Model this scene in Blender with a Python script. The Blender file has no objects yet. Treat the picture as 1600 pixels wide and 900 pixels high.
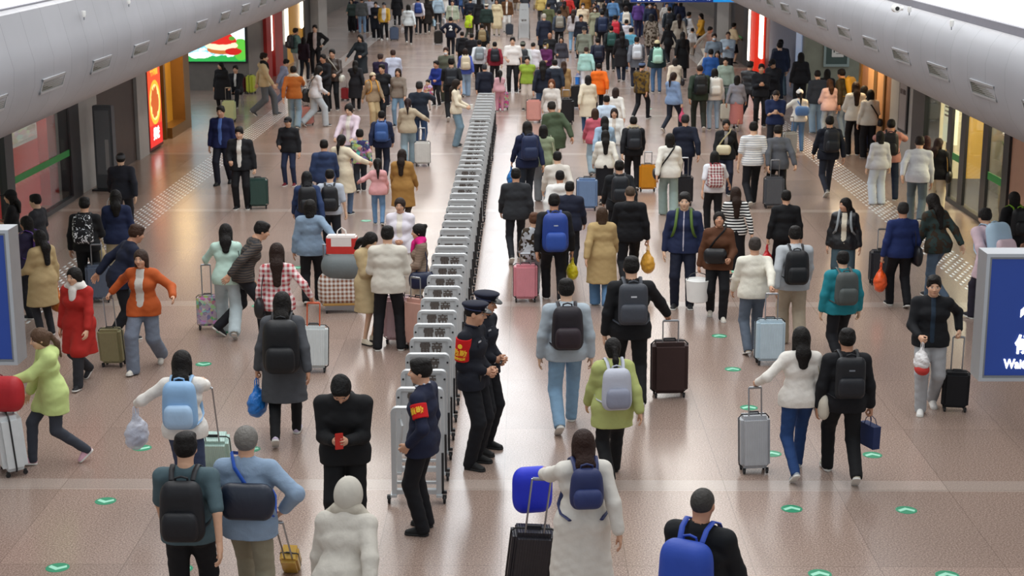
import bpy, bmesh, math, random
import numpy as np
from mathutils import Vector, Matrix, Euler

random.seed(7)
rng = np.random.default_rng(7)
SC = bpy.context.scene
COL = SC.collection
PI = math.pi

# ---------------------------------------------------------------- camera, world, lights, exposure
CAM_H, FPX, PITCH, YAW = 5.65, 2480.0, math.radians(13.06), math.atan(20 / 2480)
cam_data = bpy.data.cameras.new('camera')
cam = bpy.data.objects.new('camera', cam_data)
COL.objects.link(cam)
cam_data.sensor_width = 36.0
cam_data.lens = 36.0 * FPX / 1600.0
cam_data.clip_end = 400
cam_data.dof.use_dof = True
cam_data.dof.focus_distance = 16.5
cam_data.dof.aperture_fstop = 5.0
cam.location = (0, 0, CAM_H)
cam.rotation_euler = (PI / 2 - PITCH, 0, YAW)
SC.camera = cam

SC.view_settings.view_transform = 'Standard'
SC.view_settings.look = 'None'
SC.view_settings.gamma = 1
SC.view_settings.use_curve_mapping = False
SC.view_settings.exposure = 0.0

world = bpy.data.worlds.new('hall_daylight')
SC.world = world
world.use_nodes = True
_bg = world.node_tree.nodes['Background']
_bg.inputs['Color'].default_value = (0.90, 0.95, 1.0, 1)
_bg.inputs['Strength'].default_value = 0.70


def area_light(name, loc, sx, sy, power, color=(1, 1, 1), rot=(0, 0, 0)):
    d = bpy.data.lights.new(name, 'AREA')
    d.shape = 'RECTANGLE'
    d.size, d.size_y, d.energy, d.color = sx, sy, power, color
    o = bpy.data.objects.new(name, d)
    o.location, o.rotation_euler = loc, rot
    COL.objects.link(o)
    return o


# the long rooflight over the middle of the hall and the ceiling lamps along both of its sides
area_light('rooflight', (-0.9, 62, 14.0), 3.2, 110, 4800, (0.93, 0.97, 1.0))
area_light('ceiling_lamps', (-5.2, 55, 12.0), 0.6, 90, 2200, (1.0, 0.95, 0.88))
area_light('ceiling_lamps', (5.2, 55, 12.0), 0.6, 90, 2200, (1.0, 0.95, 0.88))

# camera frame, to turn a photograph pixel into a ray (the place is measured from the photograph)
_cp, _sp, _cy, _sy = math.cos(PITCH), math.sin(PITCH), math.cos(YAW), math.sin(YAW)
C_FWD = np.array([-_sy * _cp, _cy * _cp, -_sp])
C_RIGHT = np.array([_cy, _sy, 0.0])
C_UP = np.cross(C_RIGHT, C_FWD)
C_POS = np.array([0, 0, CAM_H])


def ray(px, py):
    return C_FWD + C_RIGHT * ((px - 800) / FPX) + C_UP * ((450 - py) / FPX)


def on_z(px, py, z=0.0):
    r = ray(px, py)
    return C_POS + r * ((z - CAM_H) / r[2])


def on_y(px, py, y):
    r = ray(px, py)
    return C_POS + r * (y / r[1])


def on_x(px, py, x):
    r = ray(px, py)
    return C_POS + r * (x / r[0])


# ---------------------------------------------------------------- materials
def srgb(h):
    h = h.lstrip('#')
    c = [int(h[i:i + 2], 16) / 255 for i in (0, 2, 4)]
    return tuple(x / 12.92 if x <= 0.04045 else ((x + 0.055) / 1.055) ** 2.4 for x in c) + (1.0,)


MATS = {}


class NT:
    """small helper to write node trees"""

    def __init__(self, name):
        self.m = bpy.data.materials.new(name)
        self.m.use_nodes = True
        self.t = self.m.node_tree
        self.b = self.t.nodes['Principled BSDF']

    def n(self, typ, **kw):
        nd = self.t.nodes.new(typ)
        for k, v in kw.items():
            if k.startswith('i_'):
                key = k[2:]
                nd.inputs[int(key) if key.isdigit() else key.replace('_', ' ')].default_value = v
            else:
                setattr(nd, k, v)
        return nd

    def l(self, a, b):
        self.t.links.new(a, b)

    def math(self, op, a, b=None, c=None, clamp=False):
        nd = self.n('ShaderNodeMath', operation=op, use_clamp=clamp)
        for i, v in enumerate((a, b, c)):
            if v is None:
                continue
            if isinstance(v, (int, float)):
                nd.inputs[i].default_value = v
            else:
                self.l(v, nd.inputs[i])
        return nd.outputs[0]

    def mix(self, f, a, b, blend='MIX'):
        nd = self.n('ShaderNodeMix', data_type='RGBA', blend_type=blend)
        for s, v in ((nd.inputs['Factor'], f), (nd.inputs[6], a), (nd.inputs[7], b)):
            if isinstance(v, (int, float)):
                s.default_value = v
            elif isinstance(v, tuple):
                s.default_value = v
            else:
                self.l(v, s)
        return nd.outputs[2]

    def bump(self, h, strength=0.3, dist=0.01):
        nd = self.n('ShaderNodeBump')
        nd.inputs['Strength'].default_value = strength
        nd.inputs['Distance'].default_value = dist
        self.l(h, nd.inputs['Height'])
        self.l(nd.outputs[0], self.b.inputs['Normal'])

    def coords(self, which='Object'):
        return self.n('ShaderNodeTexCoord').outputs[which]


def flat(name, color, rough=0.6, metal=0.0, spec=0.5, noise=0.06, nscale=8.0, emit=0.0, emit_color=None):
    """a plain surface with slight procedural unevenness of its colour"""
    if name in MATS:
        return MATS[name]
    t = NT(name)
    c = srgb(color) if isinstance(color, str) else color
    nz = t.n('ShaderNodeTexNoise', i_Scale=nscale, i_Detail=3.0)
    t.l(t.coords(), nz.inputs['Vector'])
    f = t.math('MULTIPLY', t.math('SUBTRACT', nz.outputs[0], 0.5), noise * 2)
    col = t.mix(1.0, c, c)
    hsv = t.n('ShaderNodeHueSaturation')
    hsv.inputs['Color'].default_value = c
    t.l(t.math('ADD', f, 1.0), hsv.inputs['Value'])
    t.l(hsv.outputs[0], t.b.inputs['Base Color'])
    t.b.inputs['Roughness'].default_value = rough
    t.b.inputs['Metallic'].default_value = metal
    t.b.inputs['Specular IOR Level'].default_value = spec
    if emit:
        t.b.inputs['Emission Color'].default_value = srgb(emit_color) if emit_color else c
        t.b.inputs['Emission Strength'].default_value = emit
    MATS[name] = t.m
    return t.m


def oc_mat(name, rough=0.8, metal=0.0, spec=0.35, bump=0.35, bscale=7.0, fine=0.0, kind='plain', color2='#f2f2ee'):
    """cloth, shell or plastic whose colour is the object's own colour"""
    if name in MATS:
        return MATS[name]
    t = NT(name)
    oi = t.n('ShaderNodeObjectInfo')
    col = oi.outputs['Color']
    co = t.coords()
    nz = t.n('ShaderNodeTexNoise', i_Scale=bscale, i_Detail=4.0, i_Roughness=0.55, i_Distortion=0.6)
    t.l(co, nz.inputs['Vector'])
    sep = t.n('ShaderNodeSeparateXYZ')
    t.l(co, sep.inputs[0])
    X, Y, Z = sep.outputs
    c2 = srgb(color2)
    if kind == 'stripe':
        s = t.math('GREATER_THAN', t.math('FRACT', t.math('MULTIPLY', Z, 22.0)), 0.55)
        col = t.mix(s, col, c2)
    elif kind == 'check':
        a = t.math('GREATER_THAN', t.math('FRACT', t.math('MULTIPLY', Z, 16.0)), 0.5)
        b = t.math('GREATER_THAN', t.math('FRACT', t.math('MULTIPLY', X, 16.0)), 0.5)
        col = t.mix(t.math('MULTIPLY', t.math('ADD', a, b), 0.42), col, c2)
    elif kind == 'print':
        v = t.n('ShaderNodeTexVoronoi', i_Scale=14.0)
        t.l(co, v.inputs['Vector'])
        hs = t.n('ShaderNodeHueSaturation', i_Saturation=0.85, i_Value=0.75)
        t.l(v.outputs['Color'], hs.inputs['Color'])
        s = t.math('GREATER_THAN', nz.outputs[0], 0.47)
        col = t.mix(t.math('MULTIPLY', s, 0.75), col, hs.outputs[0])
    elif kind == 'camo':
        n2 = t.n('ShaderNodeTexNoise', i_Scale=11.0, i_Detail=2.0)
        t.l(co, n2.inputs['Vector'])
        s = t.math('GREATER_THAN', n2.outputs[0], 0.53)
        col = t.mix(s, col, c2)
    elif kind == 'band':
        w = t.n('ShaderNodeTexWave', i_Scale=9.0, i_Distortion=3.0)
        w.bands_direction = 'Z'
        t.l(co, w.inputs['Vector'])
        col = t.mix(t.math('MULTIPLY', w.outputs[0], 0.6), col, c2)
    elif kind == 'stroke':
        n2 = t.n('ShaderNodeTexNoise', i_Scale=16.0, i_Detail=1.0, i_Distortion=1.5)
        t.l(co, n2.inputs['Vector'])
        s = t.math('GREATER_THAN', n2.outputs[0], 0.60)
        col = t.mix(s, col, c2)
    var = t.n('ShaderNodeHueSaturation')
    t.l(col, var.inputs['Color'])
    t.l(t.math('ADD', t.math('MULTIPLY', t.math('SUBTRACT', nz.outputs[0], 0.5), 0.25), 1.0), var.inputs['Value'])
    t.l(var.outputs[0], t.b.inputs['Base Color'])
    t.b.inputs['Roughness'].default_value = rough
    t.b.inputs['Metallic'].default_value = metal
    t.b.inputs['Specular IOR Level'].default_value = spec
    h = nz.outputs[0]
    if kind == 'rib':
        h = t.math('ADD', t.math('MULTIPLY', h, 0.1), t.math('ABSOLUTE', t.math('SINE', t.math('MULTIPLY', X, 130.0))))
    if kind == 'puff':
        h = t.math('ADD', t.math('MULTIPLY', h, 0.4), t.math('ABSOLUTE', t.math('SINE', t.math('MULTIPLY', Z, 32.0))))
    if bump:
        t.bump(h, bump, 0.03)
    if kind == 'sheer':
        t.b.inputs['Alpha'].default_value = 0.70
    MATS[name] = t.m
    return t.m


def build_mats():
    oc_mat('cloth', bump=0.16, bscale=11)
    oc_mat('knit', rough=0.95, bump=0.2, bscale=22)
    oc_mat('denim', rough=0.9, bump=0.4, bscale=9)
    oc_mat('leather', rough=0.38, spec=0.5, bump=0.3, bscale=6)
    oc_mat('nylon', rough=0.55, spec=0.4, bump=0.3, bscale=5)
    oc_mat('puffer', rough=0.5, bump=0.5, kind='puff')
    oc_mat('striped_cloth', kind='stripe')
    oc_mat('checked_cloth', kind='check')
    oc_mat('printed_cloth', kind='print')
    oc_mat('mottled_cloth', kind='camo', color2='#3b2f22')
    oc_mat('banded_cloth', kind='band', color2='#6a5a4c')
    oc_mat('brush_print_nylon', kind='stroke', rough=0.6, color2='#e8ebee')
    oc_mat('hair', rough=0.6, spec=0.25, bump=0.7, bscale=30)
    oc_mat('shell', rough=0.35, spec=0.5, bump=0.25, kind='rib')
    oc_mat('soft_shell', rough=0.7, bump=0.1)
    oc_mat('plastic_film', rough=0.3, spec=0.5, bump=0.8, bscale=14)
    oc_mat('clear_film', rough=0.25, spec=0.5, bump=0.8, bscale=14, kind='sheer')
    oc_mat('card', rough=0.7, bump=0.05)
    oc_mat('shoe', rough=0.55, bump=0.1)
    flat('sole', '#d8d6d0', 0.7)
    flat('dark_sole', '#1b1b1c', 0.7)
    flat('black_rubber', '#161618', 0.6)
    flat('black_plastic', '#1d1e21', 0.45)
    flat('grey_metal', '#9a9ca0', 0.3, 0.9)
    flat('steel', '#c9ccd0', 0.25, 1.0)
    # skin with the face's own colours: brows, eyes, lips, placed in the head's coordinates
    t = NT('skin')
    at = t.n('ShaderNodeAttribute', attribute_name='hp')
    sp = t.n('ShaderNodeSeparateXYZ')
    t.l(at.outputs['Vector'], sp.inputs[0])
    X, Y, Z = sp.outputs
    ax = t.math('ABSOLUTE', X)
    front = t.math('MULTIPLY', t.math('GREATER_THAN', Y, 0.045), t.math('LESS_THAN', Y, 0.14))

    def ell(cx, cz, rx, rz, x=ax):
        u = t.math('DIVIDE', t.math('SUBTRACT', x, cx), rx)
        v = t.math('DIVIDE', t.math('SUBTRACT', Z, cz), rz)
        d = t.math('ADD', t.math('MULTIPLY', u, u), t.math('MULTIPLY', v, v))
        return t.math('MULTIPLY', t.math('LESS_THAN', d, 1.0), front)

    oi = t.n('ShaderNodeObjectInfo')
    nz = t.n('ShaderNodeTexNoise', i_Scale=30.0)
    t.l(t.coords(), nz.inputs['Vector'])
    hs = t.n('ShaderNodeHueSaturation')
    t.l(oi.outputs['Color'], hs.inputs['Color'])
    t.l(t.math('ADD', t.math('MULTIPLY', nz.outputs[0], 0.16), 0.92), hs.inputs['Value'])
    c = hs.outputs[0]
    c = t.mix(t.math('MULTIPLY', ell(0.0, -0.066, 0.021, 0.0085), 0.5), c, srgb('#9c5348'))
    c = t.mix(t.math('MULTIPLY', ell(0.0, -0.066, 0.022, 0.0018), 0.6), c, srgb('#4a2420'))
    c = t.mix(ell(0.033, 0.0, 0.0155, 0.0062), c, srgb('#e9e2dc'))
    c = t.mix(ell(0.033, 0.0, 0.0065, 0.0066), c, srgb('#1a1210'))
    c = t.mix(ell(0.033, 0.0055, 0.0165, 0.0026), c, srgb('#231814'))
    c = t.mix(ell(0.034, 0.0225, 0.021, 0.0045), c, srgb('#1d1613'))
    c = t.mix(ell(0.008, -0.043, 0.0045, 0.003), c, srgb('#6b3c30'))
    t.l(c, t.b.inputs['Base Color'])
    t.b.inputs['Roughness'].default_value = 0.55
    t.b.inputs['Specular IOR Level'].default_value = 0.35
    MATS['skin'] = t.m


build_mats()


def M(n):
    return MATS[n]


# ---------------------------------------------------------------- objects
def mesh_from(name, V, F, mat=None, smooth=True):
    V = np.asarray(V, dtype=np.float32)
    me = bpy.data.meshes.new(name)
    if isinstance(F, np.ndarray) and len(F):
        n, k = F.shape
        me.vertices.add(len(V))
        me.vertices.foreach_set('co', V.ravel())
        me.loops.add(n * k)
        me.loops.foreach_set('vertex_index', F.astype(np.int32).ravel())
        me.polygons.add(n)
        me.polygons.foreach_set('loop_start', np.arange(0, n * k, k, dtype=np.int32))
        me.update(calc_edges=True)
    else:
        me.from_pydata([tuple(v) for v in V.tolist()], [], [list(f) for f in F] if len(F) else [])
        me.update()
    if smooth and len(me.polygons):
        me.shade_smooth()
    if mat:
        me.materials.append(mat if not isinstance(mat, str) else M(mat))
    return me


def link(name, data, parent=None, color=None, **props):
    o = bpy.data.objects.new(name, data)
    COL.objects.link(o)
    if parent is not None:
        o.parent = parent
    if color is not None:
        o.color = srgb(color) if isinstance(color, str) else color
    for k, v in props.items():
        o[k] = v
    return o


def thing(name, label, cat, loc=(0, 0, 0), rz=0.0, group=None, data=None, color=None):
    o = link(name, data, None, color)
    o.location = loc
    o.rotation_euler = (0, 0, rz)
    o['label'] = label
    o['category'] = cat
    if group:
        o['group'] = group
    return o


class MB:
    """mesh builder: boxes, tubes, lathes, prisms gathered into ONE mesh"""

    def __init__(self):
        self.v, self.f, self.m = [], [], []

    def add(self, V, F, mi=0):
        b = len(self.v)
        self.v += [tuple(map(float, p)) for p in V]
        for f in F:
            self.f.append([i + b for i in f])
            self.m.append(mi)
        return self

    def box(self, lo, hi, mi=0, R=None, bev=0.0):
        if bev > 0:
            return self.rbox(lo, hi, bev, mi, R)
        x0, y0, z0 = lo
        x1, y1, z1 = hi
        V = [(x0, y0, z0), (x1, y0, z0), (x1, y1, z0), (x0, y1, z0), (x0, y0, z1), (x1, y0, z1), (x1, y1, z1), (x0, y1, z1)]
        if R is not None:
            V = [R @ Vector(p) for p in V]
        return self.add(V, [(0, 3, 2, 1), (4, 5, 6, 7), (0, 1, 5, 4), (1, 2, 6, 5), (2, 3, 7, 6), (3, 0, 4, 7)], mi)

    def rbox(self, lo, hi, b, mi=0, R=None):
        bm = bmesh.new()
        bmesh.ops.create_cube(bm, size=1)
        for v in bm.verts:
            v.co = Vector([lo[i] + (v.co[i] + 0.5) * (hi[i] - lo[i]) for i in range(3)])
        bmesh.ops.bevel(bm, geom=list(bm.edges), offset=min(b, 0.49 * min(hi[i] - lo[i] for i in range(3))), segments=2, affect='EDGES')
        bm.verts.index_update()
        V = [v.co.copy() for v in bm.verts]
        if R is not None:
            V = [R @ p for p in V]
        self.add(V, [[v.index for v in f.verts] for f in bm.faces], mi)
        bm.free()
        return self

    def tube(self, pts, r, n=8, mi=0, closed=False, flat=None, cap=True):
        P = [Vector(p) for p in pts]
        rs = r if hasattr(r, '__len__') else [r] * len(P)
        rings = []
        prev = None
        N = len(P)
        for i, p in enumerate(P):
            if closed:
                d = (P[(i + 1) % N] - P[i - 1]).normalized()
            else:
                d = (P[min(i + 1, N - 1)] - P[max(i - 1, 0)]).normalized()
            if prev is None:
                up = Vector((0, 0, 1)) if abs(d.z) < 0.9 else Vector((1, 0, 0))
                a = d.cross(up).normalized()
            else:
                a = (prev - d * prev.dot(d)).normalized()
            prev = a
            b = d.cross(a)
            fl = flat or 1.0
            rings.append([p + a * (math.cos(2 * PI * k / n) * rs[i]) + b * (math.sin(2 * PI * k / n) * rs[i] * fl) for k in range(n)])
        V = [q for rg in rings for q in rg]
        F = []
        for i in range(N if closed else N - 1):
            j = (i + 1) % N
            for k in range(n):
                k2 = (k + 1) % n
                F.append((i * n + k, i * n + k2, j * n + k2, j * n + k))
        if not closed and cap:
            F.append(tuple(range(n))[::-1])
            F.append(tuple((N - 1) * n + k for k in range(n)))
        return self.add(V, F, mi)

    def lathe(self, prof, n=24, mi=0, c=(0, 0, 0), axis='z'):
        V, F = [], []
        for (r, z) in prof:
            for k in range(n):
                a = 2 * PI * k / n
                if axis == 'z':
                    V.append((c[0] + r * math.cos(a), c[1] + r * math.sin(a), c[2] + z))
                elif axis == 'x':
                    V.append((c[0] + z, c[1] + r * math.cos(a), c[2] + r * math.sin(a)))
                else:
                    V.append((c[0] + r * math.sin(a), c[1] + z, c[2] + r * math.cos(a)))
        for i in range(len(prof) - 1):
            for k in range(n):
                k2 = (k + 1) % n
                F.append((i * n + k, i * n + k2, (i + 1) * n + k2, (i + 1) * n + k))
        F.append(tuple(range(n))[::-1])
        F.append(tuple((len(prof) - 1) * n + k for k in range(n)))
        return self.add(V, F, mi)

    def prism(self, pts, d, mi=0):
        """polygon pts (3-D, planar) swept by vector d"""
        n = len(pts)
        d = Vector(d)
        P = [Vector(p) for p in pts]
        V = P + [p + d for p in P]
        F = [tuple(range(n))[::-1], tuple(range(n, 2 * n))]
        F += [(i, (i + 1) % n, n + (i + 1) % n, n + i) for i in range(n)]
        return self.add(V, F, mi)

    def mesh(self, name, mats, smooth=False, fix=True):
        me = bpy.data.meshes.new(name)
        me.from_pydata(self.v, [], self.f)
        for m in (mats if isinstance(mats, (list, tuple)) else [mats]):
            me.materials.append(M(m) if isinstance(m, str) else m)
        if max(self.m, default=0) > 0:
            me.polygons.foreach_set('material_index', self.m)
        if fix:
            bm = bmesh.new()
            bm.from_mesh(me)
            bmesh.ops.recalc_face_normals(bm, faces=bm.faces)
            bm.to_mesh(me)
            bm.free()
        me.update()
        if smooth:
            me.shade_smooth()
            me.set_sharp_from_angle(angle=math.radians(38))
        return me

    def build(self, name, mats, parent=None, color=None, smooth=False, **props):
        return link(name, self.mesh(name, mats, smooth), parent, color, **props)


def text_mesh(body, size, depth=0.004, bold=0.0, mat=None, align='CENTER', name='lettering'):
    """lettering as a mesh lying in XZ, facing -Y"""
    cu = bpy.data.curves.new('t', 'FONT')
    cu.body = body
    cu.size = size
    cu.extrude = depth
    cu.offset = bold
    cu.align_x = align
    cu.align_y = 'CENTER'
    cu.resolution_u = 3
    o = bpy.data.objects.new('t', cu)
    COL.objects.link(o)
    dg = bpy.context.evaluated_depsgraph_get()
    me = bpy.data.meshes.new_from_object(o.evaluated_get(dg))
    bpy.data.objects.remove(o)
    bpy.data.curves.remove(cu)
    me.name = name
    me.transform(Matrix.Rotation(PI / 2, 4, 'X'))
    me.materials.clear()
    if mat:
        me.materials.append(M(mat) if isinstance(mat, str) else mat)
    return me
# ---------------------------------------------------------------- signed-distance bodies turned into meshes
def V3(*a):
    return np.array(a, dtype=np.float64)


def rotx(a):
    c, s = math.cos(a), math.sin(a)
    return np.array([[1, 0, 0], [0, c, -s], [0, s, c]])


def roty(a):
    c, s = math.cos(a), math.sin(a)
    return np.array([[c, 0, s], [0, 1, 0], [-s, 0, c]])


def rotz(a):
    c, s = math.cos(a), math.sin(a)
    return np.array([[c, -s, 0], [s, c, 0], [0, 0, 1]])


def cone(a, b, ra, rb=None, S=None, R=None):
    return ('c', np.asarray(a, float), np.asarray(b, float), ra, ra if rb is None else rb, S, R)


def ell(c, r, R=None):
    return ('e', np.asarray(c, float), np.asarray(r, float), R)


def prim_box(p):
    if p[0] == 'c':
        m = max(p[3], p[4]) * (max(p[5]) if p[5] is not None else 1.0)
        return np.minimum(p[1], p[2]) - m, np.maximum(p[1], p[2]) + m
    m = p[2].max() if p[3] is not None else p[2]
    return p[1] - m, p[1] + m


class Field:
    def __init__(self, prims, h, pad=None):
        lo = np.min([prim_box(p)[0] for p in prims], axis=0) - (pad or 3 * h)
        hi = np.max([prim_box(p)[1] for p in prims], axis=0) + (pad or 3 * h)
        n = np.ceil((hi - lo) / h).astype(int) + 1
        self.h, self.lo = h, lo
        self.ax = [(lo[i] + h * np.arange(n[i])).astype(np.float32) for i in range(3)]
        self.D = np.full(tuple(n), 1.0, np.float32)

    def ev(self, p, marg):
        lo, hi = prim_box(p)
        sl = []
        for i in range(3):
            a = max(0, int((lo[i] - marg - self.lo[i]) / self.h))
            b = min(len(self.ax[i]), int((hi[i] + marg - self.lo[i]) / self.h) + 2)
            if b <= a:
                return None, None
            sl.append(slice(a, b))
        sl = tuple(sl)
        X = self.ax[0][sl[0]][:, None, None]
        Y = self.ax[1][sl[1]][None, :, None]
        Z = self.ax[2][sl[2]][None, None, :]
        if p[0] == 'c':
            _, a, b, ra, rb, S, R = p
            mul = 1.0
            if S is not None or R is not None:
                Mx = (R.T if R is not None else np.eye(3))
                if S is not None:
                    Mx = np.diag(1.0 / np.asarray(S)) @ Mx
                    mul = float(min(S))
                a, b = Mx @ a, Mx @ b
                Mx = Mx.astype(np.float32)
                X, Y, Z = (Mx[i, 0] * X + Mx[i, 1] * Y + Mx[i, 2] * Z for i in range(3))
            d = b - a
            L = float(d @ d) + 1e-12
            px, py, pz = X - np.float32(a[0]), Y - np.float32(a[1]), Z - np.float32(a[2])
            t = np.clip((px * np.float32(d[0]) + py * np.float32(d[1]) + pz * np.float32(d[2])) / np.float32(L), 0, 1)
            q = (px - t * np.float32(d[0])) ** 2 + (py - t * np.float32(d[1])) ** 2 + (pz - t * np.float32(d[2])) ** 2
            return sl, (np.sqrt(q) - (np.float32(ra) + np.float32(rb - ra) * t)) * np.float32(mul)
        _, c, r, R = p
        X, Y, Z = X - np.float32(c[0]), Y - np.float32(c[1]), Z - np.float32(c[2])
        if R is not None:
            Mx = R.T.astype(np.float32)
            X, Y, Z = (Mx[i, 0] * X + Mx[i, 1] * Y + Mx[i, 2] * Z for i in range(3))
        r = r.astype(np.float32)
        k0 = np.sqrt((X / r[0]) ** 2 + (Y / r[1]) ** 2 + (Z / r[2]) ** 2)
        k1 = np.sqrt((X / r[0] ** 2) ** 2 + (Y / r[1] ** 2) ** 2 + (Z / r[2] ** 2) ** 2) + 1e-6
        return sl, k0 * (k0 - 1) / k1

    def add(self, p, k=0.02):
        sl, d = self.ev(p, k + 2.5 * self.h)
        if sl is None:
            return self
        o = self.D[sl]
        if k > 0:
            hh = np.maximum(k - np.abs(o - d), 0) / k
            self.D[sl] = np.minimum(o, d) - hh * hh * (k * 0.25)
        else:
            self.D[sl] = np.minimum(o, d)
        return self

    def cut(self, p, marg=0.05):
        sl, d = self.ev(p, marg)
        if sl is not None:
            self.D[sl] = np.maximum(self.D[sl], -d)
        return self

    def half(self, n, c):
        """keep n.p <= c"""
        g = (np.float32(n[0]) * self.ax[0][:, None, None] + np.float32(n[1]) * self.ax[1][None, :, None] + np.float32(n[2]) * self.ax[2][None, None, :]) - np.float32(c)
        self.D = np.maximum(self.D, g)
        return self

    def nets(self):
        D, h = self.D, self.h
        ins = D < 0
        if not ins.any():
            return np.zeros((0, 3)), np.zeros((0, 4), int)
        cnt = np.zeros(tuple(s - 1 for s in D.shape), np.uint8)
        for i in (0, 1):
            for j in (0, 1):
                for k in (0, 1):
                    cnt += ins[i:ins.shape[0] - 1 + i, j:ins.shape[1] - 1 + j, k:ins.shape[2] - 1 + k]
        act = np.argwhere((cnt > 0) & (cnt < 8))
        idx = np.full(cnt.shape, -1, np.int32)
        idx[act[:, 0], act[:, 1], act[:, 2]] = np.arange(len(act))
        cor = [(i, j, k) for i in (0, 1) for j in (0, 1) for k in (0, 1)]
        val = np.stack([D[act[:, 0] + c[0], act[:, 1] + c[1], act[:, 2] + c[2]] for c in cor], 1)
        P = np.zeros((len(act), 3))
        W = np.zeros(len(act))
        for a in range(8):
            for b in range(a + 1, 8):
                ca, cb = np.array(cor[a]), np.array(cor[b])
                if np.abs(ca - cb).sum() != 1:
                    continue
                m = (val[:, a] < 0) != (val[:, b] < 0)
                den = val[:, a] - val[:, b]
                t = np.where(m, val[:, a] / np.where(np.abs(den) < 1e-9, 1e-9, den), 0)
                P += m[:, None] * (ca[None] + t[:, None] * (cb - ca)[None])
                W += m
        V = (P / W[:, None] + act) * h + self.lo
        Fs = []
        for axis in range(3):
            o1, o2 = [(1, 2), (2, 0), (0, 1)][axis]
            a = [slice(None)] * 3
            b = [slice(None)] * 3
            a[axis], b[axis] = slice(0, -1), slice(1, None)
            A, B = ins[tuple(a)], ins[tuple(b)]
            for flip, mask in ((False, A & ~B), (True, B & ~A)):
                e = np.argwhere(mask)
                e = e[(e[:, o1] > 0) & (e[:, o2] > 0) & (e[:, o1] < D.shape[o1] - 1) & (e[:, o2] < D.shape[o2] - 1)]
                if not len(e):
                    continue
                q = []
                for (u, v) in ((-1, -1), (0, -1), (0, 0), (-1, 0)):
                    c = e.copy()
                    c[:, o1] += u
                    c[:, o2] += v
                    q.append(idx[c[:, 0], c[:, 1], c[:, 2]])
                q = np.stack(q, 1)
                if flip:
                    q = q[:, ::-1]
                Fs.append(q)
        F = np.concatenate(Fs)
        return V, F[(F >= 0).all(1)]


def nets_of(prims, h, k=0.02, cuts=(), halves=(), kk=None):
    f = Field(prims, h)
    for i, p in enumerate(prims):
        f.add(p, k if kk is None else kk[i])
    for c in cuts:
        f.cut(c)
    for n, c in halves:
        f.half(n, c)
    return f.nets()


# ---------------------------------------------------------------- the figure
def ik(a, t, l1, l2, hint):
    d = t - a
    L = np.linalg.norm(d)
    u = d / max(L, 1e-6)
    mx = (l1 + l2) * 0.995
    if L > mx:
        t = a + u * mx
        L = mx
    L = max(L, abs(l1 - l2) + 0.02)
    x = (l1 * l1 - l2 * l2 + L * L) / (2 * L)
    y = math.sqrt(max(l1 * l1 - x * x, 0))
    hv = np.asarray(hint, float)
    hv = hv - u * (hv @ u)
    hv = hv / max(np.linalg.norm(hv), 1e-6)
    return a + u * x + hv * y, t


def unit(v):
    return v / max(np.linalg.norm(v), 1e-9)


ARMS = {  # wrist targets for the right arm in a 1.70 m figure: x outwards, y forwards, z up; then finger curl
    'down': (0.275, 0.03, 0.845, 0.35), 'fwd': (0.25, 0.24, 0.90, 0.4), 'back': (0.27, -0.20, 0.88, 0.4),
    'carry': (0.29, 0.02, 0.84, 1.25), 'pull': (0.30, -0.24, 0.86, 1.3), 'phone': (0.05, 0.30, 1.17, 0.9),
    'belly': (0.045, 0.165, 1.02, 0.8), 'hip': (0.27, 0.04, 1.02, 0.8), 'strap': (0.13, 0.20, 1.30, 1.2),
    'out': (0.50, 0.22, 1.12, 0.3), 'push': (0.20, 0.38, 0.98, 1.2), 'up': (0.10, 0.22, 1.52, 0.9),
    'hold': (0.16, 0.30, 1.02, 1.1), 'reach': (0.42, 0.32, 0.86, 0.4), 'cross': (-0.06, 0.22, 1.16, 0.6),
    'pocket': (0.235, 0.07, 0.93, 0.6), 'high': (0.12, 0.40, 1.38, 0.8), 'lap': (0.10, 0.32, 0.95, .5),
}


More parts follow.
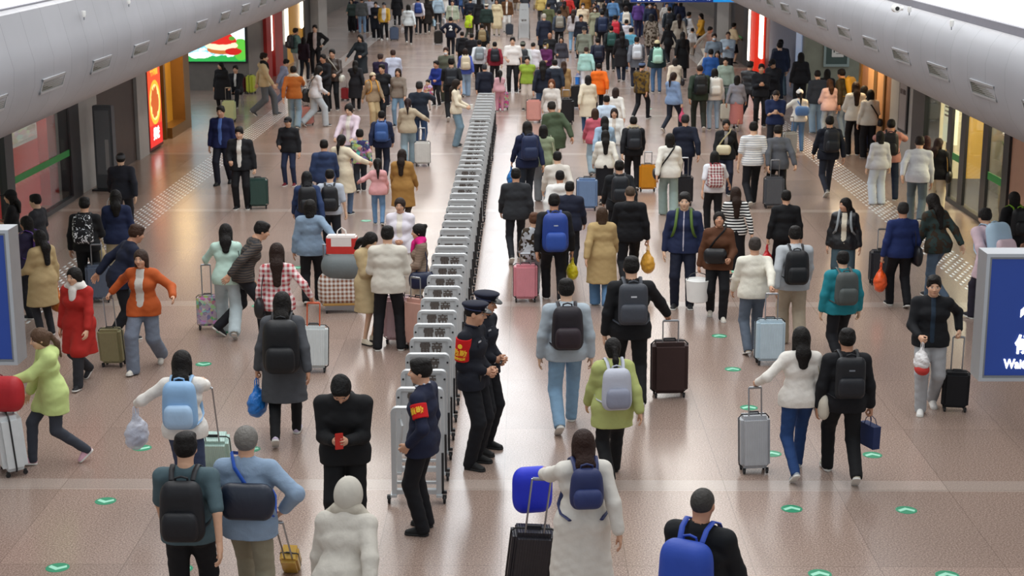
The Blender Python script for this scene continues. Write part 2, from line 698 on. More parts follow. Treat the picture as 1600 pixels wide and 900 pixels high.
def skeleton(H, fem, pose, la, ra, lean, yaw_head, pitch_head, child, sit=False):
    s = H / 1.70
    sk = {'s': s, 'fem': fem}
    hs = s * (1.0 if not child else 1.28 + (1.2 - H) * 0.25)
    sk['hs'] = hs
    sw = (0.162 if fem else 0.186) * s * (0.93 if child else 1)
    hipz = 0.925 * s
    drop = 0.0
    hw = 0.088 * s
    az = 0.085 * s
    l1, l2 = 0.435 * s, 0.425 * s
    fp, fl = {}, {}
    if pose == 'sit':
        drop = hipz - 0.52 * s
        for sd in (-1, 1):
            fl[sd] = (V3(sd * hw * 1.2, 0.46 * s, az), 0.0)
    elif pose == 'crouch':
        drop = hipz - 0.34 * s
        fl[-1] = (V3(-hw, 0.10 * s, az), 0.0)
        fl[1] = (V3(hw, -0.02 * s, az), 0.0)
    elif pose.startswith('walk'):
        f = 1 if pose == 'walk0' else -1
        drop = 0.05 * s
        b = math.radians(38)
        fl[f] = (V3(f * hw, 0.27 * s, az + 0.005), math.radians(-6))
        fl[-f] = (V3(-f * hw, -0.30 * s, 0.17 * s * math.sin(b) + 0.075 * s * math.cos(b)), b)
    elif pose.startswith('step'):
        f = 1 if pose == 'step0' else -1
        drop = 0.022 * s
        b = math.radians(20)
        fl[f] = (V3(f * hw, 0.15 * s, az), 0.0)
        fl[-f] = (V3(-f * hw, -0.17 * s, 0.17 * s * math.sin(b) + 0.075 * s * math.cos(b)), b)
    else:
        drop = 0.008 * s
        sp = 1.25 if pose == 'stand' else 1.8
        fl[1] = (V3(hw * sp, 0.015 * s, az), 0.0)
        fl[-1] = (V3(-hw * sp, -0.015 * s, az), 0.0)
    hz = hipz - drop
    pel = V3(0, 0, hz)
    sk['pel'] = pel
    Ru = rotx(-lean)
    sk['Ru'] = Ru

    def U(x, y, z):  # upper body point given in the upright figure, leant about the pelvis
        return pel + Ru @ V3(x, y, z - hipz)

    sk['U'] = lambda x, y, z: U(x * s, y * s, z * s)
    for sd in (-1, 1):
        an, pit = fl[sd]
        hip = pel + V3(sd * hw, 0, 0)
        kn, an = ik(hip, an, l1, l2, (sd * 0.12, 1, 0))
        sk[('hip', sd)], sk[('kn', sd)], sk[('an', sd)], sk[('pit', sd)] = hip, kn, an, pit
    for sd, mode in ((-1, la), (1, ra)):
        sh = U(sd * sw, -0.01 * s, 1.376 * s)
        if isinstance(mode, str):
            tx, ty, tz, cu = ARMS[mode]
            t = U(sd * tx * s, ty * s, tz * s)
            if mode in ('down', 'carry', 'pull', 'fwd', 'back'):
                t = V3(t[0], t[1], t[2])
            hint = (sd * 0.55, -1, -0.25)
            if mode in ('hip', 'up'):
                hint = (sd * 1.0, -0.5, -0.1)
        else:
            t, cu = np.asarray(mode[0], float), mode[1]
            hint = (sd * 0.5, -1, -0.2)
        el, wr = ik(sh, t, 0.29 * s, 0.255 * s, hint)
        sk[('sh', sd)], sk[('el', sd)], sk[('wr', sd)], sk[('cu', sd)] = sh, el, wr, cu
    sk['neck'] = U(0, -0.015 * s, 1.445 * s)
    Rh = Ru @ rotz(yaw_head) @ rotx(-pitch_head)
    if lean > 0.25:
        Rh = rotx(-lean * 0.5) @ rotz(yaw_head) @ rotx(-pitch_head)
    sk['Rh'] = Rh
    top = 1.585 * s - 0.115 * (hs - s)
    hc0 = U(0, 0.012 * s, 1.49 * s)
    sk['hc'] = hc0 + Rh @ V3(0, 0.012 * s, 0.095 * hs)
    return sk


def torso_prims(sk, g, fem):
    s, U, Ru = sk['s'], sk['U'], sk['Ru']
    S = (1, 0.66, 0.45)
    w = (0.156, 0.120, 0.136, 0.105) if fem else (0.154, 0.142, 0.160, 0.128)
    q = [x * s + g for x in w]
    P = [cone(U(0, 0, 0.93), U(0, 0.0, 1.07), q[0], q[1], S, Ru),
         cone(U(0, 0, 1.07), U(0, 0.005, 1.25), q[1], q[2], S, Ru),
         cone(U(0, 0.005, 1.25), U(0, -0.008, 1.345), q[2], q[3], S, Ru)]
    if fem:
        P += [ell(U(sd * 0.066, 0.070, 1.235), V3(0.060, 0.050, 0.060) * s + g * 0.6) for sd in (-1, 1)]
    for sd in (-1, 1):
        sh = sk[('sh', sd)]
        P.append(cone(U(0, -0.012, 1.38), sh, 0.052 * s + g * 0.7, 0.046 * s + g * 0.7))
        P.append(cone(U(sd * 0.02, -0.018, 1.428), U(sd * 0.12, -0.012, 1.385), 0.042 * s + g * 0.5, 0.036 * s + g * 0.5))
    return P


def arm_prims(sk, sd, g, frac=1.0, wide=0.0):
    s = sk['s']
    a, e, w = sk[('sh', sd)], sk[('el', sd)], sk[('wr', sd)]
    f = 0.88 if sk['fem'] else 1.0
    P = [cone(a, e, 0.048 * s * f + g, 0.039 * s * f + g)]
    if frac > 0.5:
        t = min(1.0, (frac - 0.5) * 2)
        if g > 0:
            t *= 1 - (0.022 + g * 0.7) / np.linalg.norm(w - e)
        P.append(cone(e, e + (w - e) * t, 0.041 * s * f + g, (0.041 - 0.013 * t) * s * f + g + wide))
    else:
        P[0] = cone(a, a + (e - a) * frac * 2, 0.052 * s * f + g, 0.046 * s * f + g + wide)
    return P


def hand_prims(sk, sd, rmin=0.0):
    s = sk['s'] * (0.9 if sk['fem'] else 1.0)
    w = sk[('wr', sd)]
    u = unit(w - sk[('el', sd)])
    t = V3(0, 1, 0) if abs(u[1]) < 0.72 else V3(0, 0, 1)
    t = unit(t - u * (t @ u))
    n = np.cross(u, t) * (-1 if sd == 1 else 1)
    c = sk[('cu', sd)]
    R = lambda r: max(r * s, rmin)
    P, K = [], []
    for i, L in enumerate((0.070, 0.078, 0.072, 0.056)):
        o = (1.5 - i) * 0.0205 * s
        b0 = w + u * 0.008 * s + t * o * 0.55
        b1 = w + u * (0.088 - 0.006 * abs(i - 1)) * s + t * o * 1.08
        P.append(cone(b0, b1, R(0.0135), R(0.0115)))
        K.append(0.012)
        p, ang = b1, 0.0
        for j, fr in enumerate((0.44, 0.31, 0.25)):
            ang += c * (0.75 if j == 0 else 1.0) * (1 + 0.07 * i)
            d = u * math.cos(ang) + n * math.sin(ang)
            p2 = p + d * L * fr * s + t * (o * 0.06)
            P.append(cone(p, p2, R(0.0098 - 0.0008 * j), R(0.0090 - 0.0008 * j)))
            K.append(0.0025)
            p = p2
    P.append(cone(w - u * 0.03 * s, w + u * 0.03 * s, R(0.026), R(0.022)))
    K.append(0.02)
    b = w + u * 0.026 * s + t * 0.028 * s + n * 0.008 * s
    m = b + unit(u * 0.75 + t * 0.55 + n * 0.35) * 0.042 * s
    e = m + unit(u * 1.0 + t * 0.10 + n * (0.25 + 0.5 * c)) * 0.034 * s
    P += [cone(b, m, R(0.0155), R(0.012)), cone(m, e, R(0.0112), R(0.0092))]
    K += [0.012, 0.004]
    return P, K


def head_prims(sk):
    hs, Rh, hc = sk['hs'], sk['Rh'], sk['hc']
    q = 0.95 if sk['fem'] else 1.0

    def L(x, y, z):
        return hc + Rh @ (V3(x, y, z) * hs)

    def E(c, r):
        return ell(L(*c), V3(*r) * hs, Rh)

    P = [E((0, -0.012, 0.026), (0.076, 0.094, 0.088)), E((0, 0.020, -0.034), (0.061 * q, 0.068, 0.080)),
         E((0, 0.052, -0.094), (0.026, 0.024, 0.020)),
         E((0.036, 0.060, -0.028), (0.026, 0.024, 0.028)), E((-0.036, 0.060, -0.028), (0.026, 0.024, 0.028)),
         cone(L(-0.034, 0.076, 0.022), L(0.034, 0.076, 0.022), 0.0125 * hs), E((0, 0.079, -0.066), (0.022, 0.0115, 0.0095)),
         cone(L(0, 0.088, 0.008), L(0, 0.106, -0.030), 0.0075 * hs, 0.0125 * hs),
         cone(L(-0.011, 0.094, -0.036), L(0.011, 0.094, -0.036), 0.0085 * hs),
         E((0.077, -0.006, -0.006), (0.010, 0.020, 0.032)), E((-0.077, -0.006, -0.006), (0.010, 0.020, 0.032)),
         cone(L(0, -0.024, -0.05), sk['neck'] + V3(0, 0, -0.03), (0.050 if sk['fem'] else 0.058) * hs, (0.054 if sk['fem'] else 0.064) * hs)]
    K = [0.03, 0.04, 0.02, 0.02, 0.02, 0.015, 0.008, 0.008, 0.006, 0.006, 0.006, 0.025]
    return P, K


def body_mesh(sk, h, cover):
    """skin: one surface; what the clothes cover is kept a little thinner than they are"""
    s, fem = sk['s'], sk['fem']
    gt = -0.012
    P = torso_prims(sk, gt, fem)
    K = [0.05] * len(P)
    for sd in (-1, 1):
        gl = -0.006 if cover.get('legs', True) else 0.0
        hip, kn, an = sk[('hip', sd)], sk[('kn', sd)], sk[('an', sd)]
        P += [cone(hip + V3(0, 0, 0.02), kn, 0.082 * s + gl, 0.054 * s + gl), cone(kn, an, 0.053 * s + gl, 0.036 * s + gl),
              cone(an, an + rotx(-sk[('pit', sd)]) @ V3(0, 0.06 * s, -0.05 * s), 0.030 * s, 0.020 * s)]
        K += [0.04, 0.03, 0.02]
        if not cover.get('legs', True):
            b = kn * 0.75 + an * 0.25 - np.cross(unit(an - kn), V3(-1, 0, 0)) * 0.016 * s
            P.append(cone(b, kn * 0.45 + an * 0.55, 0.050 * s, 0.040 * s))
            K.append(0.03)
        A = arm_prims(sk, sd, -0.004)
        P += A
        K += [0.03, 0.02]
    HP, HK = head_prims(sk)
    if h <= 0.0075:
        P += HP
        K += HK
        for sd in (-1, 1):
            a, b = hand_prims(sk, sd, 0.9 * h)
            P += a
            K += b
        V, F = nets_of(P, h, kk=K)
    else:
        P.append(cone(sk['neck'] - V3(0, 0, 0.03), sk['neck'] + V3(0, 0, 0.03), 0.058 * s))
        K.append(0.03)
        V, F = nets_of(P, h * 1.7 if cover.get('legs', True) else h, kk=K)
        parts = [(V, F)]
        parts.append(nets_of(HP, min(h, 0.013), kk=HK))
        hh = 0.0085 if h < 0.016 else 0.013
        for sd in (-1, 1):
            a, b = hand_prims(sk, sd, 0.85 * hh)
            parts.append(nets_of(a, hh, kk=b))
        n, Vs, Fs = 0, [], []
        for v, f in parts:
            Vs.append(v)
            Fs.append(f + n)
            n += len(v)
        V, F = np.concatenate(Vs), np.concatenate(Fs)
    me = mesh_from('body', V, F, 'skin')
    at = me.attributes.new('hp', 'FLOAT_VECTOR', 'POINT')
    hp = ((V - sk['hc']) @ sk['Rh']) / sk['hs']
    hp[np.abs(hp).max(1) > 0.16] = 9.0
    at.data.foreach_set('vector', hp.astype(np.float32).ravel())
    return me


def hair_mesh(sk, style, h, g=0.02):
    hs, Rh, hc = sk['hs'], sk['Rh'], sk['hc']

    def L(x, y, z):
        return hc + Rh @ (V3(x, y, z) * hs)

    def E(c, r):
        return ell(L(*c), V3(*r) * hs, Rh)

    vol = 0.014 if style in ('short', 'crop') else 0.017
    if style == 'crop':
        vol = 0.005
    P = [E((0, -0.012, 0.028), (0.076 + vol, 0.094 + vol, 0.088 + vol))]
    K = [0.02]
    cuts, halves = [], []
    if style in ('short', 'crop', 'thin'):
        cuts = [E((0, 0.125, -0.030), (0.078, 0.077, 0.099))]
        n = Rh @ unit(V3(0, 0.62, -1))
        halves = [(n, n @ hc + 0.026 * hs)]
        if style == 'thin':
            cuts.append(E((0, 0.06, 0.105), (0.05, 0.06, 0.035)))
        if style == 'short':
            P.append(E((0.012, 0.050, 0.090), (0.062, 0.046, 0.030)))
            P.append(E((0, -0.03, 0.10), (0.07, 0.07, 0.034)))
            K.append(0.03)
            K.append(0.03)
    else:
        cuts = [E((0, 0.130, -0.045), (0.066, 0.078, 0.118)), E((0, 0.09, -0.17), (0.062, 0.12, 0.11))]
        P.append(E((0, -0.045, -0.045), (0.072, 0.062, 0.075)))
        K.append(0.03)
        if style in ('bob', 'long', 'vlong'):
            drop = {'bob': 0.14, 'long': 0.26, 'vlong': 0.38}[style]
            yb = -(0.128 + 0.75 * g)
            P.append(cone(L(0, -0.055, -0.02), L(0, -0.09 if drop < 0.2 else yb, -0.14), 0.070 * hs, 0.062 * hs, (1.15, 0.62, 1), Rh))
            K.append(0.03)
            if drop > 0.2:
                P.append(cone(L(0, yb, -0.14), L(0, yb - 0.012, -drop), 0.062 * hs, 0.045 * hs, (1.15, 0.5, 1), Rh))
                K.append(0.03)
            for sd in (-1, 1):
                P.append(cone(L(sd * 0.066, -0.022, 0.0), L(sd * 0.078, -0.03, -min(drop, 0.2)), 0.030 * hs, 0.024 * hs))
                K.append(0.025)
        elif style == 'pony':
            P += [E((0, -0.118, 0.02), (0.03, 0.03, 0.03)), cone(L(0, -0.125, 0.02), L(0, -0.165 - 0.4 * g, -0.10), 0.026 * hs, 0.034 * hs),
                  cone(L(0, -0.165 - 0.4 * g, -0.10), L(0, -0.165 - 0.7 * g, -0.27), 0.034 * hs, 0.014 * hs)]
            K += [0.015, 0.02, 0.02]
        elif style == 'bun':
            P.append(E((0, -0.10, 0.085), (0.042, 0.042, 0.040)))
            K.append(0.012)
    V, F = nets_of(P, h, kk=K, cuts=cuts, halves=halves)
    return mesh_from('hair', V, F, 'hair')


def cap_mesh(sk, h, style='cap'):
    """brimmed cap, knitted hat or hood, moulded to the head"""
    hs, Rh, hc = sk['hs'], sk['Rh'], sk['hc']

    def L(x, y, z):
        return hc + Rh @ (V3(x, y, z) * hs)

    P = [ell(L(0, -0.012, 0.036), V3(0.098, 0.116, 0.104) * hs, Rh)]
    K = [0.0]
    n = Rh @ V3(0, 0.15, -1)
    c = n @ L(0, 0, 0.035)
    if style == 'hood':
        cuts = [ell(L(0, 0.12, -0.03), V3(0.072, 0.10, 0.115) * hs, Rh)]
        P = [ell(L(0, -0.025, 0.0), V3(0.108, 0.125, 0.140) * hs, Rh)]
        V, F = nets_of(P, h, k=0, cuts=cuts)
        return mesh_from('hood', V, F, 'cloth')
    f = Field(P + [ell(L(0, 0.13, 0.04), V3(0.09, 0.09, 0.02) * hs, Rh)], h)
    f.add(P[0], 0)
    f.half(n, c)
    if style == 'cap':
        f.add(ell(L(0, 0.115, 0.040), V3(0.078, 0.085, max(0.009, 0.8 * h / hs)) * hs, Rh @ rotx(-0.18)), 0.004)
    V, F = f.nets()
    return mesh_from('cap', V, F, 'cloth')


TOPS = {  # grow, hem height in a 1.70 m figure, sleeve share, widening at the hem, collar
    'tee': (0.014, 0.86, 0.42, 0.0, 0), 'shirt': (0.018, 0.84, 1.0, 0.005, 1), 'sweater': (0.024, 0.85, 1.0, 0.0, 0),
    'hoodie': (0.028, 0.83, 1.0, 0.0, 2), 'jacket': (0.032, 0.82, 1.0, 0.006, 1), 'puffer': (0.048, 0.81, 1.0, 0.0, 1),
    'parka': (0.042, 0.70, 1.0, 0.02, 2), 'coat': (0.034, 0.52, 1.0, 0.05, 1), 'long_coat': (0.036, 0.34, 1.0, 0.08, 1),
    'crop': (0.022, 0.97, 1.0, 0.0, 0), 'vest': (0.026, 0.84, 0.1, 0.0, 0), 'dress': (0.020, 0.42, 1.0, 0.09, 0), 'overcoat': (0.036, 0.44, 1.0, 0.055, 1),
    'suit': (0.022, 0.80, 1.0, 0.01, 1),
}


def crease(f, amp, s):
    """folds of cloth: slanting ripples a few millimetres deep"""
    x, y, z = f.ax[0][:, None, None], f.ax[1][None, :, None], f.ax[2][None, None, :]
    a = np.sin(52 * z + 25 * x + 9 * y + 1.3) * np.sin(15 * x - 13 * y + 7 * z)
    b = np.sin(83 * z - 33 * x + 20 * y) * np.sin(23 * y + 6 * z + 15 * x + 0.7)
    f.D += (amp * (a + 0.6 * b)).astype(np.float32)


def top_mesh(sk, kind, h, mat, fem):
    g, hem, sl, flare, col = TOPS[kind]
    s, U, Ru = sk['s'], sk['U'], sk['Ru']
    g = max(g, 0.6 * h + 0.012) * (0.6 + 0.4 * s)
    P = torso_prims(sk, g, fem)
    K = [0.05] * len(P)
    S = (1, 0.70, 0.5)
    hipz = 0.925
    if hem < 0.93:
        lo = V3(0, sk['pel'][1] * 0.5, sk['pel'][2] - (hipz - hem + 0.05) * s)
        q0 = 0.158 * s + g
        P.append(cone(U(0, 0, 0.96), lo, q0, q0 + flare * s + 0.012 * s, S))
        K.append(0.05)
    if 0.75 <= hem < 0.93:
        for sd in (-1, 1):
            hip, kn = sk[('hip', sd)], sk[('kn', sd)]
            P.append(cone(hip, hip + (kn - hip) * 0.35, 0.096 * s + g * 0.9, 0.088 * s + g * 0.9))
            K.append(0.06)
    if hem < 0.75:
        for sd in (-1, 1):
            hip, kn = sk[('hip', sd)], sk[('kn', sd)]
            t = min(1.0, (0.93 - hem) / 0.44)
            P.append(cone(hip, hip + (kn - hip) * t, 0.088 * s + g, 0.07 * s + g + flare * 0.3))
            K.append(0.07)
    if hem < 0.93 and abs((Ru @ V3(0, 0, 1))[1]) > 0.1:
        P.append(cone(sk['pel'] + V3(0, 0, 0.11 * s), sk['pel'] - V3(0, 0, 0.02), 0.136 * s + g, 0.152 * s + g, (1, 0.7, 0.5)))
        K.append(0.03)
    if sl > 0.05:
        for sd in (-1, 1):
            A = arm_prims(sk, sd, max(0.012, g * 0.72), sl)
            P += A
            K += [0.035] + [0.03] * (len(A) - 1)
    if col:
        P.append(cone(U(0, -0.02, 1.425), U(0, -0.012, 1.458), 0.070 * s, 0.064 * s))
        K.append(0.012)
    if col == 2:
        P.append(ell(U(0, -0.10, 1.395), V3(0.098, 0.062, 0.072) * s))
        K.append(0.04)
    halves = []
    hz = sk['pel'][2] - (hipz - hem) * s
    if hem < 0.93:
        halves = [(V3(0, 0, -1), -hz)]
    else:
        n = Ru @ V3(0, 0, -1)
        halves = [(n, n @ U(0, 0, hem))]
    f = Field(P, h)
    for p, k in zip(P, K):
        f.add(p, k)
    # arms may hang below the hem: cut the hem only near the trunk
    n, c = halves[0]
    X = np.abs(f.ax[0])[:, None, None]
    below = (np.float32(n[1]) * f.ax[1][None, :, None] + np.float32(n[2]) * f.ax[2][None, None, :]) - np.float32(c)
    arms = np.full(f.D.shape, 1.0, np.float32)
    if sl > 0.05:
        keep, f.D = f.D, arms
        for sd in (-1, 1):
            for p in arm_prims(sk, sd, max(0.012, g * 0.72), sl):
                f.add(p, 0.02)
        arms, f.D = f.D, keep
    f.D = np.minimum(np.maximum(f.D, below + 0 * X), arms)
    # neck opening
    f.cut(cone(sk['neck'] + V3(0, 0, 0.006), sk['hc'], 0.052 * s, 0.09 * s))
    crease(f, min(0.0014, 0.04 * g + 0.0004), s)
    V, F = f.nets()
    return mesh_from(kind, V, F, mat)


def inner_mesh(sk, kind, h, fem, half=0.055):
    """shirt showing in the opening of a jacket"""
    g, hem, sl, flare, col = TOPS[kind]
    s, U = sk['s'], sk['U']
    g = max(g, 0.6 * h + 0.012) * (0.6 + 0.4 * s) + max(0.006, 0.45 * h)
    P = torso_prims(sk, g, fem)
    P.append(cone(U(0, 0, 0.96), U(0, 0, 0.80), 0.158 * s + g, 0.17 * s + g, (1, .7, .5)))
    f = Field(P, h)
    for p in P:
        f.add(p, 0.05)
    hf = half * s
    f.half(V3(1, 0, 0), hf)
    f.half(V3(-1, 0, 0), hf)
    n = sk['Ru'] @ V3(0, -1, 0)
    f.half(n, n @ U(0, 0.03, 1.2))
    f.half(V3(0, 0, -1), -(U(0, 0, max(hem + 0.004, 0.80))[2]))
    f.half(V3(0, 0, 1), U(0, 0, 1.455)[2])
    V, F = f.nets()
    return mesh_from('shirt_front', V, F, 'cloth')


BOTS = {'slim': (0.010, 0.010), 'trousers': (0.016, 0.022), 'wide': (0.022, 0.045), 'jogger': (0.024, 0.026), 'flare': (0.010, 0.05)}


def bottom_mesh(sk, kind, h, mat):
    s, fem = sk['s'], sk['fem']
    pel = sk['pel']
    if kind in ('skirt', 'long_skirt', 'shorts'):
        zl = {'skirt': 0.46, 'long_skirt': 0.2, 'shorts': 0.52}[kind] * s
        if kind == 'shorts':
            P = [cone(pel + V3(0, 0, 0.10 * s), pel, 0.14 * s, 0.165 * s, (1, .7, .5))]
            for sd in (-1, 1):
                hip, kn = sk[('hip', sd)], sk[('kn', sd)]
                P.append(cone(hip, hip + (kn - hip) * 0.75, 0.10 * s, 0.10 * s))
        else:
            P = [cone(pel + V3(0, 0, 0.10 * s), pel, 0.14 * s, 0.172 * s, (1, .7, .5)),
                 cone(pel, V3(0, 0, zl), 0.172 * s, 0.22 * s, (1, .75, .4))]
            for sd in (-1, 1):
                hip, kn = sk[('hip', sd)], sk[('kn', sd)]
                P.append(cone(hip, kn, 0.09 * s, 0.08 * s))
        f = Field(P, h)
        for p in P:
            f.add(p, 0.06)
        f.half(V3(0, 0, -1), -zl)
        V, F = f.nets()
        return mesh_from(kind, V, F, mat)
    a, b = BOTS[kind]
    a, b = max(a, 0.55 * h), max(b, 0.55 * h)
    P = [cone(pel + V3(0, 0, 0.11 * s), pel + V3(0, 0, -0.01), 0.135 * s, 0.150 * s + a * 0.5, (1, 0.68, 0.5))]
    K = [0.03]
    for sd in (-1, 1):
        hip, kn, an = sk[('hip', sd)], sk[('kn', sd)], sk[('an', sd)]
        e = an + unit(an - kn) * 0.035 * s
        P += [cone(hip, kn, 0.083 * s + a, 0.058 * s + (a + b) / 2), cone(kn, e, 0.058 * s + (a + b) / 2, 0.042 * s + b)]
        K += [0.045, 0.02]
        P.append(ell(hip + V3(sd * -0.01, -0.055 * s, 0.0), V3(0.075, 0.06, 0.085) * s + a * 0.5))
        K.append(0.04)
    f = Field(P, h)
    for p, k in zip(P, K):
        f.add(p, k)
    for sd in (-1, 1):
        an, kn = sk[('an', sd)], sk[('kn', sd)]
        u = unit(an - kn)
        f.cut(cone(an + u * (0.05 * s + 0.10 * s), an + u * 0.2 * s, 0.10 * s, 0.10 * s))
    crease(f, 0.002, s)
    f.half(V3(0, 0, -1), -0.012)
    V, F = f.nets()
    return mesh_from(kind if kind != 'slim' else 'trousers', V, F, mat)


def make_shoe(style):
    f = Field([ell((0, 0.06, -0.05), (0.06, 0.16, 0.08))], 0.006)
    P = [cone((0, -0.02, -0.055), (0, 0.13, -0.062), 0.040, 0.040, (0.98, 1, 0.72)), cone((0, -0.02, -0.03), (0, -0.01, 0.0), 0.038, 0.040),
         cone((0, 0.02, -0.02), (0, 0.10, -0.052), 0.034, 0.030)]
    f = Field(P, 0.006)
    for p in P:
        f.add(p, 0.02)
    f.half(V3(0, 0, -1), 0.072)
    f.half(V3(0, 0, 1), 0.012)
    V, F = f.nets()
    g = Field([cone((0, -0.02, -0.078), (0, 0.13, -0.078), 0.046, 0.046)], 0.006)
    g.add(cone((0, -0.02, -0.078), (0, 0.13, -0.078), 0.0445, 0.0435), 0)
    g.half(V3(0, 0, 1), -0.062)
    g.half(V3(0, 0, -1), 0.085)
    V2, F2 = g.nets()
    me = mesh_from('shoe', np.concatenate([V, V2]), np.concatenate([F, F2 + len(V)]), 'shoe')
    me.materials.append(M('dark_sole' if style == 'leather' else 'sole'))
    mi = np.concatenate([np.zeros(len(F), np.int32), np.ones(len(F2), np.int32)])
    me.polygons.foreach_set('material_index', mi)
    return me


SHOES = {'sneaker': make_shoe('sneaker'), 'leather': make_shoe('leather')}
SKINS = ['#c99a7e', '#d6a98c', '#be8c70', '#cfa083', '#dcb497']
N_P = [0]
LABELS = {}


def say(o, label):
    o['label'] = label
    LABELS.setdefault(label, []).append(o)


def person_at(pos, H, hd, who, top=('jacket', '#16181d'), bot=('trousers', '#15161a'), hair=('short', '#15110f'), shoes=('sneaker', '#222226'),
              pose=None, la=None, ra=None, lean=0.0, hyaw=0.0, hpit=0.0, fem=False, child=False, hat=None, inner=None, h=None,
              group=None, mask=None, skin=None, scarf=None, cat='person'):
    i = N_P[0]
    N_P[0] += 1
    d = math.hypot(pos[0], pos[1])
    if h is None:
        h = min(max(1.3 * d / FPX, 0.0095), 0.027)
    if pose is None:
        pose = ('walk0', 'walk1')[i % 2]
    if pose == 'w':
        pose = ('walk0', 'walk1')[i % 2]
    walk0 = pose in ('walk0', 'step0')
    walking = pose.startswith('walk') or pose.startswith('step')
    la = la or (('fwd' if walk0 else 'back') if walking else 'down')
    ra = ra or (('back' if walk0 else 'fwd') if walking else 'down')
    root = link('person', None)
    root.location = (pos[0], pos[1], pos[2] if len(pos) > 2 else 0)
    root.rotation_euler = (0, 0, math.radians(hd))
    root['category'] = cat
    if group:
        root['group'] = group
    say(root, 'person ' + who)
    inv = np.linalg.inv(rotz(math.radians(hd)))
    o3 = np.array([pos[0], pos[1], pos[2] if len(pos) > 2 else 0.0])

    def tgt(m):
        if isinstance(m, str):
            return m
        return (inv @ (np.asarray(m[0], float) - o3), m[1])

    sk = skeleton(H, fem, pose, tgt(la), tgt(ra), lean, math.radians(hyaw), math.radians(hpit), child)
    bare = bot[0] in ('skirt', 'shorts') or top[0] == 'dress' and bot[0] == 'none'
    link('body', body_mesh(sk, h, {'legs': not bare}), root, skin or SKINS[(i * 7 + 3) % 5])
    hh = min(h, 0.014)
    if hair and hair[0] != 'none':
        link('hair', hair_mesh(sk, hair[0], hh, max(TOPS[top[0]][0], 0.6 * h + 0.012)), root, hair[1])
    if bot[0] != 'none':
        link({'slim': 'trousers', 'wide': 'trousers', 'jogger': 'trousers', 'flare': 'trousers'}.get(bot[0], bot[0]), bottom_mesh(sk, bot[0], h, bot[2] if len(bot) > 2 else 'cloth'), root, bot[1])
    tn = {'tee': 't_shirt', 'crop': 'cropped_jacket', 'long_coat': 'coat', 'overcoat': 'coat', 'suit': 'jacket'}.get(top[0], top[0])
    link(tn, top_mesh(sk, top[0], h, top[2] if len(top) > 2 else 'cloth', fem), root, top[1])
    if inner:
        link('shirt_front', inner_mesh(sk, top[0], h, fem, inner[1] if len(inner) > 1 else 0.05), root, inner[0])
    s = sk['s']
    for sd in (-1, 1):
        o = link('shoe', SHOES[shoes[0]], root, shoes[1])
        o.location = sk[('an', sd)]
        o.rotation_euler = Euler((-sk[('pit', sd)], 0, math.radians(-7 * sd)), 'XYZ')
        f = s * (0.92 if fem else 1.0)
        o.scale = (f, f, s)
    if hat:
        link({'cap': 'cap', 'hood': 'hood', 'beanie': 'knitted_hat'}[hat[0]], cap_mesh(sk, hh, hat[0]), root, hat[1])
    if mask:
        hs, Rh, hc = sk['hs'], sk['Rh'], sk['hc']
        V, F = nets_of([ell(hc + Rh @ (V3(0, 0.058, -0.055) * hs), V3(0.055, 0.054, 0.046) * hs, Rh)], min(hh, 0.01), 0)
        link('face_mask', mesh_from('face_mask', V, F, 'cloth'), root, mask)
    if scarf:
        U = sk['U']
        P = [cone(U(-0.06, 0.03, 1.46), U(0.06, 0.03, 1.46), 0.055 * s), cone(U(-0.06, -0.04, 1.47), U(0.06, -0.04, 1.47), 0.055 * s),
             cone(U(-0.07, 0, 1.465), U(-0.15, 0.0, 1.41), 0.06 * s, 0.05 * s), cone(U(0.07, 0, 1.465), U(0.15, 0.0, 1.41), 0.06 * s, 0.05 * s),
             cone(U(0.0, 0.10, 1.40), U(0.0, 0.12, 1.30), 0.06 * s, 0.05 * s, (1, .6, 1))]
        V, F = nets_of(P, h, 0.03)
        link('scarf', mesh_from('scarf', V, F, 'knit'), root, scarf)
    sk['root'] = root
    sk['who'] = who
    sk['hd'] = hd
    sk['o3'] = o3
    sk['top'] = top
    return sk


def world_pt(sk, p):
    return sk['o3'] + rotz(math.radians(sk['hd'])) @ np.asarray(p, float)
# ================================================================ the hall
LW, RW = -9.35, 8.75          # wall planes beside the hall


def structure(name, mb, mats, smooth=False, parent=None, **kw):
    o = mb.build(name, mats, parent, smooth=smooth)
    if parent is None:
        o['kind'] = 'structure'
    for k, v in kw.items():
        o[k] = v
    return o


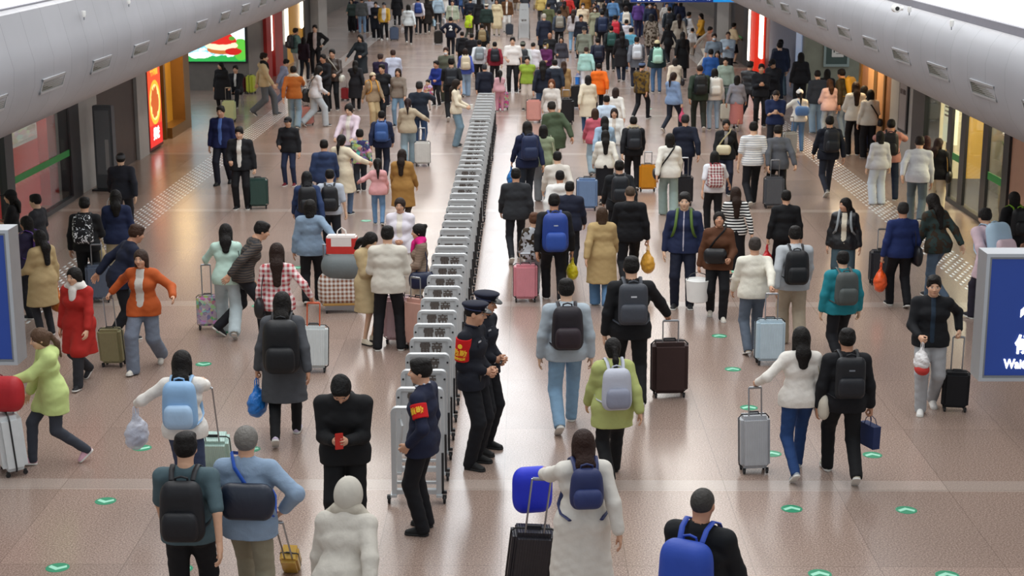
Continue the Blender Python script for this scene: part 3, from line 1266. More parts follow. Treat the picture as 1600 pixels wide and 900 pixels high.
def granite():
    t = NT('pink_granite')
    co = t.coords()
    sp = t.n('ShaderNodeSeparateXYZ')
    t.l(co, sp.inputs[0])
    X, Y, Z = sp.outputs
    u = t.math('DIVIDE', t.math('ADD', X, 20.55), 1.13)
    v = t.math('DIVIDE', t.math('ADD', Y, 0.47), 1.97)
    fu, fv = t.math('FRACT', u), t.math('FRACT', v)
    cell = t.n('ShaderNodeCombineXYZ')
    t.l(t.math('FLOOR', u), cell.inputs[0])
    t.l(t.math('FLOOR', v), cell.inputs[1])
    wn = t.n('ShaderNodeTexWhiteNoise', noise_dimensions='3D')
    t.l(cell.outputs[0], wn.inputs['Vector'])
    n1 = t.n('ShaderNodeTexNoise', i_Scale=60.0, i_Detail=4.0, i_Roughness=0.8)
    n2 = t.n('ShaderNodeTexNoise', i_Scale=0.35, i_Detail=3.0)
    n3 = t.n('ShaderNodeTexVoronoi', i_Scale=70.0)
    for n in (n1, n2, n3):
        t.l(co, n.inputs['Vector'])
    r = t.n('ShaderNodeValToRGB')
    e = r.color_ramp.elements
    e[0].position, e[0].color = 0.38, srgb('#77645a')
    e[1].position, e[1].color = 0.62, srgb('#b8a193')
    m = e.new(0.5)
    m.color = srgb('#977f72')
    t.l(n1.outputs[0], r.inputs[0])
    c = r.outputs[0]
    # paler bands of stone across the hall
    fb = t.math('FRACT', t.math('DIVIDE', t.math('ADD', Y, 0.51), 7.88))
    band = t.math('LESS_THAN', fb, 0.040)
    c = t.mix(t.math('MULTIPLY', band, 0.45), c, srgb('#b5a89e'))
    val = t.math('ADD', t.math('MULTIPLY', t.math('SUBTRACT', wn.outputs[0], 0.5), 0.17), 1.0)
    val = t.math('MULTIPLY', val, t.math('ADD', t.math('MULTIPLY', n2.outputs[0], 0.24), 0.88))
    h = t.n('ShaderNodeHueSaturation', i_Saturation=0.92)
    t.l(c, h.inputs['Color'])
    t.l(val, h.inputs['Value'])
    j = t.math('MAXIMUM', t.math('LESS_THAN', fu, 0.006), t.math('LESS_THAN', fv, 0.0035))
    c = t.mix(t.math('MULTIPLY', j, 0.5), h.outputs[0], srgb('#56483f'))
    t.l(c, t.b.inputs['Base Color'])
    n4 = t.n('ShaderNodeTexNoise', i_Scale=1.6, i_Detail=4.0)
    t.l(co, n4.inputs['Vector'])
    t.l(t.math('ADD', t.math('MULTIPLY', n4.outputs[0], 0.08), 0.19), t.b.inputs['Roughness'])
    t.b.inputs['Specular IOR Level'].default_value = 0.55
    t.bump(n1.outputs[0], 0.03, 0.002)
    return t.m


def fascia_metal():
    t = NT('satin_aluminium')
    co = t.coords()
    sp = t.n('ShaderNodeSeparateXYZ')
    t.l(co, sp.inputs[0])
    f = t.math('FRACT', t.math('DIVIDE', sp.outputs[1], 0.78))
    j = t.math('LESS_THAN', f, 0.012)
    wn = t.n('ShaderNodeTexWhiteNoise', noise_dimensions='1D')
    t.l(t.math('FLOOR', t.math('DIVIDE', sp.outputs[1], 0.78)), wn.inputs['W'])
    nz = t.n('ShaderNodeTexNoise', i_Scale=1.3, i_Detail=4.0)
    t.l(co, nz.inputs['Vector'])
    h = t.n('ShaderNodeHueSaturation')
    h.inputs['Color'].default_value = srgb('#a6a6ab')
    t.l(t.math('ADD', t.math('MULTIPLY', wn.outputs[0], 0.07), t.math('ADD', 0.84, t.math('MULTIPLY', nz.outputs[0], 0.18))), h.inputs['Value'])
    t.l(t.mix(t.math('MULTIPLY', j, 0.6), h.outputs[0], srgb('#4c4c50')), t.b.inputs['Base Color'])
    t.b.inputs['Metallic'].default_value = 0.3
    t.b.inputs['Roughness'].default_value = 0.48
    t.bump(t.math('ADD', t.math('MULTIPLY', j, -1.0), t.math('MULTIPLY', nz.outputs[0], 0.4)), 0.15, 0.01)
    return t.m


def glass_mat():
    t = NT('shop_glass')
    tr = t.n('ShaderNodeBsdfTransparent')
    tr.inputs[0].default_value = (0.88, 0.92, 0.91, 1)
    gl = t.n('ShaderNodeBsdfGlossy', i_Roughness=0.03)
    lw = t.n('ShaderNodeLayerWeight', i_Blend=0.18)
    mx = t.n('ShaderNodeMixShader')
    t.l(t.math('ADD', t.math('MULTIPLY', lw.outputs['Fresnel'], 0.28), 0.03), mx.inputs[0])
    t.l(tr.outputs[0], mx.inputs[1])
    t.l(gl.outputs[0], mx.inputs[2])
    t.l(mx.outputs[0], t.t.nodes['Material Output'].inputs['Surface'])
    return t.m


def picture_mat(name, kind, strength):
    """backlit pictures: food advertisement, dish poster, made from shapes in Generated coordinates"""
    t = NT(name)
    sp = t.n('ShaderNodeSeparateXYZ')
    t.l(t.coords('Generated'), sp.inputs[0])
    nz = t.n('ShaderNodeTexNoise', i_Scale=9.0, i_Detail=5.0)
    t.l(t.coords('Generated'), nz.inputs['Vector'])

    def e(a, b, ca, cb, ra, rb, wob=0.0):
        u = t.math('DIVIDE', t.math('SUBTRACT', a, ca), ra)
        v = t.math('DIVIDE', t.math('SUBTRACT', b, cb), rb)
        d = t.math('ADD', t.math('MULTIPLY', u, u), t.math('MULTIPLY', v, v))
        if wob:
            d = t.math('ADD', d, t.math('MULTIPLY', t.math('SUBTRACT', nz.outputs[0], 0.5), wob))
        return t.math('LESS_THAN', d, 1.0)

    if kind == 'bun':
        a, b = sp.outputs[0], sp.outputs[2]
        c = t.mix(t.math('GREATER_THAN', t.math('ADD', nz.outputs[0], t.math('MULTIPLY', a, 0.25)), 0.62), srgb('#7fd0ea'), srgb('#e6f6fb'))
        c = t.mix(t.math('LESS_THAN', t.math('ADD', b, t.math('MULTIPLY', nz.outputs[0], 0.25)), 0.27), c, srgb('#2aa04a'))
        c = t.mix(e(a, b, 0.22, 0.16, 0.2, 0.09, 2.2), c, srgb('#f4fbf2'))
        c = t.mix(e(a, b, 0.93, 0.30, 0.13, 0.28, 0.6), c, srgb('#58b53a'))
        c = t.mix(e(a, b, 0.62, 0.30, 0.27, 0.12, 0.3), c, srgb('#b5672f'))
        c = t.mix(e(a, b, 0.60, 0.40, 0.28, 0.12, 0.3), c, srgb('#f3d9b8'))
        c = t.mix(e(a, b, 0.60, 0.56, 0.24, 0.15, 1.6), c, srgb('#c8251b'))
        c = t.mix(e(a, b, 0.80, 0.25, 0.14, 0.09, 0.8), c, srgb('#b81c16'))
        c = t.mix(e(a, b, 0.78, 0.58, 0.05, 0.05, 0.5), c, srgb('#4b8f2a'))
    elif kind == 'bowl':
        a, b = sp.outputs[1], sp.outputs[2]
        c = t.mix(t.math('LESS_THAN', b, 0.20), srgb('#d8441e'), srgb('#c01a16'))
        c = t.mix(e(a, b, 0.5, 0.41, 0.46, 0.21), c, srgb('#f0a52c'))
        c = t.mix(e(a, b, 0.5, 0.41, 0.38, 0.17), c, srgb('#f6dc84'))
        c = t.mix(e(a, b, 0.5, 0.41, 0.32, 0.145, 2.2), c, srgb('#b4521a'))
    else:
        a, b = sp.outputs[1], sp.outputs[2]
        vo = t.n('ShaderNodeTexVoronoi', i_Scale=6.0)
        t.l(t.coords('Generated'), vo.inputs['Vector'])
        hs = t.n('ShaderNodeHueSaturation', i_Saturation=0.5, i_Value=0.8)
        t.l(vo.outputs['Color'], hs.inputs['Color'])
        c = t.mix(0.55, hs.outputs[0], srgb('#c9bfae'))
    t.l(c, t.b.inputs['Base Color'])
    t.l(c, t.b.inputs['Emission Color'])
    t.b.inputs['Emission Strength'].default_value = strength
    t.b.inputs['Roughness'].default_value = 0.4
    return t.m


MATS['pink_granite'] = granite()
MATS['satin_aluminium'] = fascia_metal()
MATS['shop_glass'] = glass_mat()
MATS['bun_ad'] = picture_mat('bun_ad', 'bun', 1.1)
MATS['bowl_ad'] = picture_mat('bowl_ad', 'bowl', 1.3)
MATS['print_ad'] = picture_mat('print_ad', 'print', 0.25)  # the framed poster print also gets a faint glow of its own
flat('white_board', '#f1f1ee', 0.5)
flat('glowing_board', '#f6f7f8', 0.4, emit=0.75)  # white gallery board with an added glow that keeps it bright
flat('mauve_metal', '#8f8e98', 0.45, 0.3)
flat('dark_frame', '#25272b', 0.4)
flat('grey_frame', '#85878b', 0.35, 0.6)
flat('light_stone', '#a9a7a3', 0.5, nscale=3, noise=0.12)
flat('brown_stone', '#3d2f28', 0.5, nscale=4, noise=0.2)
flat('grey_stone', '#75706a', 0.35, nscale=4, noise=0.2)
flat('green_stone', '#8b8f80', 0.5, nscale=2.5, noise=0.22)
flat('bronze', '#8a6a3c', 0.35, 0.6)
flat('gold_panel', '#c8902e', 0.35, 0.35, emit=0.22)  # faint emission put in for warm lamplight on the gold panels
flat('wood_panel', '#8c6141', 0.5, nscale=3, noise=0.2)
flat('red_panel', '#b32a26', 0.45)
flat('shop_red', '#c2332f', 0.4, emit=0.25)  # red wall glows a little in place of shop light on it
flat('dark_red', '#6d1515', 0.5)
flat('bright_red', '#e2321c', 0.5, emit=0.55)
flat('lamp_white', '#fff6e6', 0.5, emit=3.0)
flat('lamp_warm', '#ffd9a0', 0.5, emit=2.2)
flat('shop_cream', '#d9cba6', 0.7, emit=0.35)  # cream interior carries its own glow so that it looks lit
flat('shop_yellow', '#c49a3c', 0.6, emit=0.2)  # yellow interior surfaces given a weak glow as if lit
flat('slat_light', '#eee9c9', 0.6, emit=0.7)
flat('blue_grey_wall', '#69758c', 0.4, noise=0.15)
flat('peach_wall', '#b98d75', 0.55)
flat('safety_green', '#2f9a45', 0.5)
flat('sign_blue', '#16357f', 0.35, emit=0.35)
flat('sign_sky', '#1c8fe0', 0.35, emit=0.7)
flat('sign_white', '#ffffff', 0.5, emit=1.6)
flat('silver_trim', '#b9bcc0', 0.3, 0.7)
flat('stud_metal', '#eeeeec', 0.22, 0.35)
flat('sticker_green', '#178a62', 0.45)
flat('sticker_mint', '#9fe0c4', 0.5)
flat('vent_dark', '#7d7a70', 0.6)
flat('vent_shadow', '#2f2e2b', 0.8)
flat('paper_white', '#e9e9e4', 0.6)
flat('dark_teal', '#3f5450', 0.4)
flat('carpet_dark', '#3c3a3a', 0.9)

# floor
structure('floor', MB().box((-17, 0, -0.12), (16, 135, 0)), 'pink_granite')
structure('wall_end', MB().box((-17, 130, 0), (16, 130.4, 16)), 'light_stone')

# bulging metal bulkheads under both galleries
PROF = [(9.35, 2.95), (8.0, 2.90), (7.0, 2.92), (6.62, 2.985), (6.32, 3.09), (6.05, 3.26), (5.88, 3.47), (5.78, 3.74), (5.76, 4.02), (5.81, 4.22)]
TOPZ = {-1: 4.65, 1: 4.38}


SL = 0.0115


def rise(y):
    return SL * (y - 19.5)


def slope_box(x0, x1, y0, y1, z0, z1):
    m = MB()
    V = [(x, y, z + rise(y)) for z in (z0, z1) for x, y in ((x0, y0), (x1, y0), (x1, y1), (x0, y1))]
    return m.add(V, [(0, 3, 2, 1), (4, 5, 6, 7), (0, 1, 5, 4), (1, 2, 6, 5), (2, 3, 7, 6), (3, 0, 4, 7)])


def bulkhead(side, k, name):
    mb = MB()
    P = [(side * (x if x > 9 else x * k), z) for x, z in PROF + [(5.90, TOPZ[side] - 0.04), (5.96, TOPZ[side]), (9.35, TOPZ[side])]]
    V = [(x, 4.0, z + rise(4)) for x, z in P] + [(x, 125.0, z + rise(125)) for x, z in P]
    n = len(P)
    F = [(i, (i + 1) % n, n + (i + 1) % n, n + i) for i in range(n)]
    F += [tuple(range(n)), tuple(range(2 * n - 1, n - 1, -1))]
    mb.add(V, F)
    o = structure(name, mb, 'satin_aluminium', smooth=True)
    return o


bulkhead(-1, 1.0, 'ceiling_bulkhead_left')
bulkhead(1, 0.935, 'ceiling_bulkhead_right')
for sd, k in ((-1, 1.0), (1, 0.935)):
    x0 = sd * 6.04 * k
    mb = slope_box(min(x0, x0 + sd * 0.12), max(x0, x0 + sd * 0.12), 4, 125, TOPZ[sd], 5.75)
    structure('wall_gallery_left' if sd < 0 else 'wall_gallery_right', mb, 'glowing_board')
    x1 = sd * 5.965 * k
    structure('trim_1' if sd < 0 else 'trim_2', slope_box(min(x1, x1 + sd * 0.06), max(x1, x1 + sd * 0.06), 4, 125, TOPZ[sd] + 0.002, TOPZ[sd] + (0.02 if sd < 0 else 0.10)), 'mauve_metal')


def vent(y, sd, k, label, group):
    """slatted air vent let into the bulkhead's curve"""
    ax, az, bx, bz = sd * 5.832 * k, 3.60, sd * 5.772 * k, 3.80
    r = thing('air_vent', label, 'vent', ((ax + bx) / 2, y, (az + bz) / 2 + rise(y)), 0, group)
    ang = math.atan2(bz - az, bx - ax)
    r.rotation_euler = Euler((math.atan(SL), -ang, 0), 'YXZ')
    n = 1 if sd < 0 else -1     # local +z or -z faces the hall
    L, W = 0.50, 0.095
    f = MB()
    for a, b in (((-W, -L), (W, -L + .03)), ((-W, L - .03), (W, L)), ((-W, -L), (-W + .03, L)), ((W - .03, -L), (W, L))):
        f.box((a[0], a[1], -0.018), (b[0], b[1], 0.018))
    f.build('frame', 'silver_trim', r)
    g = MB().box((-W + .01, -L + .01, -0.004), (W - .01, L - .01, 0.004))
    g.build('backing', 'vent_shadow', r)  # dark sheet painted as the shade inside the vent
    s = MB()
    for i in range(6):
        q = -W + 0.034 + i * 0.023
        s.box((q, -L + .02, -0.011), (q + 0.010, L - .02, 0.011))
    s.build('grille', 'vent_dark', r)
    return r


for i in range(16):
    vent(17.2 + 2.3 * i, -1, 1.0, 'slatted air vent in the curved bulkhead above the red shopfront side', 'air vents along the bulkhead over the red shops')
    vent(16.75 + 2.1 * i, 1, 0.935, 'slatted air vent in the curved bulkhead above the glass shopfront side', 'air vents along the bulkhead over the glass shops')


def gadget(name, label, cat, at, build):
    r = thing(name, label, cat, at)
    build(r)
    return r


def cam_build(r):
    MB().tube([(0, 0, 0), (0.10, 0, 0)], 0.03, 12).build('bracket', 'white_board', r, smooth=True)
    MB().lathe([(0.03, -0.09), (0.055, -0.08), (0.06, 0.05), (0.05, 0.07), (0.0, 0.075)], 16, axis='y').build('housing', 'white_board', r, smooth=True)
    MB().lathe([(0.0, -0.093), (0.03, -0.092), (0.034, -0.08)], 14, axis='y').build('lens', 'black_plastic', r, smooth=True)


p = on_x(1400, 13, 5.80 * 0.935 - 0.10)
gadget('security_camera', 'white security camera fixed high on the glossy bulkhead over the glass shops', 'camera', tuple(p), cam_build)


def knob_build(r):
    MB().lathe([(0.0, -0.035), (0.02, -0.03), (0.028, 0.0), (0.028, 0.05)], 12, axis='z').build('housing', 'white_board', r, smooth=True)
    MB().box((-0.006, -0.006, -0.07), (0.006, 0.006, -0.03)).build('nozzle', 'grey_metal', r)


for (px, py, sd, k, lab) in ((1421, 16, 1, .935, 'small white sprinkler head beside the security camera'), (1487, 38, 1, .935, 'small grey sprinkler head alone on the bulkhead over the glass shops'),
                             (131, 23, -1, 1, 'small grey sprinkler head on the bulkhead near the white gallery edge'), (201, 3, -1, 1, 'white fire detector at the upper edge of the bulkhead over the red shops')):
    p = on_x(px, py, sd * 5.80 * k)
    gadget('sprinkler', lab, 'sprinkler', tuple(p), knob_build)

# ---- tactile paving: metal studs in two strips
for name, x0, lab in (('tactile_studs', -7.72, 'strip of bright metal tactile studs along the red shop side'), ('tactile_studs', 6.92, 'strip of bright metal tactile studs along the glass shop side')):
    V, F = [], []
    for j in range(int((112 - 18) / 0.30)):
        y = 18 + j * 0.30
        for i in range(8):
            x = x0 + 0.03 + i * 0.077
            ya = y + (0.15 if i % 2 else 0)
            b = len(V)
            V += [(x - .019, ya, 0), (x + .019, ya, 0), (x + .019, ya + .13, 0), (x - .019, ya + .13, 0), (x - .012, ya + .01, .007), (x + .012, ya + .01, .007), (x + .012, ya + .12, .007), (x - .012, ya + .12, .007)]
            F += [[b + 4, b + 5, b + 6, b + 7], [b, b + 1, b + 5, b + 4], [b + 1, b + 2, b + 6, b + 5], [b + 2, b + 3, b + 7, b + 6], [b + 3, b, b + 4, b + 7]]
    me = bpy.data.meshes.new(name)
    me.from_pydata(V, [], F)
    me.materials.append(M('stud_metal'))
    o = link(name, me)
    o['label'], o['category'], o['kind'] = lab, 'tactile paving', 'stuff'

# ---- wall beside the red shops
WL = MB()
structure('wall_left', MB().box((LW - 0.5, 33.0, 0), (LW, 34.6, 3)).box((LW - 0.5, 38.0, 0), (LW + 0.06, 39.0, 3)), 'light_stone')
structure('wall_left', MB().box((LW - 0.45, 34.6, 0), (LW - 0.02, 38.0, 3)), 'brown_stone')
structure('trim_3', MB().box((LW - 0.2, 32.3, 0), (LW + 0.04, 33.02, 3)).box((LW - 0.06, 20, 0), (LW + 0.06, 32.3, 0.10)).box((LW - 0.06, 28.05, 0), (LW + 0.08, 28.5, 3)), 'dark_frame')
structure('window_1', MB().box((LW - 0.012, 20, 0.1), (LW + 0.0, 32.3, 3)), 'shop_glass')
structure('trim_4', MB().box((LW + 0.001, 28.5, 0.93), (LW + 0.006, 32.3, 1.06)), 'safety_green')
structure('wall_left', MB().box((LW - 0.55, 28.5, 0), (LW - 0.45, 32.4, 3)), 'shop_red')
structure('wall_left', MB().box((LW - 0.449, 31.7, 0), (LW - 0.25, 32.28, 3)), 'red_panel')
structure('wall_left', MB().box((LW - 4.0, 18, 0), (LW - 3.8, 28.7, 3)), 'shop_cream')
pr = thing('framed_poster', 'white framed poster of printed pictures on the red shop wall', 'poster', (LW - 0.449, 30.6, 1.75))
MB().box((0, -1.0, -0.36), (0.03, 1.0, 0.36), bev=0.01).build('frame', 'white_board', pr)
MB().box((0.03, -0.9, -0.28), (0.036, 0.9, 0.28)).build('picture', 'print_ad', pr)
area_light('shop_lamp', (LW - 0.2, 30.5, 2.85), 0.3, 3.5, 40, (1, 0.9, 0.8))
sh = thing('display_shelf', 'tall shop shelf with pale goods behind the glass and dark post', 'shelf', (LW - 1.6, 26.2, 0))
m = MB()
for z in (0.05, 0.5, 0.95, 1.4, 1.85):
    m.box((-0.25, -1.2, z), (0.25, 1.2, z + 0.03))
m.box((-0.25, -1.23, 0), (0.25, -1.2, 1.9)).box((-0.25, 1.2, 0), (0.25, 1.23, 1.9))
m.build('shelf_rack', 'shop_cream', sh)
kb = thing('display_stand', 'dark grey upright display stand before the brown stone wall', 'display stand', (-8.95, 33.6, 0), math.radians(-8))
MB().box((-0.21, -0.10, 0.04), (0.21, 0.10, 1.82), bev=0.015).build('cabinet', flat('stand_grey', '#565a5f', 0.4, 0.3), kb)
MB().box((-0.16, -0.106, 0.35), (0.16, -0.10, 1.72)).build('screen', flat('dim_screen', '#6b6e72', 0.25), kb)
MB().box((-0.27, -0.2, 0), (0.27, 0.2, 0.04)).build('base', 'dark_frame', kb)
MB().box((0.04, -0.109, 0.45), (0.12, -0.106, 1.1)).build('label_strip', flat('dim_paper', '#8f8f8f', 0.5), kb)
# red lightbox with a bowl of food
lb = thing('advertising_lightbox', 'glowing red lightbox advertisement with a bowl of food', 'advertisement', (LW + 0.02, 39.75, 0))
MB().box((-0.2, -0.72, 0.05), (0.05, 0.72, 2.9)).build('case', 'dark_red', lb)
MB().box((0.05, -0.66, 0.12), (0.058, 0.66, 2.75)).build('picture', 'bowl_ad', lb)
for z, q in ((0.62, 'I'), (2.35, 'I')):
    pass
tm = text_mesh('美味', 0.32, 0.003, 0.01, 'sign_white')
o = link('lettering', tm, lb)
o.rotation_euler = (0, 0, PI / 2)
o.location = (0.062, 0, 0.40)
tm = text_mesh('牛肉面', 0.28, 0.003, 0.008, flat('ad_gold', '#f2c14a', 0.5, emit=0.8))
o = link('lettering', tm, lb)
o.rotation_euler = (0, 0, PI / 2)
o.location = (0.062, 0, 1.98)
# gold lit niche and stone corner
structure('wall_left', MB().box((LW - 0.5, 40.5, 0), (LW - 0.35, 43.6, 3)), 'gold_panel')
structure('wall_left', MB().box((LW - 0.5, 43.6, 0), (LW, 44.35, 3)).box((LW - 0.5, 40.45, 0), (LW, 40.75, 3)), 'bronze')
structure('trim_5', MB().box((LW - 0.36, 41.6, 0), (LW - 0.1, 41.8, 2.1)).box((LW - 0.36, 40.7, 2.1), (LW - 0.04, 41.8, 2.2)).box((LW - 0.36, 41.8, 0.0), (LW + 0.02, 43.6, 0.28)), 'bronze')
for y, z in ((41.4, 2.08), (42.1, 1.0)):
    w = thing('wall_lamp', 'lit shell shaped wall lamp above the gold niche' if z > 2 else 'slim lit strip lamp low in the gold niche', 'lamp', (LW - 0.30, y, z))
    if z > 2:
        MB().lathe([(0.02, -0.2), (0.07, -0.08), (0.10, 0.06), (0.09, 0.16), (0.02, 0.2)], 16).build('shade', 'lamp_warm', w, smooth=True)
    else:
        MB().box((-0.02, -0.035, -0.5), (0.03, 0.035, 0.5), bev=0.01).build('tube', 'lamp_warm', w)
    MB().box((-0.05, -0.06, -0.08), (-0.0, 0.06, 0.08)).build('bracket', 'bronze', w)
area_light('niche_lamp', (LW + 0.25, 42.0, 2.8), 0.5, 2.0, 60, (1, 0.7, 0.35))
# recess with the big screen
structure('wall_left', MB().box((-17, 54.0, 0), (LW, 54.5, 3)), 'grey_stone')
structure('wall_left', MB().box((-17, 44.35, 0), (-16.7, 54.0, 3)), 'grey_stone')
sc = thing('advertising_screen', 'large bright screen showing a red topped bun over green', 'screen', (-10.42, 53.97, 0.93))
MB().box((-1.06, -0.10, 0.0), (1.06, 0.0, 1.45), bev=0.02).build('bezel', 'black_plastic', sc)
MB().box((-0.99, -0.112, 0.06), (0.99, -0.10, 1.39)).build('picture', 'bun_ad', sc)
# far shops beyond the recess
structure('wall_left', MB().box((LW - 0.5, 54.5, 0), (LW, 57.2, 3)), 'grey_stone')
structure('wall_left', MB().box((LW - 0.5, 57.2, 0), (LW + 0.12, 58.3, 3)).box((LW - 0.5, 59.1, 0), (LW + 0.12, 61.0, 3)), 'red_panel')
structure('wall_left', MB().box((LW - 0.5, 58.3, 0), (LW, 59.1, 3)), 'dark_red')
structure('wall_left', MB().box((LW - 0.5, 61.0, 0), (LW, 62.9, 3)).box((LW - 0.5, 68.2, 0), (LW, 70.0, 3)), 'dark_frame')
structure('wall_left', MB().box((LW - 0.5, 62.9, 0), (LW - 0.1, 68.2, 3)), 'gold_panel')
structure('wall_left', MB().box((LW - 0.5, 70.0, 0), (LW + 0.35, 73.0, 3)), 'light_stone')
structure('wall_left', MB().box((LW - 3.0, 73.0, 0), (LW - 2.8, 130, 3)), 'grey_stone')
for y, z0, z1, lab in ((58.6, 0.95, 2.55, 'tall white strip lamp on the red shopfront pillar'), (62.6, 0.9, 2.8, 'tall white strip lamp between red pillar and gold panels'), (67.6, 1.2, 2.6, 'tall white strip lamp at the far end of the gold panels')):
    w = thing('strip_lamp', lab, 'lamp', (LW + (0.03 if y < 67 else -0.07), y, z0))
    MB().box((-0.02, -0.22, 0), (0.06, 0.22, z1 - z0), bev=0.03).build('diffuser', 'lamp_white', w)
    MB().box((-0.04, -0.24, -0.03), (-0.02, 0.24, z1 - z0 + 0.03)).build('housing', 'grey_metal', w)

# ---- wall beside the glass shops
structure('wall_right', MB().box((RW, 24, 0), (RW + 0.4, 28.4, 3)), 'peach_wall')
structure('trim_6', MB().box((RW - 0.05, 28.4, 0), (RW + 0.2, 28.75, 3)).box((RW - 0.03, 29.8, 0), (RW + 0.03, 30.15, 3)).box((RW - 0.03, 31.35, 0), (RW + 0.03, 31.7, 3))
          .box((RW - 0.03, 32.4, 0), (RW + 0.03, 32.7, 3)).box((RW - 0.05, 34.6, 0), (RW + 0.3, 35.7, 3)).box((RW - 0.04, 28.4, 0), (RW + 0.1, 34.6, 0.09)), 'dark_frame')
structure('window_2', MB().box((RW, 28.75, 0.09), (RW + 0.014, 34.6, 3)), 'shop_glass')
structure('trim_7', MB().box((RW - 0.008, 28.75, 0.88), (RW - 0.001, 29.75, 1.02)).box((RW - 0.008, 31.75, 0.88), (RW - 0.001, 32.3, 1.02)), 'safety_green')
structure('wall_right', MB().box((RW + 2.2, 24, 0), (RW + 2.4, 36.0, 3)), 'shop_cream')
structure('wall_right', MB().box((RW + 0.95, 35.2, 0), (RW + 1.5, 35.35, 3)), 'shop_yellow')
structure('wall_right', MB().box((RW + 0.3, 35.21, 0), (RW + 2.2, 35.36, 3)), 'shop_cream')
structure('wall_right', MB().box((RW + 1.2, 32.6, 0), (RW + 1.3, 34.0, 3)), 'grey_stone')
structure('wall_right', MB().box((RW + 1.9, 30.2, 0), (RW + 2.19, 31.4, 3)), 'shop_yellow')
structure('floor_shop', MB().box((RW, 24, 0.0), (RW + 2.4, 36, 0.012)), 'carpet_dark')
area_light('shop_lamp', (RW + 1.1, 31.0, 2.85), 1.4, 6, 420, (1, 0.85, 0.6))
sl = thing('lit_sign_panel', 'pale lit panel with dark slats behind the shop glass', 'sign', (RW + 0.35, 33.9, 0))
MB().box((-0.05, -0.42, 1.0), (0.05, 0.42, 2.9)).build('panel', 'slat_light', sl)
m = MB()
for i in range(14):
    m.box((-0.062, -0.30, 1.55 + i * 0.09), (-0.05, 0.30, 1.585 + i * 0.09))
m.build('lettering', flat('slat_dark', '#8d8a78', 0.6), sl)
MB().box((-0.05, -0.1, 0), (0.05, 0.1, 1.0)).build('post', 'dark_frame', sl)
area_light('door_lamp', (RW - 0.7, 39.8, 2.85), 0.4, 2.4, 90, (1, 0.75, 0.45))
# goods seen through the glass
def coat_on_stand(x, y, col, lab):
    r = thing('garment_on_stand', lab, 'garment', (x, y, 0))
    V, F = nets_of([cone((0, 0, 1.35), (0, 0, 0.75), 0.17, 0.24, (1, .6, .6)), cone((-.2, 0, 1.38), (.2, 0, 1.38), 0.07), cone((.2, 0, 1.38), (.27, 0, .95), .07, .06), cone((-.2, 0, 1.38), (-.27, 0, .95), .07, .06)], 0.02, 0.05)
    link('garment', mesh_from('garment', V, F, 'cloth'), r, col)
    MB().lathe([(0.16, 0), (0.16, 0.02), (0.015, 0.035), (0.015, 1.5), (0.0, 1.52)], 14).build('stand', 'grey_metal', r, smooth=True)
coat_on_stand(RW + 0.7, 29.15, '#a01f22', 'deep red coat on a stand inside the glass shop')
V, F = nets_of([ell((0, 0, 0), (0.26, 0.26, 0.22))], 0.02, 0)
r = thing('red_lantern', 'round red lantern hanging inside the glass shop', 'lantern', (RW + 0.9, 29.4, 1.85))
link('shade', mesh_from('shade', V, F, flat('lantern_red', '#c8202a', 0.5, emit=0.25)), r)
MB().lathe([(0.09, 0.2), (0.09, 0.24), (0.006, 0.25), (0.006, 1.06)], 12).build('cord', 'bronze', r, smooth=True)
MB().lathe([(0.02, -0.42), (0.035, -0.4), (0.035, -0.26), (0.09, -0.22), (0.08, -0.19)], 12).build('tassel', flat('lantern_gold', '#d9a23a', 0.5), r, smooth=True)
r = thing('orchid_vase', 'white orchid in a brown vase behind the shop glass', 'plant', (RW + 0.75, 31.0, 0))
MB().lathe([(0.13, 0), (0.15, 0.3), (0.09, 0.75), (0.13, 0.95), (0.12, 0.96)], 16).build('vase', flat('vase_brown', '#5d3326', 0.3), r, smooth=True)
m = MB()
for i in range(9):
    a = i * 2.4
    m.tube([(0, 0, 0.93), (0.05 * math.cos(a), 0.05 * math.sin(a), 1.2), (0.16 * math.cos(a), 0.16 * math.sin(a), 1.42)], [0.008, 0.03, 0.004], 6)
m.build('leaves', flat('leaf_green', '#3d5b30', 0.5), r, smooth=True)
P = [ell((0.10 * math.cos(i * 1.9), 0.10 * math.sin(i * 1.9), 1.35 + 0.045 * i), (0.06, 0.06, 0.045)) for i in range(9)]
V, F = nets_of(P, 0.014, 0.004)
link('blossom', mesh_from('blossom', V, F, 'white_board'), r)
# pale pillar with a narrow notice, wooden doors, recess
structure('wall_right', MB().box((RW - 0.02, 35.7, 0), (RW + 0.5, 38.0, 3)), 'light_stone')
nt = thing('narrow_notice', 'tall narrow dark framed notice on the pale pillar', 'notice', (RW - 0.03, 36.55, 1.35))
MB().box((-0.035, -0.42, -0.47), (0.0, 0.42, 0.75), bev=0.008).build('frame', 'dark_frame', nt)
MB().box((-0.042, -0.33, -0.40), (-0.035, 0.33, 0.68)).build('sheet', flat('notice_grey', '#8d8788', 0.5), nt)
tm = text_mesh('候车须知', 0.13, 0.002, 0.002, flat('ink', '#4a3a3a', 0.6))
o = link('lettering', tm, nt)
o.rotation_euler = (0, 0, -PI / 2)
o.location = (-0.045, 0, 0.45)
structure('wall_right', MB().box((RW, 38.0, 0), (RW + 0.5, 41.6, 3)), 'wood_panel')
structure('trim_8', MB().box((RW - 0.04, 38.6, 0), (RW, 38.75, 3)).box((RW - 0.04, 39.5, 0), (RW, 39.85, 3)).box((RW - 0.04, 41.4, 0), (RW + 0.02, 41.64, 3)), 'bronze')
for n, (a, b) in enumerate(((38.75, 39.5), (39.85, 40.6))):
    structure('door_%d' % (n + 1), MB().box((RW - 0.02, a, 0.02), (RW, b, 2.7)), flat('door_tan', '#b98a5c', 0.5))
structure('wall_right', MB().box((RW, 50.0, 0), (16, 50.4, 3)), 'green_stone')
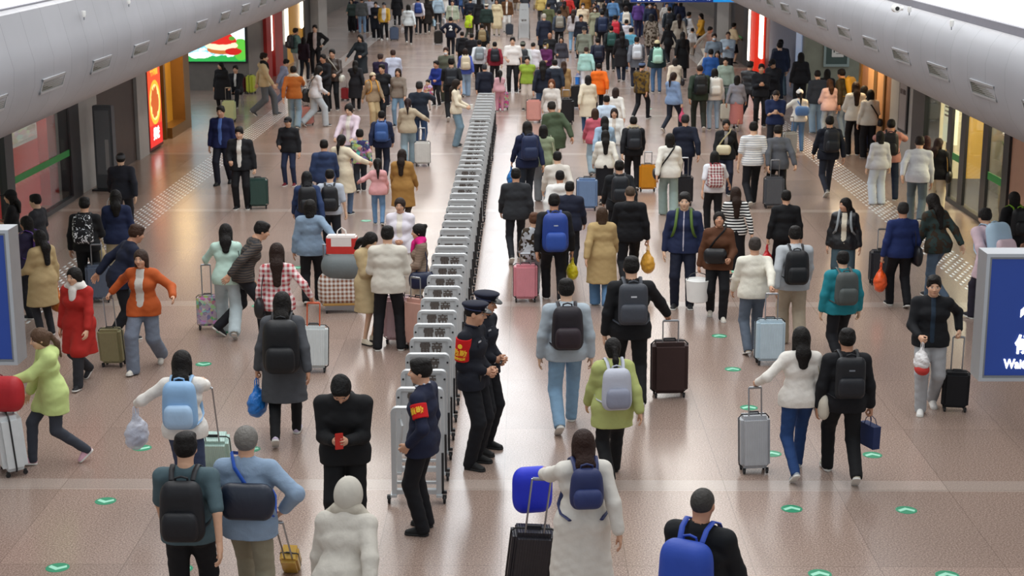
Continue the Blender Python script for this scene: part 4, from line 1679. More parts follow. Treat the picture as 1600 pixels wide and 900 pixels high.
structure('wall_right', MB().box((15.6, 41.6, 0), (16, 50, 3)), 'green_stone')
fr = thing('notice_frame', 'grey framed notice board with a white sheet on greenish stone', 'notice board', (9.72, 49.97, 1.6))
for a, b in (((-.40, -.42), (.40, -.34)), ((-.40, .34), (.40, .42)), ((-.40, -.42), (-.33, .42)), ((.33, -.42), (.40, .42))):
    pass
m = MB()
for a, b in (((-.40, -.42), (.40, -.34)), ((-.40, .34), (.40, .42)), ((-.40, -.34), (-.33, .34)), ((.33, -.34), (.40, .34))):
    m.box((a[0], -0.06, a[1]), (b[0], 0.0, b[1]))
m.build('frame', flat('notice_rim', '#93a5a4', 0.4, 0.3), fr)
MB().box((-.33, -0.03, -.34), (.33, 0.0, .34)).build('backing', 'dark_teal', fr)
MB().box((-.15, -0.036, -.12), (.22, -0.03, .34)).build('sheet', 'paper_white', fr)
m = MB()
m.box((-.10, -0.04, 0.02), (-.06, -0.036, 0.26))
for i in range(5):
    m.box((-.02, -0.04, 0.22 - i * 0.06), (.17, -0.036, 0.235 - i * 0.06))
m.build('lettering', flat('ink2', '#3e4444', 0.6), fr)
structure('wall_right', MB().box((RW, 50.4, 0), (RW + 0.4, 57.4, 3)), 'blue_grey_wall')
structure('trim_9', MB().box((RW - 0.03, 50.6, 0.2), (RW, 51.6, 2.9)), flat('pale_blue_panel', '#b9cbe8', 0.3, emit=0.2))
structure('wall_right', MB().box((RW, 57.4, 0), (RW + 0.3, 58.4, 3)), 'dark_red')
structure('wall_right', MB().box((RW + 1.6, 58.4, 0), (RW + 1.8, 62.4, 3)), 'shop_cream')
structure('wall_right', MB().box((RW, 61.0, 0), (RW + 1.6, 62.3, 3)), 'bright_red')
w = thing('strip_lamp', 'vertical white light strip edging the red shop portal', 'lamp', (RW - 0.02, 62.4, 0.3))
MB().box((-0.04, -0.16, 0), (0.04, 0.16, 2.5), bev=0.02).build('diffuser', 'lamp_white', w)
MB().box((0.0, -0.2, -0.3), (0.06, 0.2, 2.6)).build('housing', 'dark_red', w)
w = thing('strip_lamp', 'white light panel inside the red shop portal', 'lamp', (RW - 0.11, 58.7, 0.7))
MB().box((-0.04, -0.3, 0), (0.04, 0.3, 2.0), bev=0.02).build('diffuser', 'lamp_white', w)
MB().box((0.04, -0.35, -0.7), (0.1, 0.35, 2.1)).build('housing', 'bright_red', w)
for a, b, mt in ((62.6, 64.4, 'dark_frame'), (64.4, 67.0, 'brown_stone'), (67.0, 68.3, 'dark_frame'), (68.3, 72.5, 'light_stone'), (72.5, 74.5, 'dark_frame')):
    structure('wall_right', MB().box((RW - (0.1 if mt == 'light_stone' else 0), a, 0), (RW + 0.4, b, 3)), mt)
structure('trim_10', MB().box((RW - 0.02, 64.5, 0.9), (RW - 0.002, 66.9, 1.05)), 'safety_green')
structure('wall_right', MB().box((RW + 2.4, 74.5, 0), (RW + 2.6, 130, 3)), 'grey_stone')

# beams the signs hang from (above the picture)
for y in (10.1, 60.0):
    structure('ceiling_beam', MB().box((-12, y - 0.12, 8.0), (12, y + 0.12, 8.35)), 'grey_frame')


def hanging_sign(x0, x1, y, z0, z1, label, lines=(), d=0.16):
    r = thing('hanging_sign', label, 'sign', ((x0 + x1) / 2, y, z0))
    w, h = (x1 - x0) / 2, z1 - z0
    MB().box((-w + .012, 0.02, 0.012), (w - .012, d, h - .012)).build('case', 'grey_frame', r)
    m = MB()
    b = 0.022
    for lo, hi in (((-w, 0), (w, b)), ((-w, h - b), (w, h)), ((-w, b), (-w + b, h - b)), ((w - b, b), (w, h - b))):
        m.box((lo[0], -0.02, lo[1]), (hi[0], d + 0.02, hi[1]))
    m.build('frame', 'silver_trim', r)
    m = MB()
    c = b + 0.014
    for lo, hi in (((-w + b, b), (w - b, c)), ((-w + b, h - c), (w - b, h - b)), ((-w + b, c), (-w + c, h - c)), ((w - c, c), (w - b, h - c))):
        m.box((lo[0], -0.01, lo[1]), (hi[0], 0.02, hi[1]))
    m.build('inner_frame', 'grey_frame', r)
    MB().box((-w + c, 0.0, c), (w - c, 0.02, h - c)).build('face', 'sign_blue', r)
    for sx in (-0.6, 0.6):
        MB().tube([(sx * w, d / 2, h), (sx * w, d / 2, 8.0 - z0)], 0.02, 10).build('hanging_rod', 'grey_metal', r, smooth=True)
    for body, size, x, z, bold in lines:
        me = text_mesh(body, size, 0.004, bold, 'sign_white', 'LEFT')
        o = link('lettering', me, r)
        o.location = (x - (x0 + x1) / 2, -0.004, z - z0)
        o.scale = (0.78 if body.isascii() else 0.95, 1, 1)
    return r


p1 = on_y(1568, 569, 10)
p2 = on_y(1585, 540, 10)
sg = hanging_sign(2.965, 5.4, 10.0, 2.715, 3.565, 'blue hanging sign reading Waiting with Chinese characters', (('Waiting', 0.088, p1[0], p1[2], 0.0018), ('候车', 0.135, p2[0], p2[2], 0.003)))
p3 = on_y(1594, 496, 10)
q = [(0, 0), (0.10, 0.115), (0.20, 0), (0.20, 0.055), (0.125, 0.125), (0.125, 0.22), (0.075, 0.22), (0.075, 0.125), (0, 0.055)]
q = [(0, 0), (0, 0.05), (0.10, 0.15), (0.20, 0.05), (0.20, 0), (0.12, 0.08), (0.12, -0.06), (0.08, -0.06), (0.08, 0.08)]
m = MB().prism([(p3[0] - 4.1825 + a, -0.004, p3[2] - 2.715 + b) for a, b in q], (0, 0.003, 0))
m.build('arrow', 'sign_white', sg)
hanging_sign(-5.6, -3.315, 10.0, 2.81, 3.71, 'blue hanging sign at the edge by the shoppers in black', ())
# far blue sign over the crowd
r = thing('hanging_sign', 'wide far blue hanging sign above the packed crowd', 'sign', (6.05, 60, 2.64))
MB().box((-2.15, 0, 0), (2.15, 0.25, 0.75), bev=0.02).build('case', 'mauve_metal', r)
MB().box((-2.12, -0.02, 0.03), (0.95, 0, 0.72)).build('face', 'sign_blue', r)
MB().box((0.95, -0.02, 0.03), (2.12, 0, 0.72)).build('face', 'sign_sky', r)
for x, tx, sz in ((-1.6, '候车室', 0.30), (0.1, '检票口 出站', 0.24)):
    o = link('lettering', text_mesh(tx, sz, 0.003, 0.008, 'sign_white'), r)
    o.location = (x + 0.15, -0.024, 0.2)
o = link('lettering', text_mesh('Exit', 0.28, 0.003, 0.004, flat('sign_pale', '#8fd0ff', .5, emit=1)), r)
o.location = (1.5, -0.024, 0.2)
for sx in (-1.4, 1.4):
    MB().tube([(sx, 0.1, 0.7), (sx, 0.1, 5.4)], 0.02, 8).build('hanging_rod', 'grey_metal', r, smooth=True)

# ---- green arrow stickers on the floor
def sticker(px, py, up, label):
    p = on_z(px, py, 0)
    r = thing('floor_arrow_sticker', label, 'floor sticker', (p[0], p[1], 0.0), 0 if up else PI, 'green arrow stickers on the floor')
    MB().lathe([(0.105, 0.0), (0.105, 0.002), (0.10, 0.0025)], 28).build('disc', 'sticker_green', r)
    q = [(-0.085, -0.005), (0, 0.06), (0.085, -0.005), (0.07, -0.05), (0, 0.0), (-0.07, -0.05)]
    MB().prism([(a, b, 0.0026) for a, b in q], (0, 0, 0.001)).build('arrow', 'sticker_mint', r)


STK = [(165, 783, 0, 'in the open floor below the lime jacket walker'), (90, 887, 0, 'nearest the picture edge on the red shop side'), (318, 569, 0, 'behind the blue backpack woman'),
       (350, 518, 0, 'beside the floral suitcase'), (392, 702, 0, 'behind the grey haired denim jacket man'), (222, 700, 0, 'beside the clear bag of the blue backpack woman'),
       (283, 889, 0, 'between the feet of the teal shirt man'), (467, 418, 0, 'beside the grey blue jacket woman'), (572, 345, 0, 'beside the pink hooded child'), (404, 478, 0, 'beside the mint top woman'),
       (1145, 577, 1, 'behind the brown suitcase'), (1124, 525, 1, 'below the white bucket'), (1170, 637, 1, 'just beyond the silver suitcase'), (1206, 709, 1, 'beside the wheels of the silver suitcase'),
       (1237, 795, 1, 'below the white sweater woman in jeans'), (1281, 897, 1, 'cut by the lower picture edge'), (1363, 711, 1, 'beside the black backpack man and navy bag'),
       (1416, 797, 1, 'in the open floor beside the lone arrow pair'), (1480, 899, 1, 'at the lower corner below the blue sign'), (1140, 424, 1, 'behind the brown jacket woman'), (867, 250, 1, 'far off beside the white hooded walker'), (1014, 170, 1, 'far off among the middle crowd')]
for px, py, up, lab in STK:
    sticker(px, py, up, 'round green floor sticker with mint arrow ' + lab)
# ================================================================ retractable barrier gates
flat('gate_white', '#c3c7c9', 0.32, 0.25, noise=0.04)
flat('gate_ink', '#5a524d', 0.5)


def gate_meshes():
    m = MB()
    w, h, d, r, b = 0.245, 1.0, 0.07, 0.06, 0.045
    out = []
    for i in range(7):
        a = PI - i * PI / 12
        out.append((-w + r + r * math.cos(a), h - r + r * math.sin(a)))
    right = [(-x, z) for x, z in reversed(out)]
    outer = [(-w, 0.09)] + out + right + [(w, 0.09)]
    inner = [(-w + b, 0.09), (-w + b, h - 0.03), (w - b, h - 0.03), (w - b, 0.09)]
    # arch as a swept ring of quads between outer and inner outlines
    n = len(outer)

    def inn(i):
        x, z = outer[i]
        return (max(-w + b, min(w - b, x * 0.8)), min(z, h - 0.03))
    V = [(x, 0, z) for x, z in outer] + [(inn(i)[0], 0, inn(i)[1]) for i in range(n)]
    V += [(x, d, z) for x, _, z in V]
    F = []
    N = 2 * n
    for i in range(n - 1):
        F += [(i, i + 1, n + i + 1, n + i), (N + i, N + n + i, N + n + i + 1, N + i + 1), (i, N + i, N + i + 1, i + 1), (n + i, n + i + 1, N + n + i + 1, N + n + i)]
    F += [(0, n, N + n, N), (n - 1, N + n - 1, N + N - 1, N - 1)]
    m.add(V, F)
    m.box((-w + 0.004, 0.012, 0.10), (w - 0.004, 0.075, 0.145)).box((-w + .03, 0.03, 0.20), (w - .03, 0.06, 0.225))
    m.box((-w - 0.012, -0.02, 0.075), (-w + 0.05, d + 0.06, 0.10)).box((w - 0.05, -0.02, 0.075), (w + 0.012, d + 0.06, 0.10))
    frame = m.mesh('gate_frame', 'gate_white')
    p = MB().box((-w + b - 0.006, 0.016, 0.72), (w - b + 0.006, 0.03, h - 0.028))
    for sx in (-1, 1):
        p.lathe([(0.0, -0.008), (0.011, -0.008), (0.011, 0.001)], 10, 1, (sx * (w - 0.026), 0, h - 0.095), 'y')
    plate = p.mesh('name_plate', ['gate_white', 'black_plastic'])
    cast = MB().lathe([(0.012, -0.014), (0.036, -0.013), (0.040, -0.006), (0.040, 0.006), (0.036, 0.013), (0.012, 0.014)], 16, 0, (0, 0, 0.040), 'x')
    cast.box((-0.02, -0.016, 0.05), (0.02, 0.03, 0.082))
    caster = cast.mesh('caster', 'black_rubber', smooth=True)
    bp = MB().box((0, 0.02, 0.10), (0.022, 0.05, 0.52)).box((0.0, 0.02, 0.10), (0.05, 0.06, 0.13))
    bumper = bp.mesh('bumper', 'black_plastic')
    return frame, plate, caster, bumper


G_FRAME, G_PLATE, G_CASTER, G_BUMP = gate_meshes()
G_TXT = text_mesh('雷帝', 0.135, 0.002, 0.003, 'gate_ink')
G_TXT2 = text_mesh('一 一', 0.12, 0.002, 0.006, 'gate_ink')


def barrier(x, y0, y1, n, label):
    r = thing('retractable_barrier', label, 'barrier', (x, y0, 0))
    for i in range(n):
        y = (y1 - y0) * i / (n - 1)
        f = link('gate_frame', G_FRAME, r)
        f.location = (0, y, 0)
        if i % 12 == 11:
            f.scale = (1.06, 1, 1.025)
        if i > 0:
            link('name_plate', G_PLATE, f)
            t = link('lettering', G_TXT if i % 24 < 12 or i % 24 > 19 else G_TXT2, f)
            t.location = (0.0, 0.013, 0.882)
        else:
            MB().tube([(-0.155, 0.05, 0.55), (-0.155, 0.0, 0.6), (-0.13, -0.01, 0.82), (-0.155, 0.05, 0.87)], 0.014, 8).build('pull_handle', 'gate_white', f, smooth=True)
        for sx in (-1, 1):
            c = link('caster', G_CASTER, f)
            c.location = (sx * 0.275, 0.03, 0)
        b = link('bumper', G_BUMP, f)
        b.location = (0.248, 0, 0)
        b.rotation_euler = (0.10 if i % 2 else -0.06, 0, 0)
    return r


barrier(-1.065, 14.85, 43.75, 45, 'long retractable barrier of pale grey gate frames behind the three guards')
barrier(-0.05, 77.5, 92.0, 20, 'far pale retractable barrier reaching into the packed crowd')
# ================================================================ bags and suitcases
def softbox(w, d, h, r, taper=1.0, res=0.014, bulge=0.0):
    """rounded bag body, bottom at z=0, back face at y=0, growing to -y"""
    a, b = max(w / 2 - r, 0.01), max(d - 2 * r, 0.005)
    P = []
    K = []
    for k in range(5):
        z = r + (h - 2 * r) * k / 4
        f = 1 - (1 - taper) * (k / 4) ** 2
        P.append(cone((-a * f, -r - b * 0.5, z), (a * f, -r - b * 0.5, z), r + b * 0.35 * (1 + bulge * math.sin(PI * min(1, k / 4 + 0.15)))))
        K.append(0.06)
    return nets_of(P, res, kk=K)


def sb_mesh(name, mat, *a, **k):
    V, F = softbox(*a, **k)
    return mesh_from(name, V, F, mat)


PACK = {
    'std': (sb_mesh('main_compartment', 'nylon', 0.31, 0.17, 0.46, 0.07, 0.82), sb_mesh('front_pocket', 'nylon', 0.24, 0.08, 0.22, 0.035, 0.9), 0.46),
    'slim': (sb_mesh('main_compartment', 'nylon', 0.30, 0.13, 0.44, 0.055, 0.95), sb_mesh('front_pocket', 'nylon', 0.25, 0.06, 0.20, 0.028, 0.95), 0.44),
    'big': (sb_mesh('main_compartment', 'nylon', 0.36, 0.22, 0.56, 0.09, 0.85), sb_mesh('front_pocket', 'nylon', 0.28, 0.10, 0.27, 0.045, 0.9), 0.56),
    'small': (sb_mesh('main_compartment', 'nylon', 0.25, 0.13, 0.34, 0.06, 0.75), sb_mesh('front_pocket', 'nylon', 0.19, 0.06, 0.15, 0.028, 0.9), 0.34),
}


def tube_mesh(name, mat, lines, r, n=8, flat=None):
    m = MB()
    for pts in lines:
        m.tube(pts, r, n, flat=flat)
    return m.mesh(name, mat, smooth=True)


STRAPS = {}
for gq in (0, 1):
    o = 0.022 * gq
    for sd in (-1, 1):
        STRAPS[(gq, sd)] = tube_mesh('strap', 'nylon', [[(sd * 0.08, -0.155 - o, 0.47), (sd * 0.088, -0.10 - o, 0.525 + o * .6), (sd * 0.095, -0.02, 0.545 + o), (sd * 0.10, 0.07 + o * .5, 0.50 + o),
                                                         (sd * 0.108, 0.125 + o, 0.42), (sd * 0.118, 0.152 + o, 0.32), (sd * 0.142, 0.135 + o, 0.22), (sd * (0.172 + o), 0.04, 0.14), (sd * (0.165 + o), -0.07, 0.10), (sd * 0.13, -0.15 - o, 0.08)]], 0.020, 8, 0.45)
GRAB = tube_mesh('grab_loop', 'nylon', [[(-0.05, 0, -0.01), (-0.045, -0.01, 0.035), (0, -0.012, 0.048), (0.045, -0.01, 0.035), (0.05, 0, -0.01)]], 0.009, 8)
ZIP = {}


def backpack(sk, color, words, kind='std', pocket=None, mat='nylon', front=False, strap=None, drop=0.0, mark=None):
    """worn on the back: a thing of its own that sits on the person"""
    s = sk['s']
    r = link('backpack', None)
    r['category'] = 'backpack'
    hd = math.radians(sk['hd'])
    p = world_pt(sk, sk['pel'])
    Ru = rotz(hd) @ sk['Ru']
    Mx = Matrix(Ru.tolist()).to_4x4()
    Mx.translation = Vector(p)
    sc = s if s > 0.85 else s
    r.matrix_world = Mx @ Matrix.Scale(sc, 4)
    g = TOPS[sk['top'][0]][0]
    gq = 1 if g > 0.03 else 0
    main, pock, H = PACK[kind]
    y0 = -0.118 - (0.022 if gq else 0.0)
    z0 = 0.53 - H - drop
    if mat != 'nylon':
        main, pock = main.copy(), pock.copy()
        for m_ in (main, pock):
            m_.materials.clear()
            m_.materials.append(M(mat))
    b = link('main_compartment', main, r, color)
    b.location = (0, y0, z0)
    q = link('front_pocket', pock, r, pocket or color)
    depth = {'std': 0.165, 'slim': 0.125, 'big': 0.215, 'small': 0.13}[kind]
    q.location = (0, y0 - depth + 0.018, z0 + 0.035)
    for sd in (-1, 1):
        link('strap', STRAPS[(gq, sd)], r, strap or color)
    gl = link('grab_loop', GRAB, r, strap or color)
    gl.location = (0, y0 - 0.05, z0 + H - 0.01)
    if mark:
        m = MB().box((-0.035, -0.004, -0.012), (0.035, 0.004, 0.012), bev=0.004).build('badge', 'cloth', r, mark)
        m.location = (0, y0 - depth - 0.002, z0 + H * 0.72)
    say(r, words + ' on person ' + sk['who'])
    return r


def make_case(w, d, h):
    m = MB()
    bm = bmesh.new()
    bmesh.ops.create_cube(bm, size=1)
    for v in bm.verts:
        v.co = Vector((v.co.x * w, v.co.y * d, (v.co.z + 0.5) * h))
    bmesh.ops.bevel(bm, geom=[e for e in bm.edges], offset=0.045, segments=4, affect='EDGES')
    me = bpy.data.meshes.new('shell')
    bm.to_mesh(me)
    bm.free()
    me.materials.append(M('shell'))
    me.shade_smooth()
    me.set_sharp_from_angle(angle=math.radians(50))
    return me


CASE = make_case(0.40, 0.25, 0.58)
CASE_BAND = MB().tube([(-0.2025, 0, 0.03), (-0.2025, 0, 0.55), (-0.165, 0, 0.583), (0.165, 0, 0.583), (0.2025, 0, 0.55), (0.2025, 0, 0.03), (0.165, 0, -0.003), (-0.165, 0, -0.003)], 0.009, 8, closed=True).mesh('zip_band', 'black_plastic', smooth=True)
CASE_GRIP = MB().tube([(-0.07, 0, 0.575), (-0.06, 0, 0.607), (0.06, 0, 0.607), (0.07, 0, 0.575)], 0.011, 8).mesh('carry_handle', 'black_plastic', smooth=True)
WHEEL = MB().lathe([(0.006, -0.011), (0.022, -0.011), (0.025, -0.006), (0.025, 0.006), (0.022, 0.011), (0.006, 0.011)], 14, 0, (0, 0, 0.025), 'x').box((-0.015, -0.015, 0.03), (0.015, 0.015, 0.062)).mesh('wheel', 'black_rubber', smooth=True)


def suitcase(pos, color, label, size=0.62, hd=0.0, grip=None, handle=0.98, mat='shell', band=None, rod='grey_metal', wide=1.0, tilt=0.0, up=True, group=None):
    """wheeled case standing at pos; with grip (world point) it is tilted so that its handle reaches the hand"""
    r = link('suitcase', None)
    r['category'] = 'suitcase'
    say(r, label)
    if group:
        r['group'] = group
    k = size / 0.64
    base = Vector(pos)
    Q = Matrix.Rotation(math.radians(hd), 3, 'Z')
    if grip is not None:
        v = Vector(grip) - base
        L = v.length
        z = v.normalized()
        x = Q @ Vector((1, 0, 0))
        x = (x - z * x.dot(z)).normalized()
        y = z.cross(x)
        Q = Matrix((x, y, z)).transposed()
        handle = L
    elif tilt:
        Q = Q @ Matrix.Rotation(math.radians(tilt), 3, 'X')
    Mx = Q.to_4x4()
    Mx.translation = base
    r.matrix_world = Mx
    body = CASE
    if mat != 'shell':
        body = CASE.copy()
        body.materials.clear()
        body.materials.append(M(mat))
    S = (k * wide, k, k)
    for nm, me, c in (('shell', body, color), ('zip_band', CASE_BAND, None), ('carry_handle', CASE_GRIP, None)):
        o = link(nm, me, r, c)
        o.location = (0, 0, 0.056)
        o.scale = S
    for sx in (-1, 1):
        for sy in (-1, 1):
            o = link('wheel', WHEEL, r)
            o.location = (sx * 0.155 * k * wide, sy * 0.085 * k, 0)
    if up:
        hx = 0.085 * k * wide
        y = -0.07 * k
        top = handle
        z0 = size * 0.9
        MB().tube([(-hx, y, z0), (-hx, y, top), (0, y, top + 0.008), (hx, y, top), (hx, y, z0)], 0.0085, 8).tube([(-hx * .95, y, top), (hx * .95, y, top)], 0.015, 8).build('pull_handle', rod, r, smooth=True)
    return r


def hang(name, cat, pt, rz, label):
    r = link(name, None)
    r.location = pt
    r.rotation_euler = (0, 0, rz)
    r['category'] = cat
    say(r, label)
    return r


_f = Field([ell((0, 0, -0.30), (0.17, 0.12, 0.17)), cone((0, 0, -0.18), (0, 0, -0.05), 0.10, 0.02, (1, .5, 1))], 0.012)
for _p in ([ell((0, 0, -0.30), (0.155, 0.10, 0.15)), cone((0, 0, -0.2), (0, 0, -0.07), 0.09, 0.022, (1, .5, 1))]):
    _f.add(_p, 0.06)
crease(_f, 0.006, 1)
PL_V, PL_F = _f.nets()
LOOPS = tube_mesh('handles', 'plastic_film', [[(-0.03, 0.012, -0.10), (-0.025, 0.01, -0.02), (0, 0.0, 0.012), (0.025, 0.01, -0.02), (0.03, 0.012, -0.10)], [(-0.03, -0.012, -0.10), (-0.025, -0.01, -0.02), (0, 0, 0.012), (0.025, -0.01, -0.02), (0.03, -0.012, -0.10)]], 0.006, 6)
FILM = {m_: mesh_from('sack', PL_V, PL_F, m_) for m_ in ('plastic_film', 'clear_film')}
_b = MB()
_b.add([(-.16, -.055, -.44), (.16, -.055, -.44), (.16, .055, -.44), (-.16, .055, -.44), (-.165, -.06, -.12), (.165, -.06, -.12), (.165, .06, -.12), (-.165, .06, -.12)],
       [(0, 3, 2, 1), (0, 1, 5, 4), (1, 2, 6, 5), (2, 3, 7, 6), (3, 0, 4, 7), (4, 5, 6, 7)])
PAPER = _b.mesh('bag_body', 'card')
PLOOP = tube_mesh('handles', 'card', [[(-0.07, y, -0.13), (-0.06, y * .6, -0.04), (0, 0, 0.01), (0.06, y * .6, -0.04), (0.07, y, -0.13)] for y in (-0.055, 0.055)], 0.006, 6)
TOTE = sb_mesh('bag_body', 'cloth', 0.34, 0.11, 0.34, 0.045, 1.06)


def grip_pt(sk, sd):
    w = sk[('wr', sd)]
    u = unit(w - sk[('el', sd)])
    return world_pt(sk, w + u * 0.085 * sk['s'] + V3(0, 0, -0.015))


def handbag(sk, sd, kind, color, words, scale=1.0, inner=None):
    p = grip_pt(sk, sd)
    rz = math.radians(sk['hd'] + (20 if sd > 0 else -20)) + PI / 2
    nm = {'plastic': 'plastic_bag', 'clear': 'plastic_bag', 'paper': 'paper_bag', 'tote': 'tote_bag'}[kind]
    r = hang(nm, 'bag', p, rz, words + ' held by person ' + sk['who'])
    r.scale = (scale,) * 3
    if kind in ('plastic', 'clear'):
        link('sack', FILM['plastic_film' if kind == 'plastic' else 'clear_film'], r, color)
        link('handles', LOOPS, r, color)
        if inner:
            V, F = nets_of([ell((0.02, 0, -0.34), (0.10, 0.07, 0.08)), ell((-0.03, 0.0, -0.28), (0.07, 0.05, 0.06))], 0.015, 0.02)
            o = link('contents', mesh_from('contents', V, F, 'cloth'), r, inner)
            if kind == 'plastic':
                o.scale = (1.35, 1.45, 1.15)
    elif kind == 'paper':
        link('bag_body', PAPER, r, color)
        link('handles', PLOOP, r, color)
    else:
        o = link('bag_body', TOTE, r, color)
        o.location = (0, 0.055, -0.52)
        h = link('handles', PLOOP, r, color)
        h.scale = (1, 1, 1.5)
    return r


SLING = tube_mesh('strap', 'nylon', [[(0.19, 0.02, 0.06), (0.17, 0.12, 0.16), (0.06, 0.165, 0.34), (-0.07, 0.13, 0.48), (-0.105, -0.01, 0.535), (-0.06, -0.12, 0.46), (0.05, -0.15, 0.30), (0.16, -0.12, 0.14), (0.19, -0.04, 0.06)]], 0.016, 8, 0.4)
SLINGBAG = sb_mesh('bag_body', 'leather', 0.25, 0.09, 0.19, 0.04)
SHOULDER = tube_mesh('strap', 'leather', [[(0.205, 0.07, -0.02), (0.19, 0.08, 0.25), (0.15, 0.03, 0.51), (0.15, -0.04, 0.51), (0.20, -0.09, 0.25), (0.215, -0.07, -0.02)]], 0.010, 8, 0.6)


def slingbag(sk, color, words, side=1, where='hip', big=1.0, strap=None, shoulder=False):
    """bag on a strap across the body or on one shoulder"""
    r = link('shoulder_bag' if shoulder else 'crossbody_bag', None)
    r['category'] = 'bag'
    hd = math.radians(sk['hd'])
    Mx = Matrix((rotz(hd) @ sk['Ru']).tolist()).to_4x4()
    Mx.translation = Vector(world_pt(sk, sk['pel']))
    s = sk['s'] * (1.08 if TOPS[sk['top'][0]][0] > 0.027 else 1.0)
    r.matrix_world = Mx @ Matrix.Diagonal((s * side, s, s, 1))
    link('strap', SHOULDER if shoulder else SLING, r, strap or color)
    b = link('bag_body', SLINGBAG, r, color)
    b.scale = (big, 1, big)
    if where == 'hip':
        b.rotation_euler = (0, 0, PI / 2)
        b.location = (0.195, 0.0, -0.13 * big)
    elif where == 'front':
        b.location = (0.05, 0.25, 0.02)
    else:
        b.location = (0.04, -0.145, 0.10)
    say(r, words + ' on person ' + sk['who'])
    return r


# ================================================================ placing people by what the photograph shows
PLACED = []


def P(hx, hy, yf, hd, who, top, bot=('trousers', '#17181c'), hair='short', H=None, hc='#14100e', sh='#222226', dz=0.0, **kw):
    """hx, hy: where the crown of the head is in the photograph; yf: where the nearer shoe meets the floor, if it shows"""
    fem = kw.get('fem', hair in ('long', 'vlong', 'bob', 'pony', 'bun'))
    kw['fem'] = fem
    child = kw.get('child', False)
    pose = kw.get('pose')
    if yf is not None:
        y = on_z(hx, yf, 0)[1] + (0.18 if pose not in ('stand',) else 0.04)
        q = on_y(hx, hy, y)
        Hh = q[2]
        if H is None and not child:
            Hh = min(max(Hh, 1.50), 1.84)
    else:
        Hh = H or (1.63 if fem else 1.73)
    if H is not None:
        Hh = H
    q = on_z(hx, hy, Hh)
    drop = 0.0
    if pose is None or pose.startswith('walk') or pose == 'w':
        drop = 0.045 * Hh / 1.7
    elif pose.startswith('step'):
        drop = 0.02
    if 'headz' in kw:
        q = on_z(hx, hy, kw.pop('headz'))
        drop = 0
    yy, xx = q[1], q[0]
    for _ in range(14):
        near = [(math.hypot(xx - a_, yy - b_), b_) for a_, b_ in PLACED if math.hypot(xx - a_, yy - b_) < 0.46]
        if not near or child:
            break
        dy = 0.09 if yy >= min(near)[1] else -0.09
        xx, yy = xx * (yy + dy) / yy, yy + dy
    if not (44.7 < yy < 53.6):
        xx = max(xx, LW + 0.42)
    if not (41.9 < yy < 49.6):
        xx = min(xx, RW - 0.40 + (0.9 if 58.8 < yy < 60.8 else 0))
    PLACED.append((xx, yy))
    q = (xx, yy, q[2])
    shs = sh if isinstance(sh, tuple) else ('sneaker', sh)
    hr = (hair, hc) if hair else None
    lean = kw.get('lean', 0.0)
    off = rotz(math.radians(hd)) @ V3(0, math.sin(lean) * 0.68, 0)
    return person_at((q[0] - off[0], q[1] - off[1]), Hh + drop, hd, who, top, bot, hr, shs, **kw)


def case_by(px, py, color, words, sk=None, sd=1, **kw):
    """a suitcase whose wheels are at that pixel; with sk the figure's hand is on its handle"""
    p = on_z(px, py, 0)
    pos = (p[0], p[1] + 0.1, 0)
    if sk is not None:
        g = grip_pt(sk, sd)
        kw.setdefault('hd', sk['hd'])
        return suitcase(pos, color, words + ' pulled by person ' + sk['who'], grip=tuple(g), **kw)
    return suitcase(pos, color, words, **kw)


def pull_to(px, py, h=0.97):
    """hand target over a suitcase standing at that pixel"""
    p = on_z(px, py, 0)
    return ((p[0], p[1] + 0.1, h), 1.3)
# ================================================================ the people
BK, BK2, NV, DN, LD, DK = '#121317', '#1b1c21', '#1a2340', '#2b3f63', '#86a0bb', '#1d2735'
WH, CR, GY, DG, KH, BE = '#e9e6df', '#e2d6bd', '#8d9196', '#3b3e44', '#a89571', '#c2ae8b'
cl, kn, dn, le, ny, pf = 'cloth', 'knit', 'denim', 'leather', 'nylon', 'puffer'

# ---------------------------------------------------------------- the three guards by the barrier
HG = 0.0055
LEA = ('leather', '#0e0e10')


